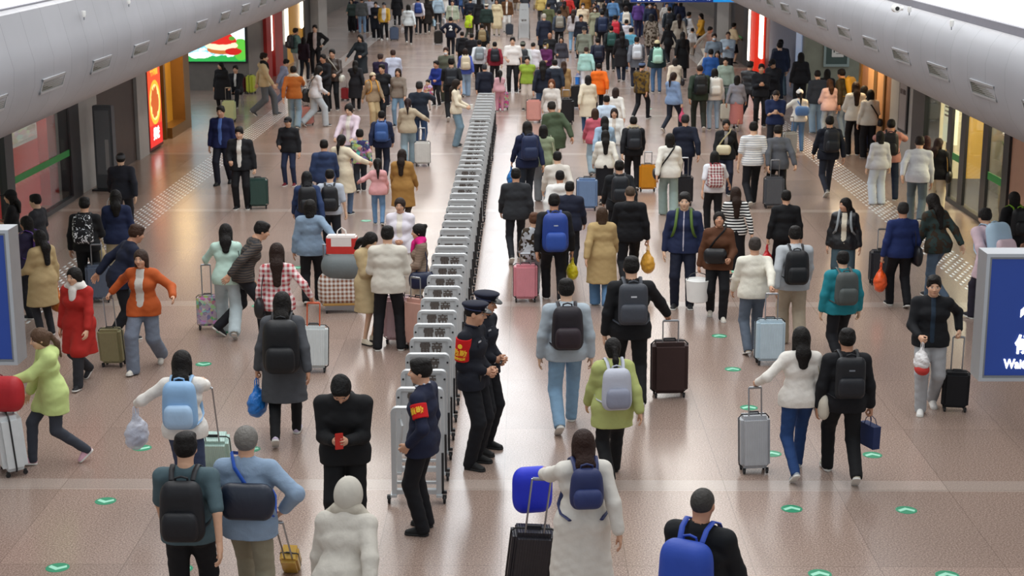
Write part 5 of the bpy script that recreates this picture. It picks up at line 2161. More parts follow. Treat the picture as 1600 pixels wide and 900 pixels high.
def uniform(sk, badge=True, tie=False):
    """collar points, buttons, belt, pocket flaps and shoulder marks of a uniform jacket"""
    U, s, r, Ru = sk['U'], sk['s'], sk['root'], sk['Ru']

    def put(name, mb, mat, color=None, smooth=False):
        return mb.build(name, mat, r, color, smooth=smooth)
    m = MB()
    for sd in (-1, 1):
        m.tube([U(sd * 0.015, 0.062, 1.452), U(sd * 0.058, 0.045, 1.462), U(sd * 0.068, -0.02, 1.475), U(sd * 0.03, -0.07, 1.478)], [0.012, 0.018, 0.016, 0.014], 8, flat=0.6)
    put('collar', m, 'cloth', '#171b2a', True)
    m = MB()
    for k in range(5):
        m = MB().lathe([(0.0, 0.006), (0.008, 0.005), (0.009, 0.0)], 10, 0, U(0.0, (0.098, 0.112, 0.118, 0.114, 0.114)[k], 1.34 - 0.09 * k), 'y')
        put('button', m, flat('button_dark', '#2a2c35', 0.3))
    if badge:
        for sd in (-1, 1):
            c = U(sd * 0.082, 0.110, 1.285)
            m = MB().box((c[0] - 0.038, c[1] - 0.006, c[2] - 0.02), (c[0] + 0.038, c[1] + 0.008, c[2] + 0.014), bev=0.004)
            put('pocket_flap', m, 'cloth', '#151827')
        for sd in (-1, 1):
            a, b = U(sd * 0.075, -0.015, 1.437), U(sd * 0.165, -0.015, 1.412)
            m = MB().tube([a, b], 0.026, 8, flat=0.35)
            put('shoulder_mark', m, 'cloth', '#0f1220', True)
        c = U(0.082, 0.113, 1.325)
        put('name_badge', MB().box((c[0] - 0.03, c[1] - 0.004, c[2] - 0.009), (c[0] + 0.03, c[1] + 0.006, c[2] + 0.009), bev=0.003), flat('badge_silver', '#c9ccd2', 0.3, 0.5))
        m = MB()
        p = sk['pel']
        pts = [(0.168 * math.cos(a) * s, p[1] + 0.122 * math.sin(a) * s, p[2] + 0.055 * s) for a in [2 * PI * k / 28 for k in range(28)]]
        m.tube(pts, 0.024, 8, closed=True, flat=0.4)
        put('belt', m, flat('belt_black', '#0d0d0f', 0.4), smooth=True)
        for a in (0.1, 1.0, 2.2, 3.3):
            c = (0.18 * math.cos(a) * s, p[1] + 0.132 * math.sin(a) * s, p[2] + 0.04 * s)
            m = MB().box((c[0] - .03, c[1] - .022, c[2] - .05), (c[0] + .03, c[1] + .022, c[2] + .035), bev=0.01)
            put('belt_pouch', m, flat('belt_black', '#0d0d0f', 0.4))
        c = (0, p[1] + 0.128 * s, p[2] + 0.055 * s)
        put('buckle', MB().box((c[0] - .028, c[1] - .006, c[2] - .02), (c[0] + .028, c[1] + .008, c[2] + .02), bev=0.004), 'steel')


def armband(sk, sd, text, w=0.13, tsize=0.05, lines=1, off=0.05):
    """red band round the upper arm with yellow characters facing outwards"""
    s, r = sk['s'], sk['root']
    a, e = sk[('sh', sd)], sk[('el', sd)]
    u = unit(e - a)
    c0, c1 = a + u * (off * s), a + u * (off * s + w)
    rad = 0.048 * s + 0.024
    V, F = nets_of([cone(a - u * 0.02, e, rad + 0.008, rad + 0.001)], 0.006, 0, halves=[(-u, -(u @ c0)), (u, u @ c1)])
    out = unit(V3(sd, 0, 0) - u * (V3(sd, 0, 0) @ u))
    side = np.cross(out, u)
    link('armband', mesh_from('armband', V, F, 'cloth'), r, '#c9161a')
    side = np.cross(out, u)
    for k, tx in enumerate(text):
        me = text_mesh(tx, tsize * (1.0 if k == 0 else 0.42), 0.002, 0.0016 if k == 0 else 0.0008, flat('armband_gold', '#f3c431', 0.5))
        # bend the characters round the band
        n = len(me.vertices)
        co = np.zeros(n * 3, np.float32)
        me.vertices.foreach_get('co', co)
        co = co.reshape(-1, 3)
        ang = co[:, 0] / rad
        mid = (c0 + c1) / 2 + u * (0.0 if len(text) == 1 else (0.028 + 0.060 * k))
        Rr = rad + 0.0065 - co[:, 1]
        Pn = mid[None] + out[None] * (np.cos(ang) * Rr)[:, None] + side[None] * (np.sin(ang) * Rr)[:, None] - u[None] * co[:, 2][:, None]
        me.vertices.foreach_set('co', Pn.astype(np.float32).ravel())
        me.update()
        link('lettering', me, r)
    # round emblem over the characters
    if len(text) > 1:
        ctr = c0 + u * 0.072 + out * (rad + 0.006)
        Q = Matrix((Vector(side), Vector(np.cross(out, side)), Vector(out))).transposed().to_4x4()
        Q.translation = Vector(ctr)
        o = MB().lathe([(0.0, 0.004), (0.024, 0.004), (0.026, 0.0)], 14).build('emblem', flat('armband_gold', '#f3c431', 0.5), r)
        o.matrix_local = Q


def peaked_cap(sk):
    hs, Rh, hc, r = sk['hs'], sk['Rh'], sk['hc'], sk['root']
    V, F = nets_of([cone((0, -0.012, 0.045), (0, -0.012, 0.085), 0.090, 0.098, (1, 1.14, 0.3)), ell((0, -0.004, 0.098), (0.118, 0.132, 0.026), rotx(0.06))], 0.006, 0.02, halves=[(unit(V3(0, 0.10, -1)), unit(V3(0, 0.10, -1)) @ V3(0, 0, 0.042))])

    def tr(V):
        return (np.asarray(V) * hs) @ Rh.T + hc
    cp = link('peaked_cap', mesh_from('peaked_cap', tr(V), F, 'cloth'), r, '#12162a')
    V, F = nets_of([ell((0, 0.098, 0.040), (0.080, 0.072, 0.011), rotx(-0.32))], 0.0042, 0, cuts=[ell((0, -0.012, 0.04), (0.084, 0.102, 0.1))])
    link('visor', mesh_from('visor', tr(V), F, flat('visor_black', '#0b0b0d', 0.35)), cp)
    V, F = nets_of([ell((0, 0.110, 0.078), (0.019, 0.010, 0.021), rotx(-0.2))], 0.004, 0)
    link('cap_badge', mesh_from('cap_badge', tr(V), F, flat('badge_silver', '#c9ccd2', 0.3, 0.5)), cp)
    pts = tr([(0.095 * math.cos(a), -0.012 + 0.108 * math.sin(a), 0.052 - 0.01 * math.sin(a)) for a in [2 * PI * k / 26 for k in range(26)]])
    MB().tube(pts, 0.006, 6, closed=True).build('cap_band', flat('band_blue', '#20305c', 0.5), cp, smooth=True)


g1 = P(660, 561, 832, 74, 'in navy suit and red armband at the near end of barrier', ('suit', '#1a2038'), ('trousers', '#101116'), 'short', pose='stand',
       la=(V3(0, 0, 0), 0.5) if False else 'pocket', ra='down', hyaw=14, h=HG, sh=LEA)
armband(g1, -1, ('值勤',), 0.135, 0.068)
U = g1['U']
MB().tube([U(-0.045, 0.05, 1.455), U(0.0, 0.07, 1.43), U(0.045, 0.05, 1.455), U(0.05, -0.03, 1.482), U(0, -0.068, 1.49), U(-0.05, -0.03, 1.482)], 0.011, 8, closed=True).build('shirt_collar', 'cloth', g1['root'], '#d9dee8', smooth=True)
g2 = P(738, 470, 742, -112, 'in black police uniform and peaked cap, nearer one with the red armband', ('shirt', '#10131f'), ('trousers', '#0f1118'), 'crop', pose='stand',
       la='belly', ra='belly', hyaw=14, hpit=4, h=HG, sh=LEA, H=1.80)
uniform(g2)
peaked_cap(g2)
armband(g2, 1, ('执勤', '治安巡逻'), 0.245, 0.074, off=0.0)
g3 = P(755, 460, 706, -116, 'in black police uniform and peaked cap standing half behind another officer', ('shirt', '#10131f'), ('trousers', '#0f1118'), 'crop', pose='stand',
       la='belly', ra='belly', hyaw=8, hpit=6, h=HG, sh=LEA, H=1.80)
uniform(g3)
peaked_cap(g3)
r = hang('baton', 'baton', world_pt(g3, (g3[('wr', -1)] + g3[('wr', 1)]) / 2 + V3(0, 0.05, -0.01)), math.radians(-96), 'short black baton held by the police officer standing half behind another')
MB().tube([(-0.07, 0, 0), (0.10, 0, 0)], [0.014, 0.014], 10).build('grip', 'black_rubber', r, smooth=True)
MB().tube([(0.10, 0, 0), (0.20, 0, 0.01)], [0.010, 0.010], 10).build('shaft', 'black_plastic', r, smooth=True)

# ---------------------------------------------------------------- nearest walkers, red shop side
a = P(283, 549, None, 2, 'in white knit top, long black hair', ('sweater', '#e6e1da', kn), ('slim', '#3a4560', dn), 'long', ra=pull_to(337, 738), la='out', H=1.64)
backpack(a, '#8fb6dc', 'sky blue backpack with pale print', 'std', '#a9c8e6', mark='#e9edf2')
case_by(337, 738, '#b9d6cc', 'mint suitcase', a, 1, size=0.52)
handbag(a, -1, 'clear', '#cfd4e2', 'clear plastic bag', 1.0, '#c6cbe0')
a = P(288, 679, None, 0, 'in teal grey shirt carrying a black pack, head cropped short', ('tee', '#4d6168'), ('trousers', '#111216'), 'short', pose='step0', H=1.74)
backpack(a, '#17181d', 'black slouching backpack', 'std', drop=0.06)
a = P(383, 668, None, -4, 'in pale denim jacket with thin grey hair', ('jacket', '#8ba0b8', dn), ('trousers', '#8d8672'), 'thin', hc='#77736e', pose='walk1', ra='hip', la='down', H=1.70)
slingbag(a, '#1c2536', 'dark chest bag with blue strap', 1, 'back', 1.35, strap='#2656b5')
case_by(455, 893, '#c9a044', 'gold coloured case', a, 1, size=0.42, wide=0.6, up=True)
a = P(534, 574, 826, 180, 'in black hooded jacket bowed over a red phone', ('hoodie', '#0e0f12'), ('trousers', '#0d0e11'), 'short', hc='#0d0c0c', pose='step0', la='phone', ra='phone', hpit=42, lean=0.16, H=1.76)
r = hang('phone', 'phone', world_pt(a, (a[('wr', 1)] + a[('wr', -1)]) / 2 + V3(0, 0.09, 0.03)), math.radians(20), 'red cased phone held by the bowed person in black hooded jacket')
MB().box((-0.037, -0.005, -0.075), (0.037, 0.005, 0.075), bev=0.004).build('case', flat('phone_red', '#c22a20', 0.4), r)
MB().box((-0.033, 0.005, -0.07), (0.033, 0.0062, 0.07)).build('screen', 'black_plastic', r)
a = P(545, 738, None, -10, 'in off-white hooded coat, head hidden', ('overcoat', '#c9c3b8', kn), ('trousers', '#b8b2a8'), 'none', hat=('hood', '#c2bcb0'), scarf='#b9b1a2', lean=0.38, pose='walk0', H=1.66, fem=True)
handbag(a, 1, 'tote', '#c9b878', 'straw coloured tote bag', 1.0)

a = P(62, 512, 735, 118, 'in lime yellow jacket striding past the red bag', ('parka', '#c3d489'), ('slim', '#3a3e48'), 'pony', hc='#5b4434', la=pull_to(18, 742), ra='fwd', pose='walk0', lean=0.14, sh='#d9a9b8')
case_by(18, 742, '#d5d9da', 'silver white ribbed suitcase', a, -1, size=0.66)
p = on_z(5, 742, 0)
r = hang('duffel_bag', 'bag', (p[0] - 0.02, p[1] + 0.06, 1.03), 0, 'red soft bag lying on top of the silver white suitcase')
V, F = softbox(0.44, 0.24, 0.28, 0.05)
o = link('bag_body', mesh_from('bag_body', V, F, ny), r, '#b3242c')
o.location = (0, 0.1, -0.30)
link('handles', PLOOP, r, '#6f1a20').location = (0, 0, 0.06)
a = P(116, 418, 605, 165, 'in red coat and white scarf', ('coat', '#a8231c'), ('trousers', '#2d2e33'), 'bob', pose='walk1', ra='down', la='fwd', lean=0.05, scarf='#ded9d2', hyaw=-12)
a = P(220, 390, 583, 172, 'in burnt orange jacket over a pale top, jeans', ('jacket', '#b45423', cl), ('wide', '#6f7887', dn), 'bob', hc='#3a2a22', la='out', ra=pull_to(176, 575), pose='walk0', inner=('#c9c5bd', 0.06), sh='#d9d5cb')
case_by(176, 575, '#8b8460', 'olive grey suitcase', a, 1, size=0.50, band=None)
a = P(62, 360, 500, 55, 'in khaki trench coat with long black hair', ('coat', '#b59d72'), ('slim', '#2a2b30'), 'vlong', pose='stand', la='hold', ra='down')
handbag(a, 1, 'plastic', '#d2752a', 'orange bag', 0.8)
a = P(42, 338, 470, 75, 'with purple bag strap and black bob hair behind the trench coat', ('jacket', '#2b2540'), ('trousers', '#191a20'), 'bob', pose='stand', la='hold', ra='hold')
backpack(a, '#5a3a86', 'purple backpack', 'small')
a = P(56, 304, 440, 82, 'in dark grey t-shirt, short haired, facing the shop', ('tee', '#303136'), ('trousers', '#23242a'), 'short', pose='stand', la='hold', ra='down')
a = P(17, 297, 440, 95, 'in black top and black cap by the shop glass', ('tee', '#17171b'), ('trousers', '#202127'), 'long', hat=('cap', '#101013'), pose='stand', la='phone', ra='phone')
a = P(131, 309, 470, 2, 'in all black by grey blue suitcase', ('shirt', '#121316'), ('trousers', '#101114'), 'short', pose='stand', la='down', ra='hold')
backpack(a, '#17181b', 'black backpack with bold white brush print', 'std', '#1b1c20', mat='brush_print_nylon')
handbag(a, 1, 'tote', '#b9a67f', 'beige tote bag', 0.85)
case_by(153, 474, '#5b6577', 'grey blue suitcase beside the person with the white printed backpack', size=0.58, handle=0.9, hd=10)
a = P(180, 297, 455, 12, 'in navy jacket with long black hair and beige trousers', ('jacket', '#1b2544'), ('wide', '#b0a58e'), 'long', pose='stand', la='hold', ra='down')
handbag(a, -1, 'plastic', '#d8dcea', 'white plastic bag', 0.8)
a = P(213, 345, 468, -60, 'in dark navy jacket stooping behind the orange jacket', ('jacket', '#161d33'), ('trousers', '#14161d'), 'short', hc='#3a2519', pose='step1', lean=0.45, H=1.68)
a = P(188, 240, 372, 8, 'in dark coat and grey hat with a white bag', ('jacket', '#20222c'), ('trousers', '#23242b'), 'short', hat=('beanie', '#4a4b4e'), pose='walk0')
handbag(a, -1, 'tote', '#dfe0e4', 'white tote bag', 1.25)
a = P(352, 349, 527, 8, 'in pale mint blouse and light jeans', ('shirt', '#c0ddd0'), ('wide', '#b6c4c8', dn), 'long', lean=0.16, la=pull_to(324, 517), ra='down', pose='walk1', sh='#cbbfa4')
slingbag(a, '#15161a', 'black shoulder bag', 1, 'hip', 1.3, shoulder=True)
q = case_by(324, 517, '#b9a6b4', 'floral printed suitcase', a, -1, size=0.48, mat='printed_cloth')
a = P(409, 338, 452, -70, 'in black and grey top bending past the plaid shirt woman', ('sweater', '#2a2c31', 'banded_cloth'), ('trousers', '#1b1c22'), 'short', lean=0.5, pose='walk0', H=1.68)
a = P(432, 381, 585, 5, 'in red and white checked shirt', ('shirt', '#b24a50', 'checked_cloth'), ('slim', '#23252c'), 'vlong', hc='#2a1a14', pose='step1', ra=pull_to(488, 582), la='down')
slingbag(a, '#1a1b1f', 'black shoulder bag', -1, 'hip', 1.3, shoulder=True)
case_by(488, 584, '#cdd2d2', 'white suitcase with orange pull handle', a, 1, size=0.60, rod=flat('rod_orange', '#c8542a', 0.4))
a = P(440, 457, 697, 3, 'in grey tunic and black leggings', ('coat', '#4b4d52'), ('slim', '#0f1013'), 'long', pose='walk0', sh='#c9bcd2', la='carry')
backpack(a, '#121317', 'big black backpack', 'big')
handbag(a, -1, 'plastic', '#2272c4', 'bright blue plastic bag', 1.0)
# the family around the pink suitcase
a = P(573, 360, 537, -125, 'in short beige trench dress looking down at her phone', ('coat', '#bba67f'), ('none', BK), 'long', pose='stand', la='phone', ra='phone', hpit=32, sh=('leather', '#d8cdb8'))
a = P(605, 352, 550, 0, 'in cream jacket and black trousers seen from behind', ('jacket', '#d6d0c3'), ('trousers', '#15151a'), 'short', pose='wide', la='hold', ra='hold', sh='#2a2b2e')
case_by(623, 538, '#d9b7bb', 'dusty pink suitcase between the cream jacket man and the barrier', size=0.66, handle=0.95, hd=0)
case_by(655, 548, '#c79a8c', 'rose gold suitcase beside the pink scarf woman', size=0.72, handle=1.0, hd=-30, wide=0.8)
a = P(656, 350, 520, 98, 'in bright pink scarf, hair in a bun', ('sweater', '#8a7566', 'banded_cloth'), ('trousers', '#cfc3ae'), 'bun', pose='stand', la='hold', ra='belly', scarf='#d3257c')
slingbag(a, '#1b2442', 'navy bag with white lettering patch', -1, 'hip', 1.3, shoulder=True)
a = P(625, 309, 470, 176, 'in white and lilac jacket facing the camera', ('jacket', '#e2dde6'), ('trousers', '#d9d2c8'), 'pony', hc='#2a1d17', pose='stand', la='belly', ra='belly', inner=('#e8e2d6', 0.05))
a = P(484, 313, 478, 3, 'in washed blue loose shirt with dark bob hair', ('jacket', '#7f93a8', dn), ('trousers', '#131318'), 'bob', pose='step0', ra=pull_to(535, 490), la='down')
# luggage heap on a trolley
p = on_z(532, 490, 0)
r = thing('luggage_trolley', 'luggage trolley with wooden slatted base under the heaped bags', 'trolley', (p[0], p[1] + 0.2, 0), 0.1)
m = MB()
for k in range(6):
    m.box((-0.27, -0.20 + k * 0.07, 0.12), (0.27, -0.15 + k * 0.07, 0.14))
m.build('deck', flat('trolley_wood', '#a98146', 0.6), r)
MB().tube([(-0.26, 0.22, 0.12), (-0.26, 0.26, 0.95), (0.26, 0.26, 0.95), (0.26, 0.22, 0.12)], 0.014, 8).build('push_bar', 'grey_metal', r, smooth=True)
for sx in (-1, 1):
    for sy in (-1, 1):
        link('wheel', WHEEL, r).location = (sx * 0.22, sy * 0.17, 0)
MB().box((-.24, -.19, 0.05), (.24, .19, 0.12)).build('chassis', 'grey_metal', r)
r = thing('woven_bag', 'square woven checked bag at the bottom of the trolley heap', 'bag', (p[0], p[1] + 0.2, 0.145), 0.1)
V, F = softbox(0.50, 0.34, 0.36, 0.05)
link('bag_body', mesh_from('bag_body', V, F, 'checked_cloth'), r, '#8c5a40').location = (0, 0.17, 0)
link('handles', PLOOP, r, '#6b4030').location = (0, 0, 0.40)
r = thing('duffel_bag', 'grey green bulging bag in the middle of the trolley heap', 'bag', (p[0] + 0.02, p[1] + 0.2, 0.51), 0.0)
V, F = softbox(0.48, 0.36, 0.32, 0.12)
link('bag_body', mesh_from('bag_body', V, F, ny), r, '#70787a').location = (0, 0.18, 0)
link('handles', PLOOP, r, '#3b3f40').location = (0, 0, 0.38)
r = thing('shopping_bag', 'white and red shopping bag on top of the trolley heap', 'bag', (p[0] + 0.02, p[1] + 0.22, 0.84), 0.0)
m = MB().box((-0.22, -0.09, 0), (0.22, 0.09, 0.30), bev=0.02)
m.build('bag_body', 'card', r, '#e4dcd8')
MB().box((-0.222, -0.093, 0.03), (-0.15, 0.093, 0.26)).box((0.15, -0.093, 0.03), (0.222, 0.093, 0.26)).box((-0.15, -0.093, 0.03), (0.15, -0.0905, 0.14)).build('red_panels', 'card', r, '#c8352f')
link('handles', PLOOP, r, '#e8e2de').location = (0, 0, 0.40)
a = P(515, 266, 405, 3, 'in pale grey t-shirt by the trolley', ('tee', '#b7bec9'), ('trousers', '#1e222b'), 'short', pose='step1', ra='carry')
backpack(a, '#1a1b20', 'black backpack', 'std', drop=0.04)
a = P(479, 268, 412, 8, 'in navy jacket with a black head-high pack', ('jacket', '#27395f'), ('trousers', '#22242c'), 'long', hc='#101014', pose='walk0')
backpack(a, '#16171c', 'black tall backpack', 'std')
a = P(506, 219, 345, 5, 'in dark blue hoodie leading the family', ('hoodie', '#2a3a5c'), ('trousers', '#2a3348'), 'short', pose='walk1', la='carry')
a = P(533, 215, 345, -20, 'in cream cape jacket holding a child by the hand', ('coat', '#ded2b8'), ('slim', '#5a6f8c', dn), 'pony', pose='step0', ra='out')
a = P(590, 252, 345, 6, 'in pink hooded jacket, a small child', ('hoodie', '#e3a9ab'), ('slim', '#6f93b9', dn), 'pony', child=True, pose='step1', la='out', H=1.22)
a = P(628, 234, 352, -8, 'in camel brown coat with long dark hair', ('coat', '#a2783f'), ('slim', '#4a4038'), 'vlong', hc='#21150f', pose='step1', la='fwd')
a = P(562, 206, 292, 10, 'in bright floral jacket, a child beside the navy backpack man', ('jacket', '#33315e', 'printed_cloth'), ('trousers', '#23262e'), 'short', child=True, pose='step0', H=1.28)
a = P(596, 174, 280, 2, 'in navy jacket with a blue backpack', ('jacket', '#1a2440'), ('trousers', '#141a2c'), 'short', pose='walk1')
backpack(a, '#33558f', 'blue backpack', 'std')
a = P(637, 154, 258, 2, 'in beige hooded jacket with lilac collar and light jeans', ('hoodie', '#b9aa92'), ('wide', '#8fa3ad', dn), 'pony', hc='#2a1a1d', pose='step0', ra='out')
a = P(655, 128, 240, -5, 'in dark navy jacket and blue jeans carrying a baby', ('jacket', '#1c2432'), ('slim', '#33486a', dn), 'short', hc='#2a2828', pose='step1', ra='high', sh='#dcdad4')
c = P(669, 127, None, 150, 'in red floral top, a baby carried at the shoulder', ('sweater', '#a8625c', 'printed_cloth'), ('slim', '#cbb9ae'), 'short', child=True, pose='stand', headz=1.62, H=0.75)
c['root'].location.z = 1.62 - 0.75
case_by(660, 260, '#d5d3cd', 'white suitcase behind the beige hooded walker', size=0.58, handle=0.9, hd=0)
a = P(712, 124, 229, -98, 'in cream sweater with long hair, alone beside the barrier', ('sweater', '#e0d5be', kn), ('flare', '#7690a0', dn), 'vlong', hc='#231812', pose='stand', ra='hold', la='hold', hyaw=20)
r = hang('drink_cup', 'cup', world_pt(a, (a[('wr', 1)] + a[('wr', -1)]) / 2 + V3(0, 0.10, 0)), 0, 'white paper cup held by the woman in cream sweater beside barrier')
MB().lathe([(0.0, -0.06), (0.028, -0.06), (0.04, 0.05), (0.042, 0.05), (0.042, 0.062), (0.0, 0.064)], 14).build('cup_body', 'paper_white', r, smooth=True)
a = P(450, 183, 290, 170, 'in black sweater and dark jeans with red shoes, a boy', ('sweater', '#15161b'), ('slim', '#27304a', dn), 'short', hat=('cap', '#121218'), pose='stand', la='down', ra='hold', sh='#6e2029', H=1.5)
a = P(345, 166, 290, 172, 'in navy jacket over a blue shirt walking at the camera', ('jacket', '#17204a'), ('trousers', '#191c28'), 'short', hc='#191512', pose='step0', inner=('#5573b5', 0.045), la='down', ra='down', sh=('leather', '#141416'))
a = P(374, 198, 327, 178, 'in black jacket over a white hooded top', ('jacket', '#131419'), ('trousers', '#121318'), 'short', pose='stand', la='carry', ra='hold', inner=('#dcd8d0', 0.055), hpit=10, sh='#1a1a1e', skin='#d8ae92')
case_by(403, 327, '#2f4a44', 'dark green suitcase beside the black jacket and white top', size=0.62, handle=0.0, up=False, hd=8)
a = P(546, 162, 285, 165, 'in pale lilac cardigan pushing a stroller handle', ('jacket', '#d6c4cf'), ('trousers', '#9aa3ad'), 'bun', pose='step0', la='push', ra='push', inner=('#e6e2d8', 0.05), hpit=15)
a = P(458, 104, 203, 2, 'in rust orange sweater and flared jeans', ('sweater', '#b2672f', kn), ('flare', '#8199a8', dn), 'short', hc='#17120f', pose='step1', ra=pull_to(480, 195), scarf='#d8cfbd')
case_by(481, 196, '#d99a94', 'salmon pink suitcase', a, 1, size=0.56)
a = P(497, 102, 199, -60, 'in white and black top with pale jeans turning aside', ('sweater', '#d4d4d6'), ('wide', '#b9c2c8', dn), 'bob', pose='walk0', lean=0.2, la='hold', ra='hold')
slingbag(a, '#16171b', 'black bag', -1, 'hip', 1.8)
a = P(519, 77, 172, 172, 'in brown bomber jacket by another youth in black', ('jacket', '#3b2e28', le), ('trousers', '#15161a'), 'short', pose='stand', la='hold', ra='down')
slingbag(a, '#d8d4c6', 'cream crossbody bag', -1, 'hip', 0.9)
a = P(505, 85, 176, 150, 'in black jacket beside the brown bomber youth', ('jacket', '#16171d'), ('trousers', '#15161a'), 'short', pose='stand', la='hold', ra='hold')
a = P(411, 83, 183, -82, 'in beige jacket with black hooded collar hurrying past', ('hoodie', '#c4b18b'), ('wide', '#5b5f64'), 'short', hc='#241811', pose='walk1', scarf='#131418')
a = P(345, 97, 168, 165, 'in long black coat with long hair near the big screen', ('overcoat', '#111216'), ('slim', '#15161a'), 'vlong', pose='stand', la='carry', ra='down', hyaw=-30)
case_by(358, 191, '#bccfa8', 'pale green suitcase before the long black coat', size=0.62, handle=0.98, hd=5)
a = P(368, 103, None, 175, 'in black jacket over white shirt seated at the wall', ('jacket', '#14151a'), ('trousers', '#191b22'), 'short', pose='sit', headz=1.25, H=1.65, la='lap', ra='lap', inner=('#d9d6d0', 0.05))
q0 = a['root'].location
st = thing('low_stool', 'low dark stool under the person seated at the wall', 'stool', (q0.x, q0.y, 0))
MB().box((-0.2, -0.16, 0.37), (0.2, 0.16, 0.40), bev=0.012).build('seat', 'dark_frame', st)
for sx in (-1, 1):
    for sy in (-1, 1):
        MB().tube([(sx * 0.16, sy * 0.12, 0.37), (sx * 0.18, sy * 0.14, 0)], 0.013, 8).build('leg', 'grey_metal', st, smooth=True)
case_by(392, 147, '#bac23a', 'yellow green suitcase standing by the seated person', size=0.62, up=False, hd=80)
case_by(384, 146, '#571a22', 'dark red suitcase beside the yellow green suitcase', size=0.55, up=False, hd=60)
a = P(461, 44, 118, -50, 'in teal jacket and white trousers by the lamp', ('jacket', '#5d7f7c'), ('wide', '#cfd9d6'), 'short', pose='stand', la='hold', ra='hold')
backpack(a, '#22272c', 'dark backpack', 'std')
a = P(474, 58, 126, -10, 'in dark maroon top beside the teal jacket', ('jacket', '#2b1c26'), ('slim', '#22262c'), 'bob', pose='step0')
a = P(492, 39, 116, 178, 'in black jacket over white t-shirt with hand on hip', ('jacket', '#17171a'), ('trousers', '#141418'), 'short', pose='stand', la='hip', ra='carry', inner=('#cbbdb8', 0.07))
a = P(447, 92, 165, -75, 'in loose grey lavender clothes behind the rust sweater', ('parka', '#8e92a8'), ('wide', '#7d7f92'), 'short', pose='walk0', lean=0.2)
a = P(563, 54, 135, 160, 'in charcoal cape coat with arms spread', ('overcoat', '#20262b'), ('slim', '#1b1f26'), 'long', pose='step1', la='hold', ra='reach')
a = P(594, 84, 168, -20, 'in dark purple jacket passing the pale shirt', ('jacket', '#2d2440'), ('trousers', '#1c1b2a'), 'short', hc='#3a2c28', pose='walk0')
a = P(614, 78, 160, 10, 'in long pale blue shirt striding', ('coat', '#c3c9dc'), ('wide', '#8b93a8'), 'short', hc='#3a2622', pose='walk1')
a = P(555, 95, 170, 5, 'in long dark coat pulling a blue case', ('overcoat', '#17171d'), ('slim', '#15151a'), 'long', pose='step0', la=pull_to(543, 155))
case_by(543, 150, '#27406e', 'dark blue suitcase', a, -1, size=0.58)
case_by(539, 158, '#8b1f25', 'red suitcase beside the dark blue case', size=0.40, up=False, hd=-20)
a = P(582, 114, 196, -150, 'in beige ribbed cardigan with fur hat', ('jacket', '#a58f72', 'banded_cloth'), ('wide', '#b7a27c'), 'bob', hc='#4a3a2e', hat=('beanie', '#cfc3a4'), pose='step0')
r_ = backpack(a, '#d0932f', 'amber yellow backpack', 'std')
a = P(597, 101, 196, 160, 'in black t-shirt behind the fur hat', ('tee', '#191b20'), ('trousers', '#1d1f26'), 'short', pose='step1')
a = P(622, 107, 198, 172, 'in taupe sweater with shoulder length hair', ('sweater', '#83786d', kn), ('slim', '#6f8ba2', dn), 'bob', hc='#2e1d14', pose='step0')
a = P(682, 97, 160, 150, 'in blue and black jacket, a boy', ('jacket', '#1c2f7c'), ('trousers', '#16171c'), 'short', child=True, pose='stand', H=1.35, la='hold', ra='hold')
a = P(697, 74, 160, 172, 'in olive jacket and white mask', ('jacket', '#55584a'), ('trousers', '#41453a'), 'short', hc='#38221a', pose='stand', mask='#dfe6ec')
a = P(705, 91, 190, 2, 'in black t-shirt with bare arms near the barrier head', ('tee', '#141519'), ('trousers', '#121317'), 'short', pose='walk0')
backpack(a, '#1b2028', 'black backpack', 'slim')
a = P(704, 27, 88, 3, 'in navy black jacket marked with a white figure two', ('jacket', '#0e1428'), ('trousers', '#10131d'), 'short', pose='step1', la='hip', ra='hip')
o = link('lettering', text_mesh('2', 0.26, 0.012, 0.015, 'white_board'), a['root'])
o.location = a['U'](0, -0.165, 1.24)
a = P(727, 76, 152, 4, 'in white and blue jacket under a cream pack', ('jacket', '#4658a8'), ('wide', '#8ea5bd', dn), 'bob', hc='#2a1a14', pose='step0')
backpack(a, '#d3c6ad', 'cream shaggy backpack', 'std', mat='knit')
a = P(749, 63, 135, 3, 'in white shirt beside the maroon jacket', ('shirt', '#dfe3e8'), ('trousers', '#16181d'), 'short', pose='step1')
backpack(a, '#8b9499', 'grey backpack', 'std')
a = P(773, 66, 136, 2, 'in maroon red jacket next to the white shirt', ('jacket', '#8a2433'), ('trousers', '#1a1a20'), 'short', pose='step0')
backpack(a, '#1c1f28', 'black backpack', 'std')
a = P(801, 58, 145, 178, 'in white short sleeved shirt standing at the hall centre', ('tee', '#e6e2de'), ('trousers', '#121317'), 'short', pose='stand', la='down', ra='hold')
a = P(757, 101, 180, 4, 'in long navy coat with greying hair at the far barrier end', ('coat', '#151a2b'), ('trousers', '#101217'), 'short', hc='#3a3a3e', pose='step1')
a = P(781, 112, 175, 6, 'in pale pink top, a child', ('sweater', '#d9a7b0'), ('slim', '#c98a9a'), 'pony', child=True, pose='stand', H=1.2, ra=pull_to(786, 172, 0.8))
case_by(786, 172, '#cf5d93', 'bright pink suitcase', a, 1, size=0.54, mat='printed_cloth')
a = P(735, 18, 84, -30, 'in lime yellow jacket bending over in the far crowd', ('parka', '#b5cf2c'), ('trousers', '#3b3f36'), 'short', child=True, H=1.3, lean=0.3, pose='step0')
a = P(753, 38, 100, 4, 'in black jacket under a tan pack', ('jacket', '#14181d'), ('trousers', '#13151a'), 'short', pose='step0')
backpack(a, '#8d7a56', 'tan backpack', 'std')
a = P(722, 50, 112, 10, 'in black hooded top beside the white figure two jacket', ('hoodie', '#121319'), ('trousers', '#14161b'), 'short', hc='#1b1411', pose='step1')
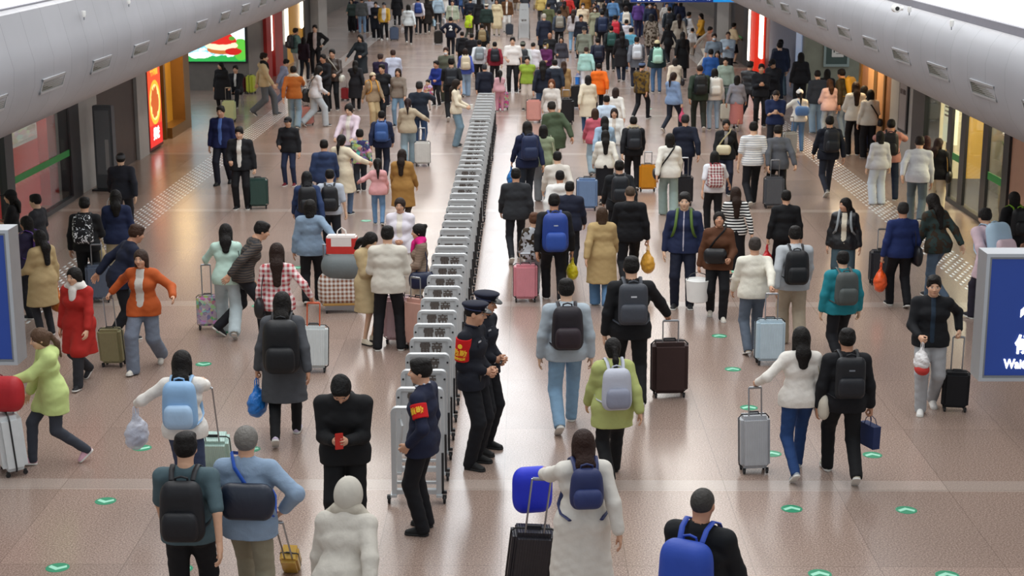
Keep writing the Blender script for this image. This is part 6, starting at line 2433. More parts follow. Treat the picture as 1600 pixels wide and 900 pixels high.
a = P(737, 53, 118, -5, 'in black top close behind the tan pack', ('jacket', '#16161c'), ('trousers', '#14141a'), 'short', pose='step0')

# ---------------------------------------------------------------- nearest walkers, glass shop side
a = P(912, 674, None, 6, 'in long white coat with brown ponytail', ('long_coat', '#d9d4cb'), ('trousers', '#6f6b78'), 'vlong', hc='#2b1710', pose='step0', la=pull_to(822, 915), H=1.66)
backpack(a, '#252f5c', 'navy blue backpack', 'small', '#2b3768')
case_by(822, 925, '#2b2a30', 'black suitcase', a, -1, size=0.60)
p = on_z(826, 915, 0)
r = hang('duffel_bag', 'bag', (p[0] + 0.03, p[1] + 0.12, 0.80), 0.2, 'bright blue bag strapped on top of the black suitcase')
V, F = softbox(0.27, 0.20, 0.36, 0.06)
link('bag_body', mesh_from('bag_body', V, F, ny), r, '#2030c8').location = (0, 0.1, -0.14)
link('handles', PLOOP, r, '#a83a3a').location = (0, 0, 0.18)
a = P(1097, 764, None, -28, 'in black jacket, cropped grey hair', ('jacket', '#111317'), ('trousers', '#15161b'), 'crop', hc='#3d3a37', pose='walk0', la='fwd', ra='fwd', H=1.72)
r_ = backpack(a, '#2547a8', 'royal blue and grey backpack', 'big', '#8fa0ab', drop=0.05)
a = P(885, 437, 677, 3, 'in pale grey blue hoodie and light blue jeans', ('hoodie', '#a9b4bd'), ('trousers', '#7f9fba', dn), 'short', pose='walk0', sh='#c3c2bc', la='strap' if False else 'down', ra='down')
backpack(a, '#201a22', 'black and maroon backpack', 'std', '#2c2028')
a = P(987, 402, 640, 3, 'in black clothes striding with a brown case', ('jacket', '#101115'), ('trousers', '#0f1013'), 'short', pose='walk1', ra=pull_to(1046, 622), la='down')
backpack(a, '#3c4048', 'charcoal grey backpack', 'slim', '#42464f', mark='#c9ccd2')
case_by(1046, 622, '#3a2826', 'dark brown suitcase', a, 1, size=0.70, mat='soft_shell')
a = P(958, 529, 742, 8, 'in lime green jacket with dark ponytail', ('parka', '#adb470'), ('trousers', '#0f1013'), 'pony', pose='walk0', sh=('leather', '#151518'), lean=0.06)
backpack(a, '#b9bcc8', 'silver grey backpack', 'std', '#8b8fa0', drop=0.05)
a = P(1253, 512, 752, 4, 'in white sweater and jeans, long black hair', ('sweater', '#e3ded6', kn), ('slim', '#24406f', dn), 'long', pose='walk0', la=pull_to(1180, 742), ra='down', sh='#9aa3ac')
slingbag(a, '#cfc8b8', 'pale canvas shoulder bag', 1, 'hip', 1.5, strap='#a89e88', shoulder=True)
case_by(1180, 742, '#aeb0b4', 'silver ribbed suitcase', a, -1, size=0.62, wide=0.8)
a = P(1325, 515, 757, 2, 'in black clothes beside the white sweater woman', ('jacket', '#111217'), ('trousers', '#0e0f12'), 'short', pose='walk1', la='out' if False else 'down', ra='carry', sh='#b9b4a2')
backpack(a, '#181a1f', 'black backpack', 'slim', '#1d1f25', mark='#7b8088')
handbag(a, 1, 'paper', '#22305a', 'navy paper bag', 0.75)
a = P(1318, 394, 560, 6, 'in teal jacket looking ahead', ('jacket', '#1f7f8c'), ('trousers', '#121318'), 'short', pose='walk0', la='down', ra='down')
backpack(a, '#4b5150', 'dark grey green backpack', 'std')
a = P(1460, 432, 648, 172, 'in black sweater and grey joggers', ('sweater', '#0f1116'), ('jogger', '#a7a9ac'), 'short', pose='step0', ra='hold', la=pull_to(1494, 645), sh='#e6e4df', inner=('#1f2f3f', 0.03))
handbag(a, 1, 'plastic', '#dfdcdc', 'white plastic bag with red fruit', 0.8, '#c03a35')
case_by(1494, 645, '#15161a', 'black cabin suitcase', a, -1, size=0.48, mat='soft_shell')
a = P(1243, 355, 545, 2, 'in light grey hoodie and beige trousers', ('hoodie', '#b3b8bd'), ('wide', '#aea08c'), 'short', pose='step1')
backpack(a, '#17191d', 'black backpack', 'std', drop=0.05)
a = P(1180, 373, 557, 3, 'in cream white sweater and slate trousers', ('sweater', '#e6e2d4', kn), ('trousers', '#5c6674'), 'short', hc='#3b3430', pose='step0', ra=pull_to(1203, 570), sh='#c9b8a2')
case_by(1203, 572, '#bccfda', 'pale blue ribbed suitcase', a, 1, size=0.60)
a = P(1124, 332, 502, 176, 'in brown jacket looking up with a white bucket', ('jacket', '#57341f'), ('trousers', '#101116'), 'bun', hc='#15100e', pose='step1', ra='carry', la='hold', hpit=-18, sh='#d9d4c8')
slingbag(a, '#121216', 'black crossbody bag', 1, 'front', 1.1)
g = grip_pt(a, 1)
r = hang('bucket', 'bucket', g, 0, 'white bucket shaped bag carried by the brown jacket woman')
MB().lathe([(0.0, -0.42), (0.135, -0.42), (0.15, -0.41), (0.175, -0.10), (0.165, -0.095), (0.15, -0.12), (0.0, -0.14)], 24).build('pail', 'white_board', r, smooth=True)
MB().tube([(-0.165, 0, -0.11), (-0.10, 0, -0.02), (0, 0, 0.012), (0.10, 0, -0.02), (0.165, 0, -0.11)], 0.006, 8).build('handle', 'black_plastic', r, smooth=True)
a = P(1070, 301, 482, 172, 'in navy pullover, an older man', ('shirt', '#1d2747'), ('trousers', '#151b2e'), 'short', hc='#242221', pose='stand', la='down', ra='down', inner=('#b9b4c2', 0.014))
backpack(a, '#2a3a30', 'dark backpack with lime edged straps', 'std', strap='#55702c')
a = P(1150, 293, 432, 4, 'in striped black and white top with a long ponytail', ('sweater', '#15151a', 'striped_cloth'), ('long_skirt', '#121216'), 'vlong', hc='#2b1b13', pose='step0')
a = P(1229, 299, 436, 2, 'in black shirt carrying orange and red bags', ('shirt', '#101115'), ('trousers', '#14151b'), 'short', pose='step1', la='carry', ra='carry')
handbag(a, 1, 'plastic', '#d9531f', 'orange plastic bag', 0.85)
handbag(a, -1, 'plastic', '#c7262b', 'red round bag', 0.95)
a = P(1322, 309, 455, 165, 'in black leather jacket glancing aside', ('jacket', '#101014', le), ('long_skirt', '#3d5059'), 'long', pose='stand', hyaw=-50, inner=('#d6cdb9', 0.05), la='down', ra='down')
backpack(a, '#6d7478', 'grey backpack with pale straps', 'std', strap='#8f9598')
a = P(1412, 318, 484, 6, 'in royal navy shirt holding an orange bag', ('shirt', '#1c2c5e'), ('trousers', '#101116'), 'short', hc='#2a2624', pose='step1', la='carry', ra='down')
handbag(a, -1, 'plastic', '#e2561f', 'bright orange plastic bag', 1.0)
slingbag(a, '#17181e', 'black shoulder bag', 1, 'hip', 1.6, shoulder=True)
case_by(1376, 446, '#33343b', 'dark grey suitcase ahead of the royal navy shirt', size=0.55, handle=0.9)
a = P(1458, 300, 452, 28, 'in dark camouflage jacket and jeans leaning forward', ('jacket', '#33423f', 'mottled_cloth'), ('slim', '#5b6d80', dn), 'vlong', hc='#1c1612', pose='walk0', lean=0.28, H=1.66)
a = P(1540, 322, 440, 20, 'hidden behind pale pink and blue sacks', ('parka', '#cfb6be'), ('trousers', '#2b2836'), 'short', pose='walk1', lean=0.35, H=1.66)
backpack(a, '#a9c3d6', 'large pale blue sack', 'big', '#d8bfc6')
a = P(1586, 300, 452, 15, 'in black at the edge above the blue sign', ('jacket', '#101115'), ('trousers', '#121317'), 'bob', pose='stand')
backpack(a, '#131418', 'black backpack with lime piping', 'std', strap='#7fae2e')
case_by(1563, 410, '#3f2f68', 'purple suitcase near the blue sign', size=0.66, up=False)
a = P(806, 264, 412, 3, 'in charcoal jacket with grey hem by the pink case', ('jacket', '#2b2d31'), ('slim', '#1a1c22'), 'short', pose='walk0', ra='down', inner=None)
case_by(821, 473, '#d98c96', 'coral pink suitcase alone on the floor behind charcoal jacket', size=0.58, up=True, handle=0.75)
a = P(866, 304, 462, 4, 'in black top below a blue pack, a youth', ('hoodie', '#131419'), ('trousers', '#121318'), 'short', pose='walk1', ra='down', H=1.66)
backpack(a, '#23418f', 'cobalt blue backpack', 'big', '#2a4da0', mark='#aeb5c4')
handbag(a, 1, 'plastic', '#d8c81e', 'yellow plastic bag', 0.8)
a = P(835, 338, 455, 10, 'in grey printed jacket, a child beside the blue pack youth', ('jacket', '#b9bdc2', 'mottled_cloth'), ('slim', '#aab4bb'), 'short', hc='#5a3a28', child=True, pose='step0', H=1.25)
a = P(941, 325, 477, 2, 'in camel trench coat seen from behind', ('overcoat', '#b59b6c'), ('wide', '#5b7ea2', dn), 'bob', hc='#3e2b1c', pose='step1', sh='#ddd9cf')
a = P(985, 291, 455, 2, 'in black hoodie with shaved head', ('hoodie', '#0f1015'), ('trousers', '#101116'), 'crop', hc='#4a3c30', pose='walk0', ra='carry')
handbag(a, 1, 'plastic', '#e0a53a', 'golden yellow plastic bag', 1.0)
a = P(968, 252, 398, 3, 'in black jacket with a white back patch', ('jacket', '#14171c'), ('trousers', '#121318'), 'short', pose='step0')
backpack(a, '#1b1f25', 'black backpack with white tag', 'std', mark='#d9dcde')
a = P(875, 268, 400, 2, 'in white hooded sweatshirt', ('hoodie', '#e4e2dd'), ('trousers', '#1c1d24'), 'short', pose='step1')
a = P(871, 238, 372, 6, 'in pale top ahead of the white sweatshirt', ('shirt', '#d8d2c8'), ('trousers', '#8a8c92'), 'short', pose='step0')
a = P(890, 285, 425, -8, 'in dark navy top between white sweatshirt and camel trench', ('jacket', '#1b2033'), ('trousers', '#15161c'), 'short', pose='step1')
case_by(917, 330, '#6e88ad', 'steel blue upright suitcase beside the white hooded sweatshirt', size=0.66, up=False)
case_by(1012, 300, '#d08a1c', 'orange yellow suitcase in the aisle beside white jacket woman', size=0.58, up=True, handle=0.85)
a = P(1047, 209, 340, 2, 'in white jacket and sage trousers', ('jacket', '#e6e3d9'), ('flare', '#8c9d98'), 'bob', pose='step1', ra='fwd')
slingbag(a, '#16161a', 'black crossbody bag', -1, 'hip', 1.0)
case_by(1068, 322, '#1d1e24', 'black suitcase beside the white jacket woman', size=0.60, up=True)
a = P(1071, 180, 305, 2, 'in dark navy suit jacket', ('jacket', '#161c2e'), ('trousers', '#1a2238'), 'short', hc='#2c2a2a', pose='step0')
a = P(1135, 187, 305, 176, 'in black blazer with a cream bag strap', ('jacket', '#121216'), ('trousers', '#1c2236'), 'pony', pose='step1', inner=('#8f8a86', 0.04))
slingbag(a, '#d9cfae', 'cream crossbody bag', 1, 'front', 1.0, strap='#cbbf98')
a = P(1178, 191, 324, 2, 'in white striped t-shirt', ('tee', '#b9bcc2', 'striped_cloth'), ('trousers', '#13141a'), 'short', pose='walk0', la='down', ra='down')
a = P(1216, 196, 322, 8, 'in grey jacket leaning beside the striped t-shirt', ('jacket', '#585b62'), ('trousers', '#15161b'), 'short', pose='walk1', ra='pull', lean=0.12)
case_by(1209, 326, '#55585e', 'grey ribbed suitcase below the striped t-shirt man', size=0.64, up=True)
a = P(1117, 237, 362, 3, 'in white t-shirt with black trousers and red pack', ('tee', '#dfe1e6'), ('trousers', '#131419'), 'bob', pose='step1', ra='reach')
backpack(a, '#8c3038', 'red plaid backpack', 'std', mat='checked_cloth')
a = P(1297, 182, 308, 4, 'in dark navy jacket crossing the studs', ('jacket', '#171b28'), ('slim', '#262a36'), 'short', pose='walk0', sh='#8b8780')
backpack(a, '#1d2027', 'dark backpack', 'std')
a = P(1393, 187, 315, -12, 'in pink collared jacket and dark jeans taking a picture', ('jacket', '#b58078'), ('trousers', '#222c40', dn), 'short', pose='wide', la='high', ra='high')
backpack(a, '#1c1c20', 'black backpack', 'std')
a = P(1376, 205, 305, 10, 'in white jeans mostly hidden by the photographer', ('shirt', '#c8c9cf'), ('wide', '#cfd8e2', dn), 'bob', pose='stand')
a = P(1438, 208, 322, -15, 'in white shirt stooping by the pale pillar', ('shirt', '#d3d7df'), ('trousers', '#5d6a72'), 'short', hc='#231a18', lean=0.45, pose='walk1', H=1.7)
a = P(1448, 213, 320, -10, 'in dark red brown top near the slatted panel', ('tee', '#3a2226'), ('trousers', '#c9c0ac'), 'bob', hc='#3a1a18', pose='step0')
a = P(1467, 216, 338, -18, 'in black jacket and cream trousers with brown hair', ('jacket', '#131317'), ('wide', '#ddd3c0'), 'long', hc='#33201a', pose='stand', ra='carry', hyaw=-30)
slingbag(a, '#1b1a1a', 'black chain shoulder bag', 1, 'hip', 1.2, strap='#b08a4a', shoulder=True)
a = P(1250, 140, 238, 4, 'in white cap and white sweater with blue jeans', ('sweater', '#e9e7de', kn), ('slim', '#5d80a8', dn), 'pony', hat=('cap', '#efeeea'), pose='stand', la='out', ra='hold')
slingbag(a, '#5c86c0', 'sky blue waist bag', 1, 'back', 1.3)
p = on_z(1234, 250, 0)
case_by(1232, 246, '#c9cccb', 'white suitcase beside the white cap woman', size=0.62, up=True, hd=20)
a = P(1213, 139, 250, 172, 'in navy t-shirt looking at a phone', ('tee', '#1c2b52'), ('trousers', '#1a1c26'), 'crop', hc='#2b2422', pose='stand', la='phone', ra='phone', hpit=30)
a = P(1338, 128, 243, 2, 'in white jacket with long brown hair in the queue', ('jacket', '#dcdad2'), ('trousers', '#131319'), 'vlong', hc='#2e1d12', pose='stand', la='hold')
a = P(1362, 140, 247, 4, 'in off-white vest in the queue', ('hoodie', '#d6d2c8'), ('wide', '#14151b'), 'bob', pose='stand', ra='hold')
slingbag(a, '#18181c', 'black strapped small bag', 1, 'hip', 0.9)
a = P(1373, 134, 240, -30, 'in white t-shirt half hidden at the head of the queue', ('tee', '#dadbd8'), ('slim', '#2c3c60', dn), 'bob', pose='stand', la='hold', ra='hold')
a = P(1316, 106, 215, 40, 'in brown mottled jacket bending to the queue', ('jacket', '#34301f', 'mottled_cloth'), ('slim', '#7f93a6', dn), 'short', pose='stand', lean=0.3)
backpack(a, '#b98a1c', 'mustard yellow backpack', 'std')
a = P(1297, 122, 215, 15, 'in pale pink jacket with wavy brown hair', ('jacket', '#d1b4b4'), ('slim', '#9db0c2', dn), 'long', hc='#3a2416', pose='stand', la='hold')
a = P(1278, 110, 208, 8, 'in dark slate jacket and loose light jeans', ('jacket', '#2b3442'), ('wide', '#8aa5bc', dn), 'short', pose='stand', lean=0.12)
a = P(1293, 108, 200, -20, 'in black top behind the pink jacket', ('jacket', '#131318'), ('trousers', '#16161c'), 'bob', pose='stand')
a = P(1252, 82, 175, -5, 'in black jacket by the greenish stone wall', ('jacket', '#15161c'), ('trousers', '#16171d'), 'bob', pose='stand')
a = P(1232, 62, 162, 2, 'in faded slate jacket and pale jeans', ('jacket', '#3e4654'), ('wide', '#6c8390', dn), 'short', hc='#1a1615', pose='wide')
a = P(1219, 66, 160, 20, 'in navy jacket beside the faded slate jacket', ('jacket', '#1c2438'), ('trousers', '#1c2432'), 'short', pose='stand')
a = P(1209, 92, 185, 140, 'in dark jacket and cap looking down at hands', ('jacket', '#15171f'), ('trousers', '#1a1c24'), 'short', hat=('cap', '#101118'), pose='stand', la='phone', ra='phone', hpit=25)
a = P(1190, 100, 198, 176, 'in black zip jacket holding a phone in both hands', ('jacket', '#14171f'), ('trousers', '#12141a'), 'short', pose='stand', la='phone', ra='phone')
a = P(1172, 96, 192, -35, 'in dark leather jacket and black jeans', ('jacket', '#23262b', le), ('slim', '#131319'), 'short', hc='#2c2725', pose='walk0')
a = P(1152, 118, 205, -15, 'in blurred coral skirt and grey top', ('sweater', '#8d8f9a'), ('long_skirt', '#c07c78'), 'bob', pose='walk1')
a = P(1117, 107, 203, 3, 'in white top and pale jeans under a white pack', ('shirt', '#dcd8d4'), ('slim', '#93a8bc', dn), 'bob', pose='stand')
backpack(a, '#dddcd6', 'white patterned backpack', 'std', mat='mottled_cloth' if False else 'nylon')
case_by(1134, 190, '#d9d6c9', 'cream suitcase beside the white pack', size=0.50, up=True)
a = P(1134, 90, 172, 168, 'in sage green jacket carrying clear bags', ('jacket', '#9fb0a2'), ('trousers', '#5f6f6a'), 'short', pose='stand', la='carry', ra='hold')
handbag(a, 1, 'clear', '#c3cfe6', 'pale blue film bag', 1.0, '#9fb3d8')
case_by(1137, 172, '#1f4a3c', 'dark green suitcase beside the sage jacket', size=0.60, up=False)
a = P(1111, 77, 160, 3, 'in bright blue sweatshirt', ('sweater', '#2f5fa8'), ('trousers', '#22262e'), 'short', pose='stand')
a = P(1121, 79, 155, 170, 'in dark top with long hair facing the blue sweatshirt', ('sweater', '#2c2a2c'), ('trousers', '#1e2026'), 'long', pose='stand')
a = P(1094, 101, 205, 2, 'in dark green jacket with a black pack', ('jacket', '#2c3a2e'), ('trousers', '#2a2e28'), 'crop', hc='#30231d', pose='walk1')
backpack(a, '#14181a', 'black backpack with white tick mark', 'std', mark='#e4e4e2')
a = P(1052, 113, 208, -40, 'in denim blue jacket swinging a pink bag', ('jacket', '#7c93b5', dn), ('slim', '#1d2431'), 'pony', hc='#2f2019', pose='walk0', ra='carry')
handbag(a, 1, 'plastic', '#c44a6e', 'pink bag', 0.9)
a = P(1055, 91, 165, 4, 'in cream jacket and ivory trousers with a dark bag', ('jacket', '#ddd0bd'), ('wide', '#d8ccb8'), 'bob', hc='#26201e', pose='step1')
slingbag(a, '#1d1c22', 'dark shoulder bag', 1, 'hip', 1.2, shoulder=True)
a = P(1003, 97, 188, -30, 'in black jacket with golden pattern', ('jacket', '#6d5420', 'mottled_cloth'), ('slim', '#14151b'), 'short', hat=('cap', '#5a6a8a'), pose='walk0')
a = P(936, 100, 170, 3, 'in vivid orange hooded jacket', ('parka', '#f0701c'), ('trousers', '#14161f'), 'short', pose='step0')
a = P(919, 118, 210, 3, 'in cream blazer and blue jeans', ('coat', '#ded4bd'), ('slim', '#3a557c', dn), 'bob', hc='#191414', pose='step1', sh='#e0dcd4')
a = P(930, 170, 270, 4, 'in rose pink jacket and pale jeans, a girl', ('jacket', '#c5606f'), ('wide', '#9db0ba', dn), 'bob', hc='#3a2418', pose='step0', H=1.5)
a = P(945, 182, 292, 3, 'in washed denim jacket with long dark hair', ('jacket', '#9db8cf', dn), ('trousers', '#2a2f38'), 'vlong', pose='walk1')
a = P(960, 168, 275, 174, 'in white open jacket facing the camera amid backs', ('jacket', '#dcdcd8'), ('trousers', '#c2c3c6'), 'long', hc='#251a15', pose='step0', inner=('#c9beb2', 0.05))
a = P(948, 150, 250, 2, 'in ice blue sweater', ('sweater', '#c6d8ec'), ('trousers', '#4d5666'), 'short', pose='step1')
a = P(962, 137, 232, -10, 'in white shirt with dark brown hair far of the ice blue sweater', ('shirt', '#e2e0da'), ('trousers', '#9b8f88'), 'bob', hc='#2a1c18', pose='walk0')
a = P(990, 183, 298, 3, 'in black jacket with furry beige collar', ('jacket', '#17181d'), ('trousers', '#14151a'), 'short', pose='step1', scarf='#b5a68c')
backpack(a, '#20242b', 'black backpack', 'std')
a = P(946, 204, 318, 2, 'in white shaggy sweater and black skirt', ('sweater', '#e6e2d6', kn), ('long_skirt', '#141419'), 'vlong', pose='step0')
a = P(824, 190, 325, 12, 'in navy jacket slumped under a dark pack', ('jacket', '#182242'), ('trousers', '#1f2630'), 'long', pose='walk0')
backpack(a, '#1d2a4c', 'dark navy backpack', 'std')
handbag(a, -1, 'plastic', '#2272b8', 'blue plastic bag', 0.9)
a = P(849, 196, 318, 4, 'in moss green top with a cream side bag', ('jacket', '#8f9a7d'), ('wide', '#8a8f93'), 'bob', pose='step1')
slingbag(a, '#d6d0b4', 'cream canvas bag', 1, 'hip', 1.6, shoulder=True)
a = P(862, 157, 268, 30, 'in olive green parka leaning over a pale cart', ('parka', '#45523c'), ('trousers', '#4c5242'), 'short', hc='#26221c', lean=0.3, pose='walk0', H=1.72)
a = P(862, 124, 222, 172, 'in white furry jacket with auburn hair', ('jacket', '#cfc9c2', kn), ('wide', '#a9a39c'), 'long', hc='#6a3a1e', pose='step0')
case_by(884, 195, '#17181d', 'black tall suitcase beside the white furry jacket', size=0.72, up=True, hd=0)
case_by(834, 192, '#d79a90', 'salmon suitcase near the lime vest', size=0.66, up=False)
a = P(824, 88, 172, 178, 'in lime green vest and pale trousers', ('vest', '#8fa83a'), ('wide', '#c9bdb2'), 'short', pose='stand', la='down', ra='down')
a = P(848, 95, 190, 3, 'in midnight blue jacket with very long hair and jeans', ('jacket', '#141a2a'), ('slim', '#4b6a8c', dn), 'vlong', pose='step1')
a = P(867, 94, 178, 2, 'in slate jacket with white collar', ('jacket', '#232b38'), ('trousers', '#2a3140'), 'short', pose='step0', scarf='#dcdcdc')
a = P(881, 96, 172, 6, 'in tan coat and pale jeans', ('coat', '#a8895c'), ('wide', '#b9c4cb', dn), 'long', hc='#3a2518', pose='step1')
a = P(916, 74, 146, 3, 'in mint blouse and white trousers', ('shirt', '#a9d4cc'), ('wide', '#e2e0e0'), 'short', hc='#3b2b25', pose='step0', la='carry')
handbag(a, -1, 'paper', '#2a78d0', 'bright blue and rust paper bag', 0.85)
case_by(901, 170, '#1f2226', 'black suitcase below the blue and rust bag', size=0.70, up=True)
a = P(934, 60, 132, 5, 'in dark indigo jacket and pack', ('jacket', '#191d30'), ('trousers', '#171923'), 'short', pose='step1')
backpack(a, '#20273a', 'indigo backpack', 'std')
a = P(859, 51, 118, 178, 'in black jacket, bald and broad faced', ('jacket', '#17171b'), ('trousers', '#15151a'), 'none', pose='stand', skin='#a8775a')
a = P(877, 57, 124, 176, 'in dark grey top with long parted hair', ('sweater', '#3c3b44'), ('trousers', '#8c8b92'), 'long', pose='stand', ra='hold')
a = P(853, 67, 130, 160, 'in patterned headscarf and purple jacket', ('jacket', '#5a1f52'), ('trousers', '#2a2228'), 'short', hat=('hood', '#b39b62'), pose='stand', mask='#d9dde2', la='hold')
a = P(817, 66, 145, 4, 'in pale grey shirt and mottled cap', ('shirt', '#c6cac9'), ('trousers', '#17191e'), 'short', hat=('cap', '#6c7064'), pose='step0')
backpack(a, '#33373b', 'dark backpack', 'slim')
a = P(833, 66, 142, -15, 'in loose white shirt hurrying', ('shirt', '#e0dce2'), ('trousers', '#8f8a94'), 'crop', hc='#1a1614', pose='walk1')
a = P(1138, 49, 130, 172, 'in pale blue check shirt reading', ('shirt', '#b9cbd9'), ('trousers', '#14161c'), 'crop', hc='#3a2a22', pose='stand', la='phone', ra='phone')
a = P(1116, 52, 135, 178, 'in grey t-shirt and face mask', ('tee', '#7d8b98'), ('trousers', '#4a505c'), 'short', hc='#2e211c', pose='stand', mask='#cfdce8')
a = P(1110, 40, 118, -120, 'in beige shirt stooping in the middle of the far crowd', ('shirt', '#a39c92'), ('wide', '#ddd9cf'), 'short', pose='step0', lean=0.4, H=1.68)
a = P(1096, 21, 85, 110, 'in white and yellow jacket with a bag', ('jacket', '#d9a134'), ('slim', '#15161d'), 'bob', pose='walk0')
a = P(1082, 46, 88, 2, 'in white top, a small child', ('sweater', '#dedede'), ('slim', '#c9bcae'), 'short', child=True, pose='step0', H=1.12)
a = P(1067, 50, 126, 3, 'in black dress with long black hair', ('overcoat', '#0f1013'), ('slim', '#101116'), 'vlong', pose='step1')
a = P(1061, 22, 104, 4, 'in beige coat with long wavy hair', ('overcoat', '#a8a092'), ('slim', '#5a534c'), 'vlong', hc='#241a17', pose='step0')
a = P(1046, 11, 88, 2, 'in dark pack and grey jacket', ('jacket', '#2c343c'), ('trousers', '#171a20'), 'short', pose='step1')
backpack(a, '#22272e', 'dark backpack', 'std')
a = P(1043, 38, 100, 25, 'in black top stooping before the beige coat', ('jacket', '#14171c'), ('slim', '#1b1e25'), 'bob', pose='step0', lean=0.2)
a = P(1076, 19, 84, -60, 'in white shirt with grey shoulder bag', ('shirt', '#dfe2e5'), ('trousers', '#22252b'), 'short', pose='step1')
backpack(a, '#3a4654', 'slate backpack', 'small')
a = P(1018, 22, 110, -5, 'in white and black poncho', ('coat', '#8c8378', 'mottled_cloth'), ('slim', '#2a2326'), 'bob', hc='#15151a', pose='walk0')
a = P(1027, 63, 145, 3, 'in dark green jacket and knitted cream hat', ('jacket', '#23363a'), ('slim', '#4d6d92', dn), 'bob', hat=('beanie', '#cfc29a'), pose='stand')
backpack(a, '#a9dcc8', 'mint backpack', 'std', '#b5e2d0')
a = P(995, 58, 138, 2, 'in grey cape jacket', ('parka', '#6b6f78'), ('trousers', '#2a3040'), 'short', hc='#1c1818', pose='step1')
backpack(a, '#cdd2d8', 'pale grey backpack', 'std')
a = P(986, 44, 112, -30, 'in turquoise top', ('tee', '#5c9fb8'), ('slim', '#3b5272', dn), 'short', pose='step0')
a = P(972, 49, 128, 2, 'in dark coat with hip length black hair', ('coat', '#1c1b20'), ('trousers', '#2b3242'), 'vlong', hc='#0f0d0e', pose='step0')
a = P(955, 41, 112, 3, 'in black jacket with bottle green pack', ('jacket', '#191d20'), ('trousers', '#171a1e'), 'short', pose='step1')
backpack(a, '#24504c', 'bottle green backpack', 'std')
a = P(961, 24, 92, 4, 'in charcoal jacket with a scarlet pack', ('jacket', '#23252c'), ('trousers', '#1c1e26'), 'short', pose='step0')
backpack(a, '#c2283a', 'scarlet backpack', 'std')
a = P(979, 31, 92, 0, 'in white hooded jacket', ('hoodie', '#dcdde6'), ('slim', '#3a4356'), 'short', pose='step1')
a = P(978, 10, 76, 3, 'in denim jacket with white pack', ('jacket', '#4f78a8', dn), ('slim', '#31435e', dn), 'bob', hc='#2b1d1a', pose='step0')
backpack(a, '#dcd6ca', 'white backpack', 'std')
a = P(941, 17, 84, 3, 'in midnight jacket and navy pack', ('jacket', '#161b2b'), ('trousers', '#171b26'), 'short', pose='step1')
backpack(a, '#1c2c4c', 'navy backpack', 'big')
a = P(930, 10, 80, 170, 'in light khaki coat with long hair', ('coat', '#8f9078'), ('trousers', '#6d705f'), 'long', pose='step0', mask='#e0e0da')
a = P(911, 5, 72, 176, 'in cream cardigan and white mask', ('jacket', '#d9c8ac'), ('trousers', '#2b2a30'), 'short', pose='step1', mask='#e4e2de')
a = P(908, 23, 92, 150, 'in navy black shirt turning his head', ('shirt', '#151a28'), ('trousers', '#171b25'), 'short', pose='stand', hyaw=40)
a = P(913, 42, 118, 172, 'in grey green cardigan and dark hat', ('jacket', '#7d8274'), ('trousers', '#8d8f88'), 'short', hat=('cap', '#1b1c20'), pose='step0')
a = P(850, 22, 92, 5, 'in dark navy coat with white hair', ('coat', '#1c2336'), ('trousers', '#1a1e28'), 'short', hc='#b9b3a8', pose='step1')
a = P(857, 5, 74, -3, 'in olive green sweater', ('sweater', '#565a3c'), ('trousers', '#332f2c'), 'short', pose='step0')
a = P(874, 16, 80, 3, 'in dark slate jacket with woven grey pack', ('jacket', '#3a4350'), ('trousers', '#14161b'), 'short', pose='step1')
backpack(a, '#8f8b80', 'woven grey backpack', 'std')
a = P(896, 15, 84, -8, 'in pale blue jeans and long brown hair', ('shirt', '#b9b5b8'), ('slim', '#7fa3bf', dn), 'vlong', hc='#33231d', pose='step0')
# ---------------------------------------------------------------- far rows on the red shop side
a = P(527, -2, 50, 165, 'in dark green jacket and wide black trousers', ('jacket', '#3e4c48'), ('wide', '#131419'), 'long', pose='stand', ra='hold', sh='#dddbd4')
a = P(544, -6, 48, 178, 'in navy suit and white collar', ('jacket', '#161b31'), ('trousers', '#141827'), 'short', pose='stand')
a = P(554, 4, 48, 170, 'in yellow jacket, a child by the red case', ('jacket', '#c8952c'), ('slim', '#6b4a30'), 'short', child=True, pose='stand', H=1.2)
case_by(556, 48, '#7a1c2c', 'burgundy suitcase among the far row', size=0.62, up=True)
a = P(565, -4, 52, 5, 'in grey jacket and straight blue jeans', ('jacket', '#5c5f60'), ('trousers', '#7f9cbc', dn), 'short', pose='stand')
a = P(577, -6, 56, 176, 'in crisp white shirt with hands on hips', ('shirt', '#d5d7e6'), ('trousers', '#1a1d2b'), 'short', pose='stand', la='hip', ra='hip')
a = P(587, 3, 60, 178, 'in ankle length navy coat', ('overcoat', '#10131f'), ('wide', '#0f111a'), 'short', pose='stand', la='belly', ra='belly')
a = P(600, 4, 63, 175, 'in yellow and white windcheater', ('jacket', '#d2a43a'), ('trousers', '#14161b'), 'short', hat=('cap', '#3a3c44'), pose='step0', inner=('#e2ddd8', 0.10), sh='#dcdad4')
case_by(616, 64, '#566680', 'blue grey suitcase by the yellow and white windcheater', size=0.66, up=True, hd=0)
a = P(620, -12, 44, 3, 'in broad black coat ahead of the blue grey case', ('coat', '#101117'), ('trousers', '#0f1016'), 'short', pose='stand', H=1.8)
a = P(638, 7, 72, 4, 'in white hooded top with black leggings', ('hoodie', '#d5dde0'), ('slim', '#14141a'), 'bob', pose='walk0', sh='#e6e4e0')
handbag(a, -1, 'clear', '#d9d4d6', 'pale plastic bag', 0.8)
a = P(653, -4, 62, 3, 'in white shirt under a cobalt pack', ('shirt', '#d5cfd6'), ('trousers', '#16181f'), 'short', pose='step0')
backpack(a, '#223f86', 'cobalt backpack', 'std')
a = P(667, -4, 75, 3, 'in black brown coat with big hood', ('coat', '#1d1715'), ('trousers', '#111216'), 'bob', pose='walk1', ra='carry', sh='#dedcd6')
handbag(a, 1, 'paper', '#a9c9dc', 'light blue paper bag', 0.85)
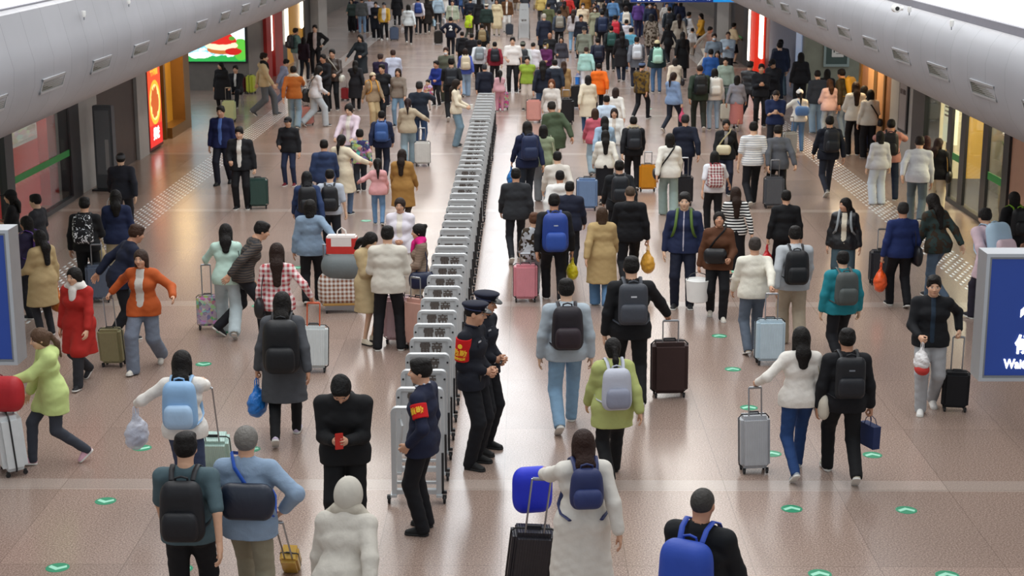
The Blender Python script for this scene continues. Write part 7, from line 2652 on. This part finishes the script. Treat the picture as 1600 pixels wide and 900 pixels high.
a = P(684, -8, 60, 8, 'in blue grey shirt carrying a white drum bag', ('shirt', '#9fb4c4'), ('trousers', '#1c2026'), 'short', pose='step1', ra='carry')
handbag(a, 1, 'tote', '#d9dadd', 'white drum bag', 0.9)
case_by(685, 70, '#1b1a1a', 'black suitcase below the white drum bag', size=0.62, up=True)
a = P(707, 0, 62, 176, 'in pale sage cardigan facing the camera', ('jacket', '#a7b09c'), ('trousers', '#b59a86'), 'short', pose='stand', hc='#2a2120', inner=('#cfc2b8', 0.04), la='down', ra='down')
a = P(760, 5, 66, 4, 'in dark green sweater and brown trousers with white cap', ('sweater', '#22332f'), ('trousers', '#3a2f24'), 'short', hat=('beanie', '#dcd8c8'), pose='stand')
a = P(776, -2, 56, 174, 'in cream long coat amid the far row', ('long_coat', '#d2c3a0'), ('slim', '#cfc6b4'), 'bob', pose='stand', hc='#2a1f1c')
a = P(792, -6, 55, 176, 'in brown fur jacket and white trousers', ('jacket', '#5d3d24', kn), ('wide', '#d8d6d2'), 'short', pose='stand', hc='#2a1b14', inner=('#ded8d0', 0.05))
case_by(796, 56, '#343d4a', 'dark slate suitcase by the brown fur jacket', size=0.58, up=True)
a = P(735, -4, 58, 5, 'in dark navy jacket beside the lime jacket', ('jacket', '#1a2130'), ('trousers', '#4a3a33'), 'short', pose='step0')
a = P(748, -3, 60, 2, 'in black long jacket next to the dark green sweater', ('coat', '#15151a'), ('slim', '#15151a'), 'bob', pose='step1')
a = P(888, -8, 56, 4, 'in red windbreaker far beyond the bald man', ('jacket', '#b52a26'), ('trousers', '#1b2236'), 'short', pose='step0')
a = P(915, -12, 54, 3, 'in mustard brown coat at the far row', ('coat', '#8f6427'), ('trousers', '#1c1a1a'), 'short', pose='step1')
a = P(846, -12, 52, 3, 'in cream yellow jacket with teal shoulders', ('jacket', '#cbb36a'), ('trousers', '#3a3a3a'), 'short', hat=('cap', '#2f8a8c'), pose='step0')
a = P(862, -11, 54, 170, 'with a wide white hat in the far row', ('jacket', '#2a303c'), ('trousers', '#22252d'), 'bob', hat=('beanie', '#e0dfdc'), pose='step1')
a = P(998, 0, 64, 3, 'in violet jacket under the far blue sign', ('jacket', '#5b3f86'), ('trousers', '#2a2540'), 'short', pose='step0')
a = P(1016, 4, 72, 170, 'in navy jacket and white mask under the far blue sign', ('jacket', '#232c45'), ('trousers', '#2a3040'), 'short', mask='#dfe3ea', pose='step1')
a = P(958, -4, 62, 4, 'in sky blue shirt far of the scarlet pack', ('shirt', '#5b86b4'), ('trousers', '#27304a'), 'short', pose='step0')
a = P(1185, 36, 100, -60, 'in cream top and black skirt at the red portal', ('sweater', '#d9c9a6', kn), ('skirt', '#16171c'), 'short', pose='stand', la='hold', ra='hold', fem=True)
# ---------------------------------------------------------------- the packed far end of the hall
pal = [('black', '#131419'), ('navy', '#1a2340'), ('dark grey', '#34373d'), ('pale grey', '#a3a8ad'), ('white', '#dedbd6'), ('beige', '#b3a283'), ('brown', '#5a3f2a'), ('blue', '#3f5f92'), ('dark green', '#2c3d34'), ('maroon', '#5e2230')]
wts = [9, 6, 6, 3, 2, 3, 3, 2, 3, 1]
R2 = random.Random(23)
spots = []
tries = 0
while len(spots) < 80 and tries < 9000:
    tries += 1
    y = R2.uniform(78, 108)
    x = R2.uniform(-6.2, 8.3)
    if x < -0.8 and y < 86 or x < 0.6 and R2.random() < 0.35:
        continue
    if abs(x + 0.05) < 0.8 and y < 94:
        continue
    if -3.5 < x < -0.6 and y > 96 and R2.random() < 0.5:
        continue
    if all((x - a_) ** 2 + (y - b_) ** 2 > 0.72 ** 2 for a_, b_ in spots + PLACED):
        spots.append((x, y))
for x, y in spots:
    nm, c = R2.choices(pal, wts)[0]
    fem = R2.random() < 0.5
    away = R2.random() < 0.6
    bt = R2.choice([('trousers', '#15161b'), ('slim', '#2b3f63', dn), ('wide', '#7d8a96', dn), ('trousers', '#2d2f36'), ('wide', '#b7ab98')])
    hd = R2.uniform(-15, 15) if away else 180 + R2.uniform(-20, 20)
    k = R2.choice(['jacket', 'coat', 'hoodie', 'shirt', 'parka'])
    lab = 'in %s top in the packed far end of the hall, %s' % (nm, 'walking away' if away else 'facing the camera')
    person_at((x, y), R2.uniform(1.56, 1.8), hd, lab, (k, c), bt, (R2.choice(['bob', 'long', 'pony'] if fem else ['short', 'short', 'crop']), '#16110f'), fem=fem, h=0.027, group='far crowd in a ' + nm + (' top walking away' if away else ' top walking this way'))

# ---------------------------------------------------------------- labels must single out one thing
_dup = {k: v for k, v in LABELS.items() if len(v) > 1 and not all('group' in o.keys() for o in v)}
for k, v in _dup.items():
    print('DUP', len(v), k)
for k, v in LABELS.items():
    n = len(k.replace('-', ' ').split())
    if n > 16 or n < 4:
        print('LEN', n, k)
print('PEOPLE', N_P[0], 'OBJECTS', len(bpy.data.objects), 'VERTS', sum(len(m.vertices) for m in bpy.data.meshes))
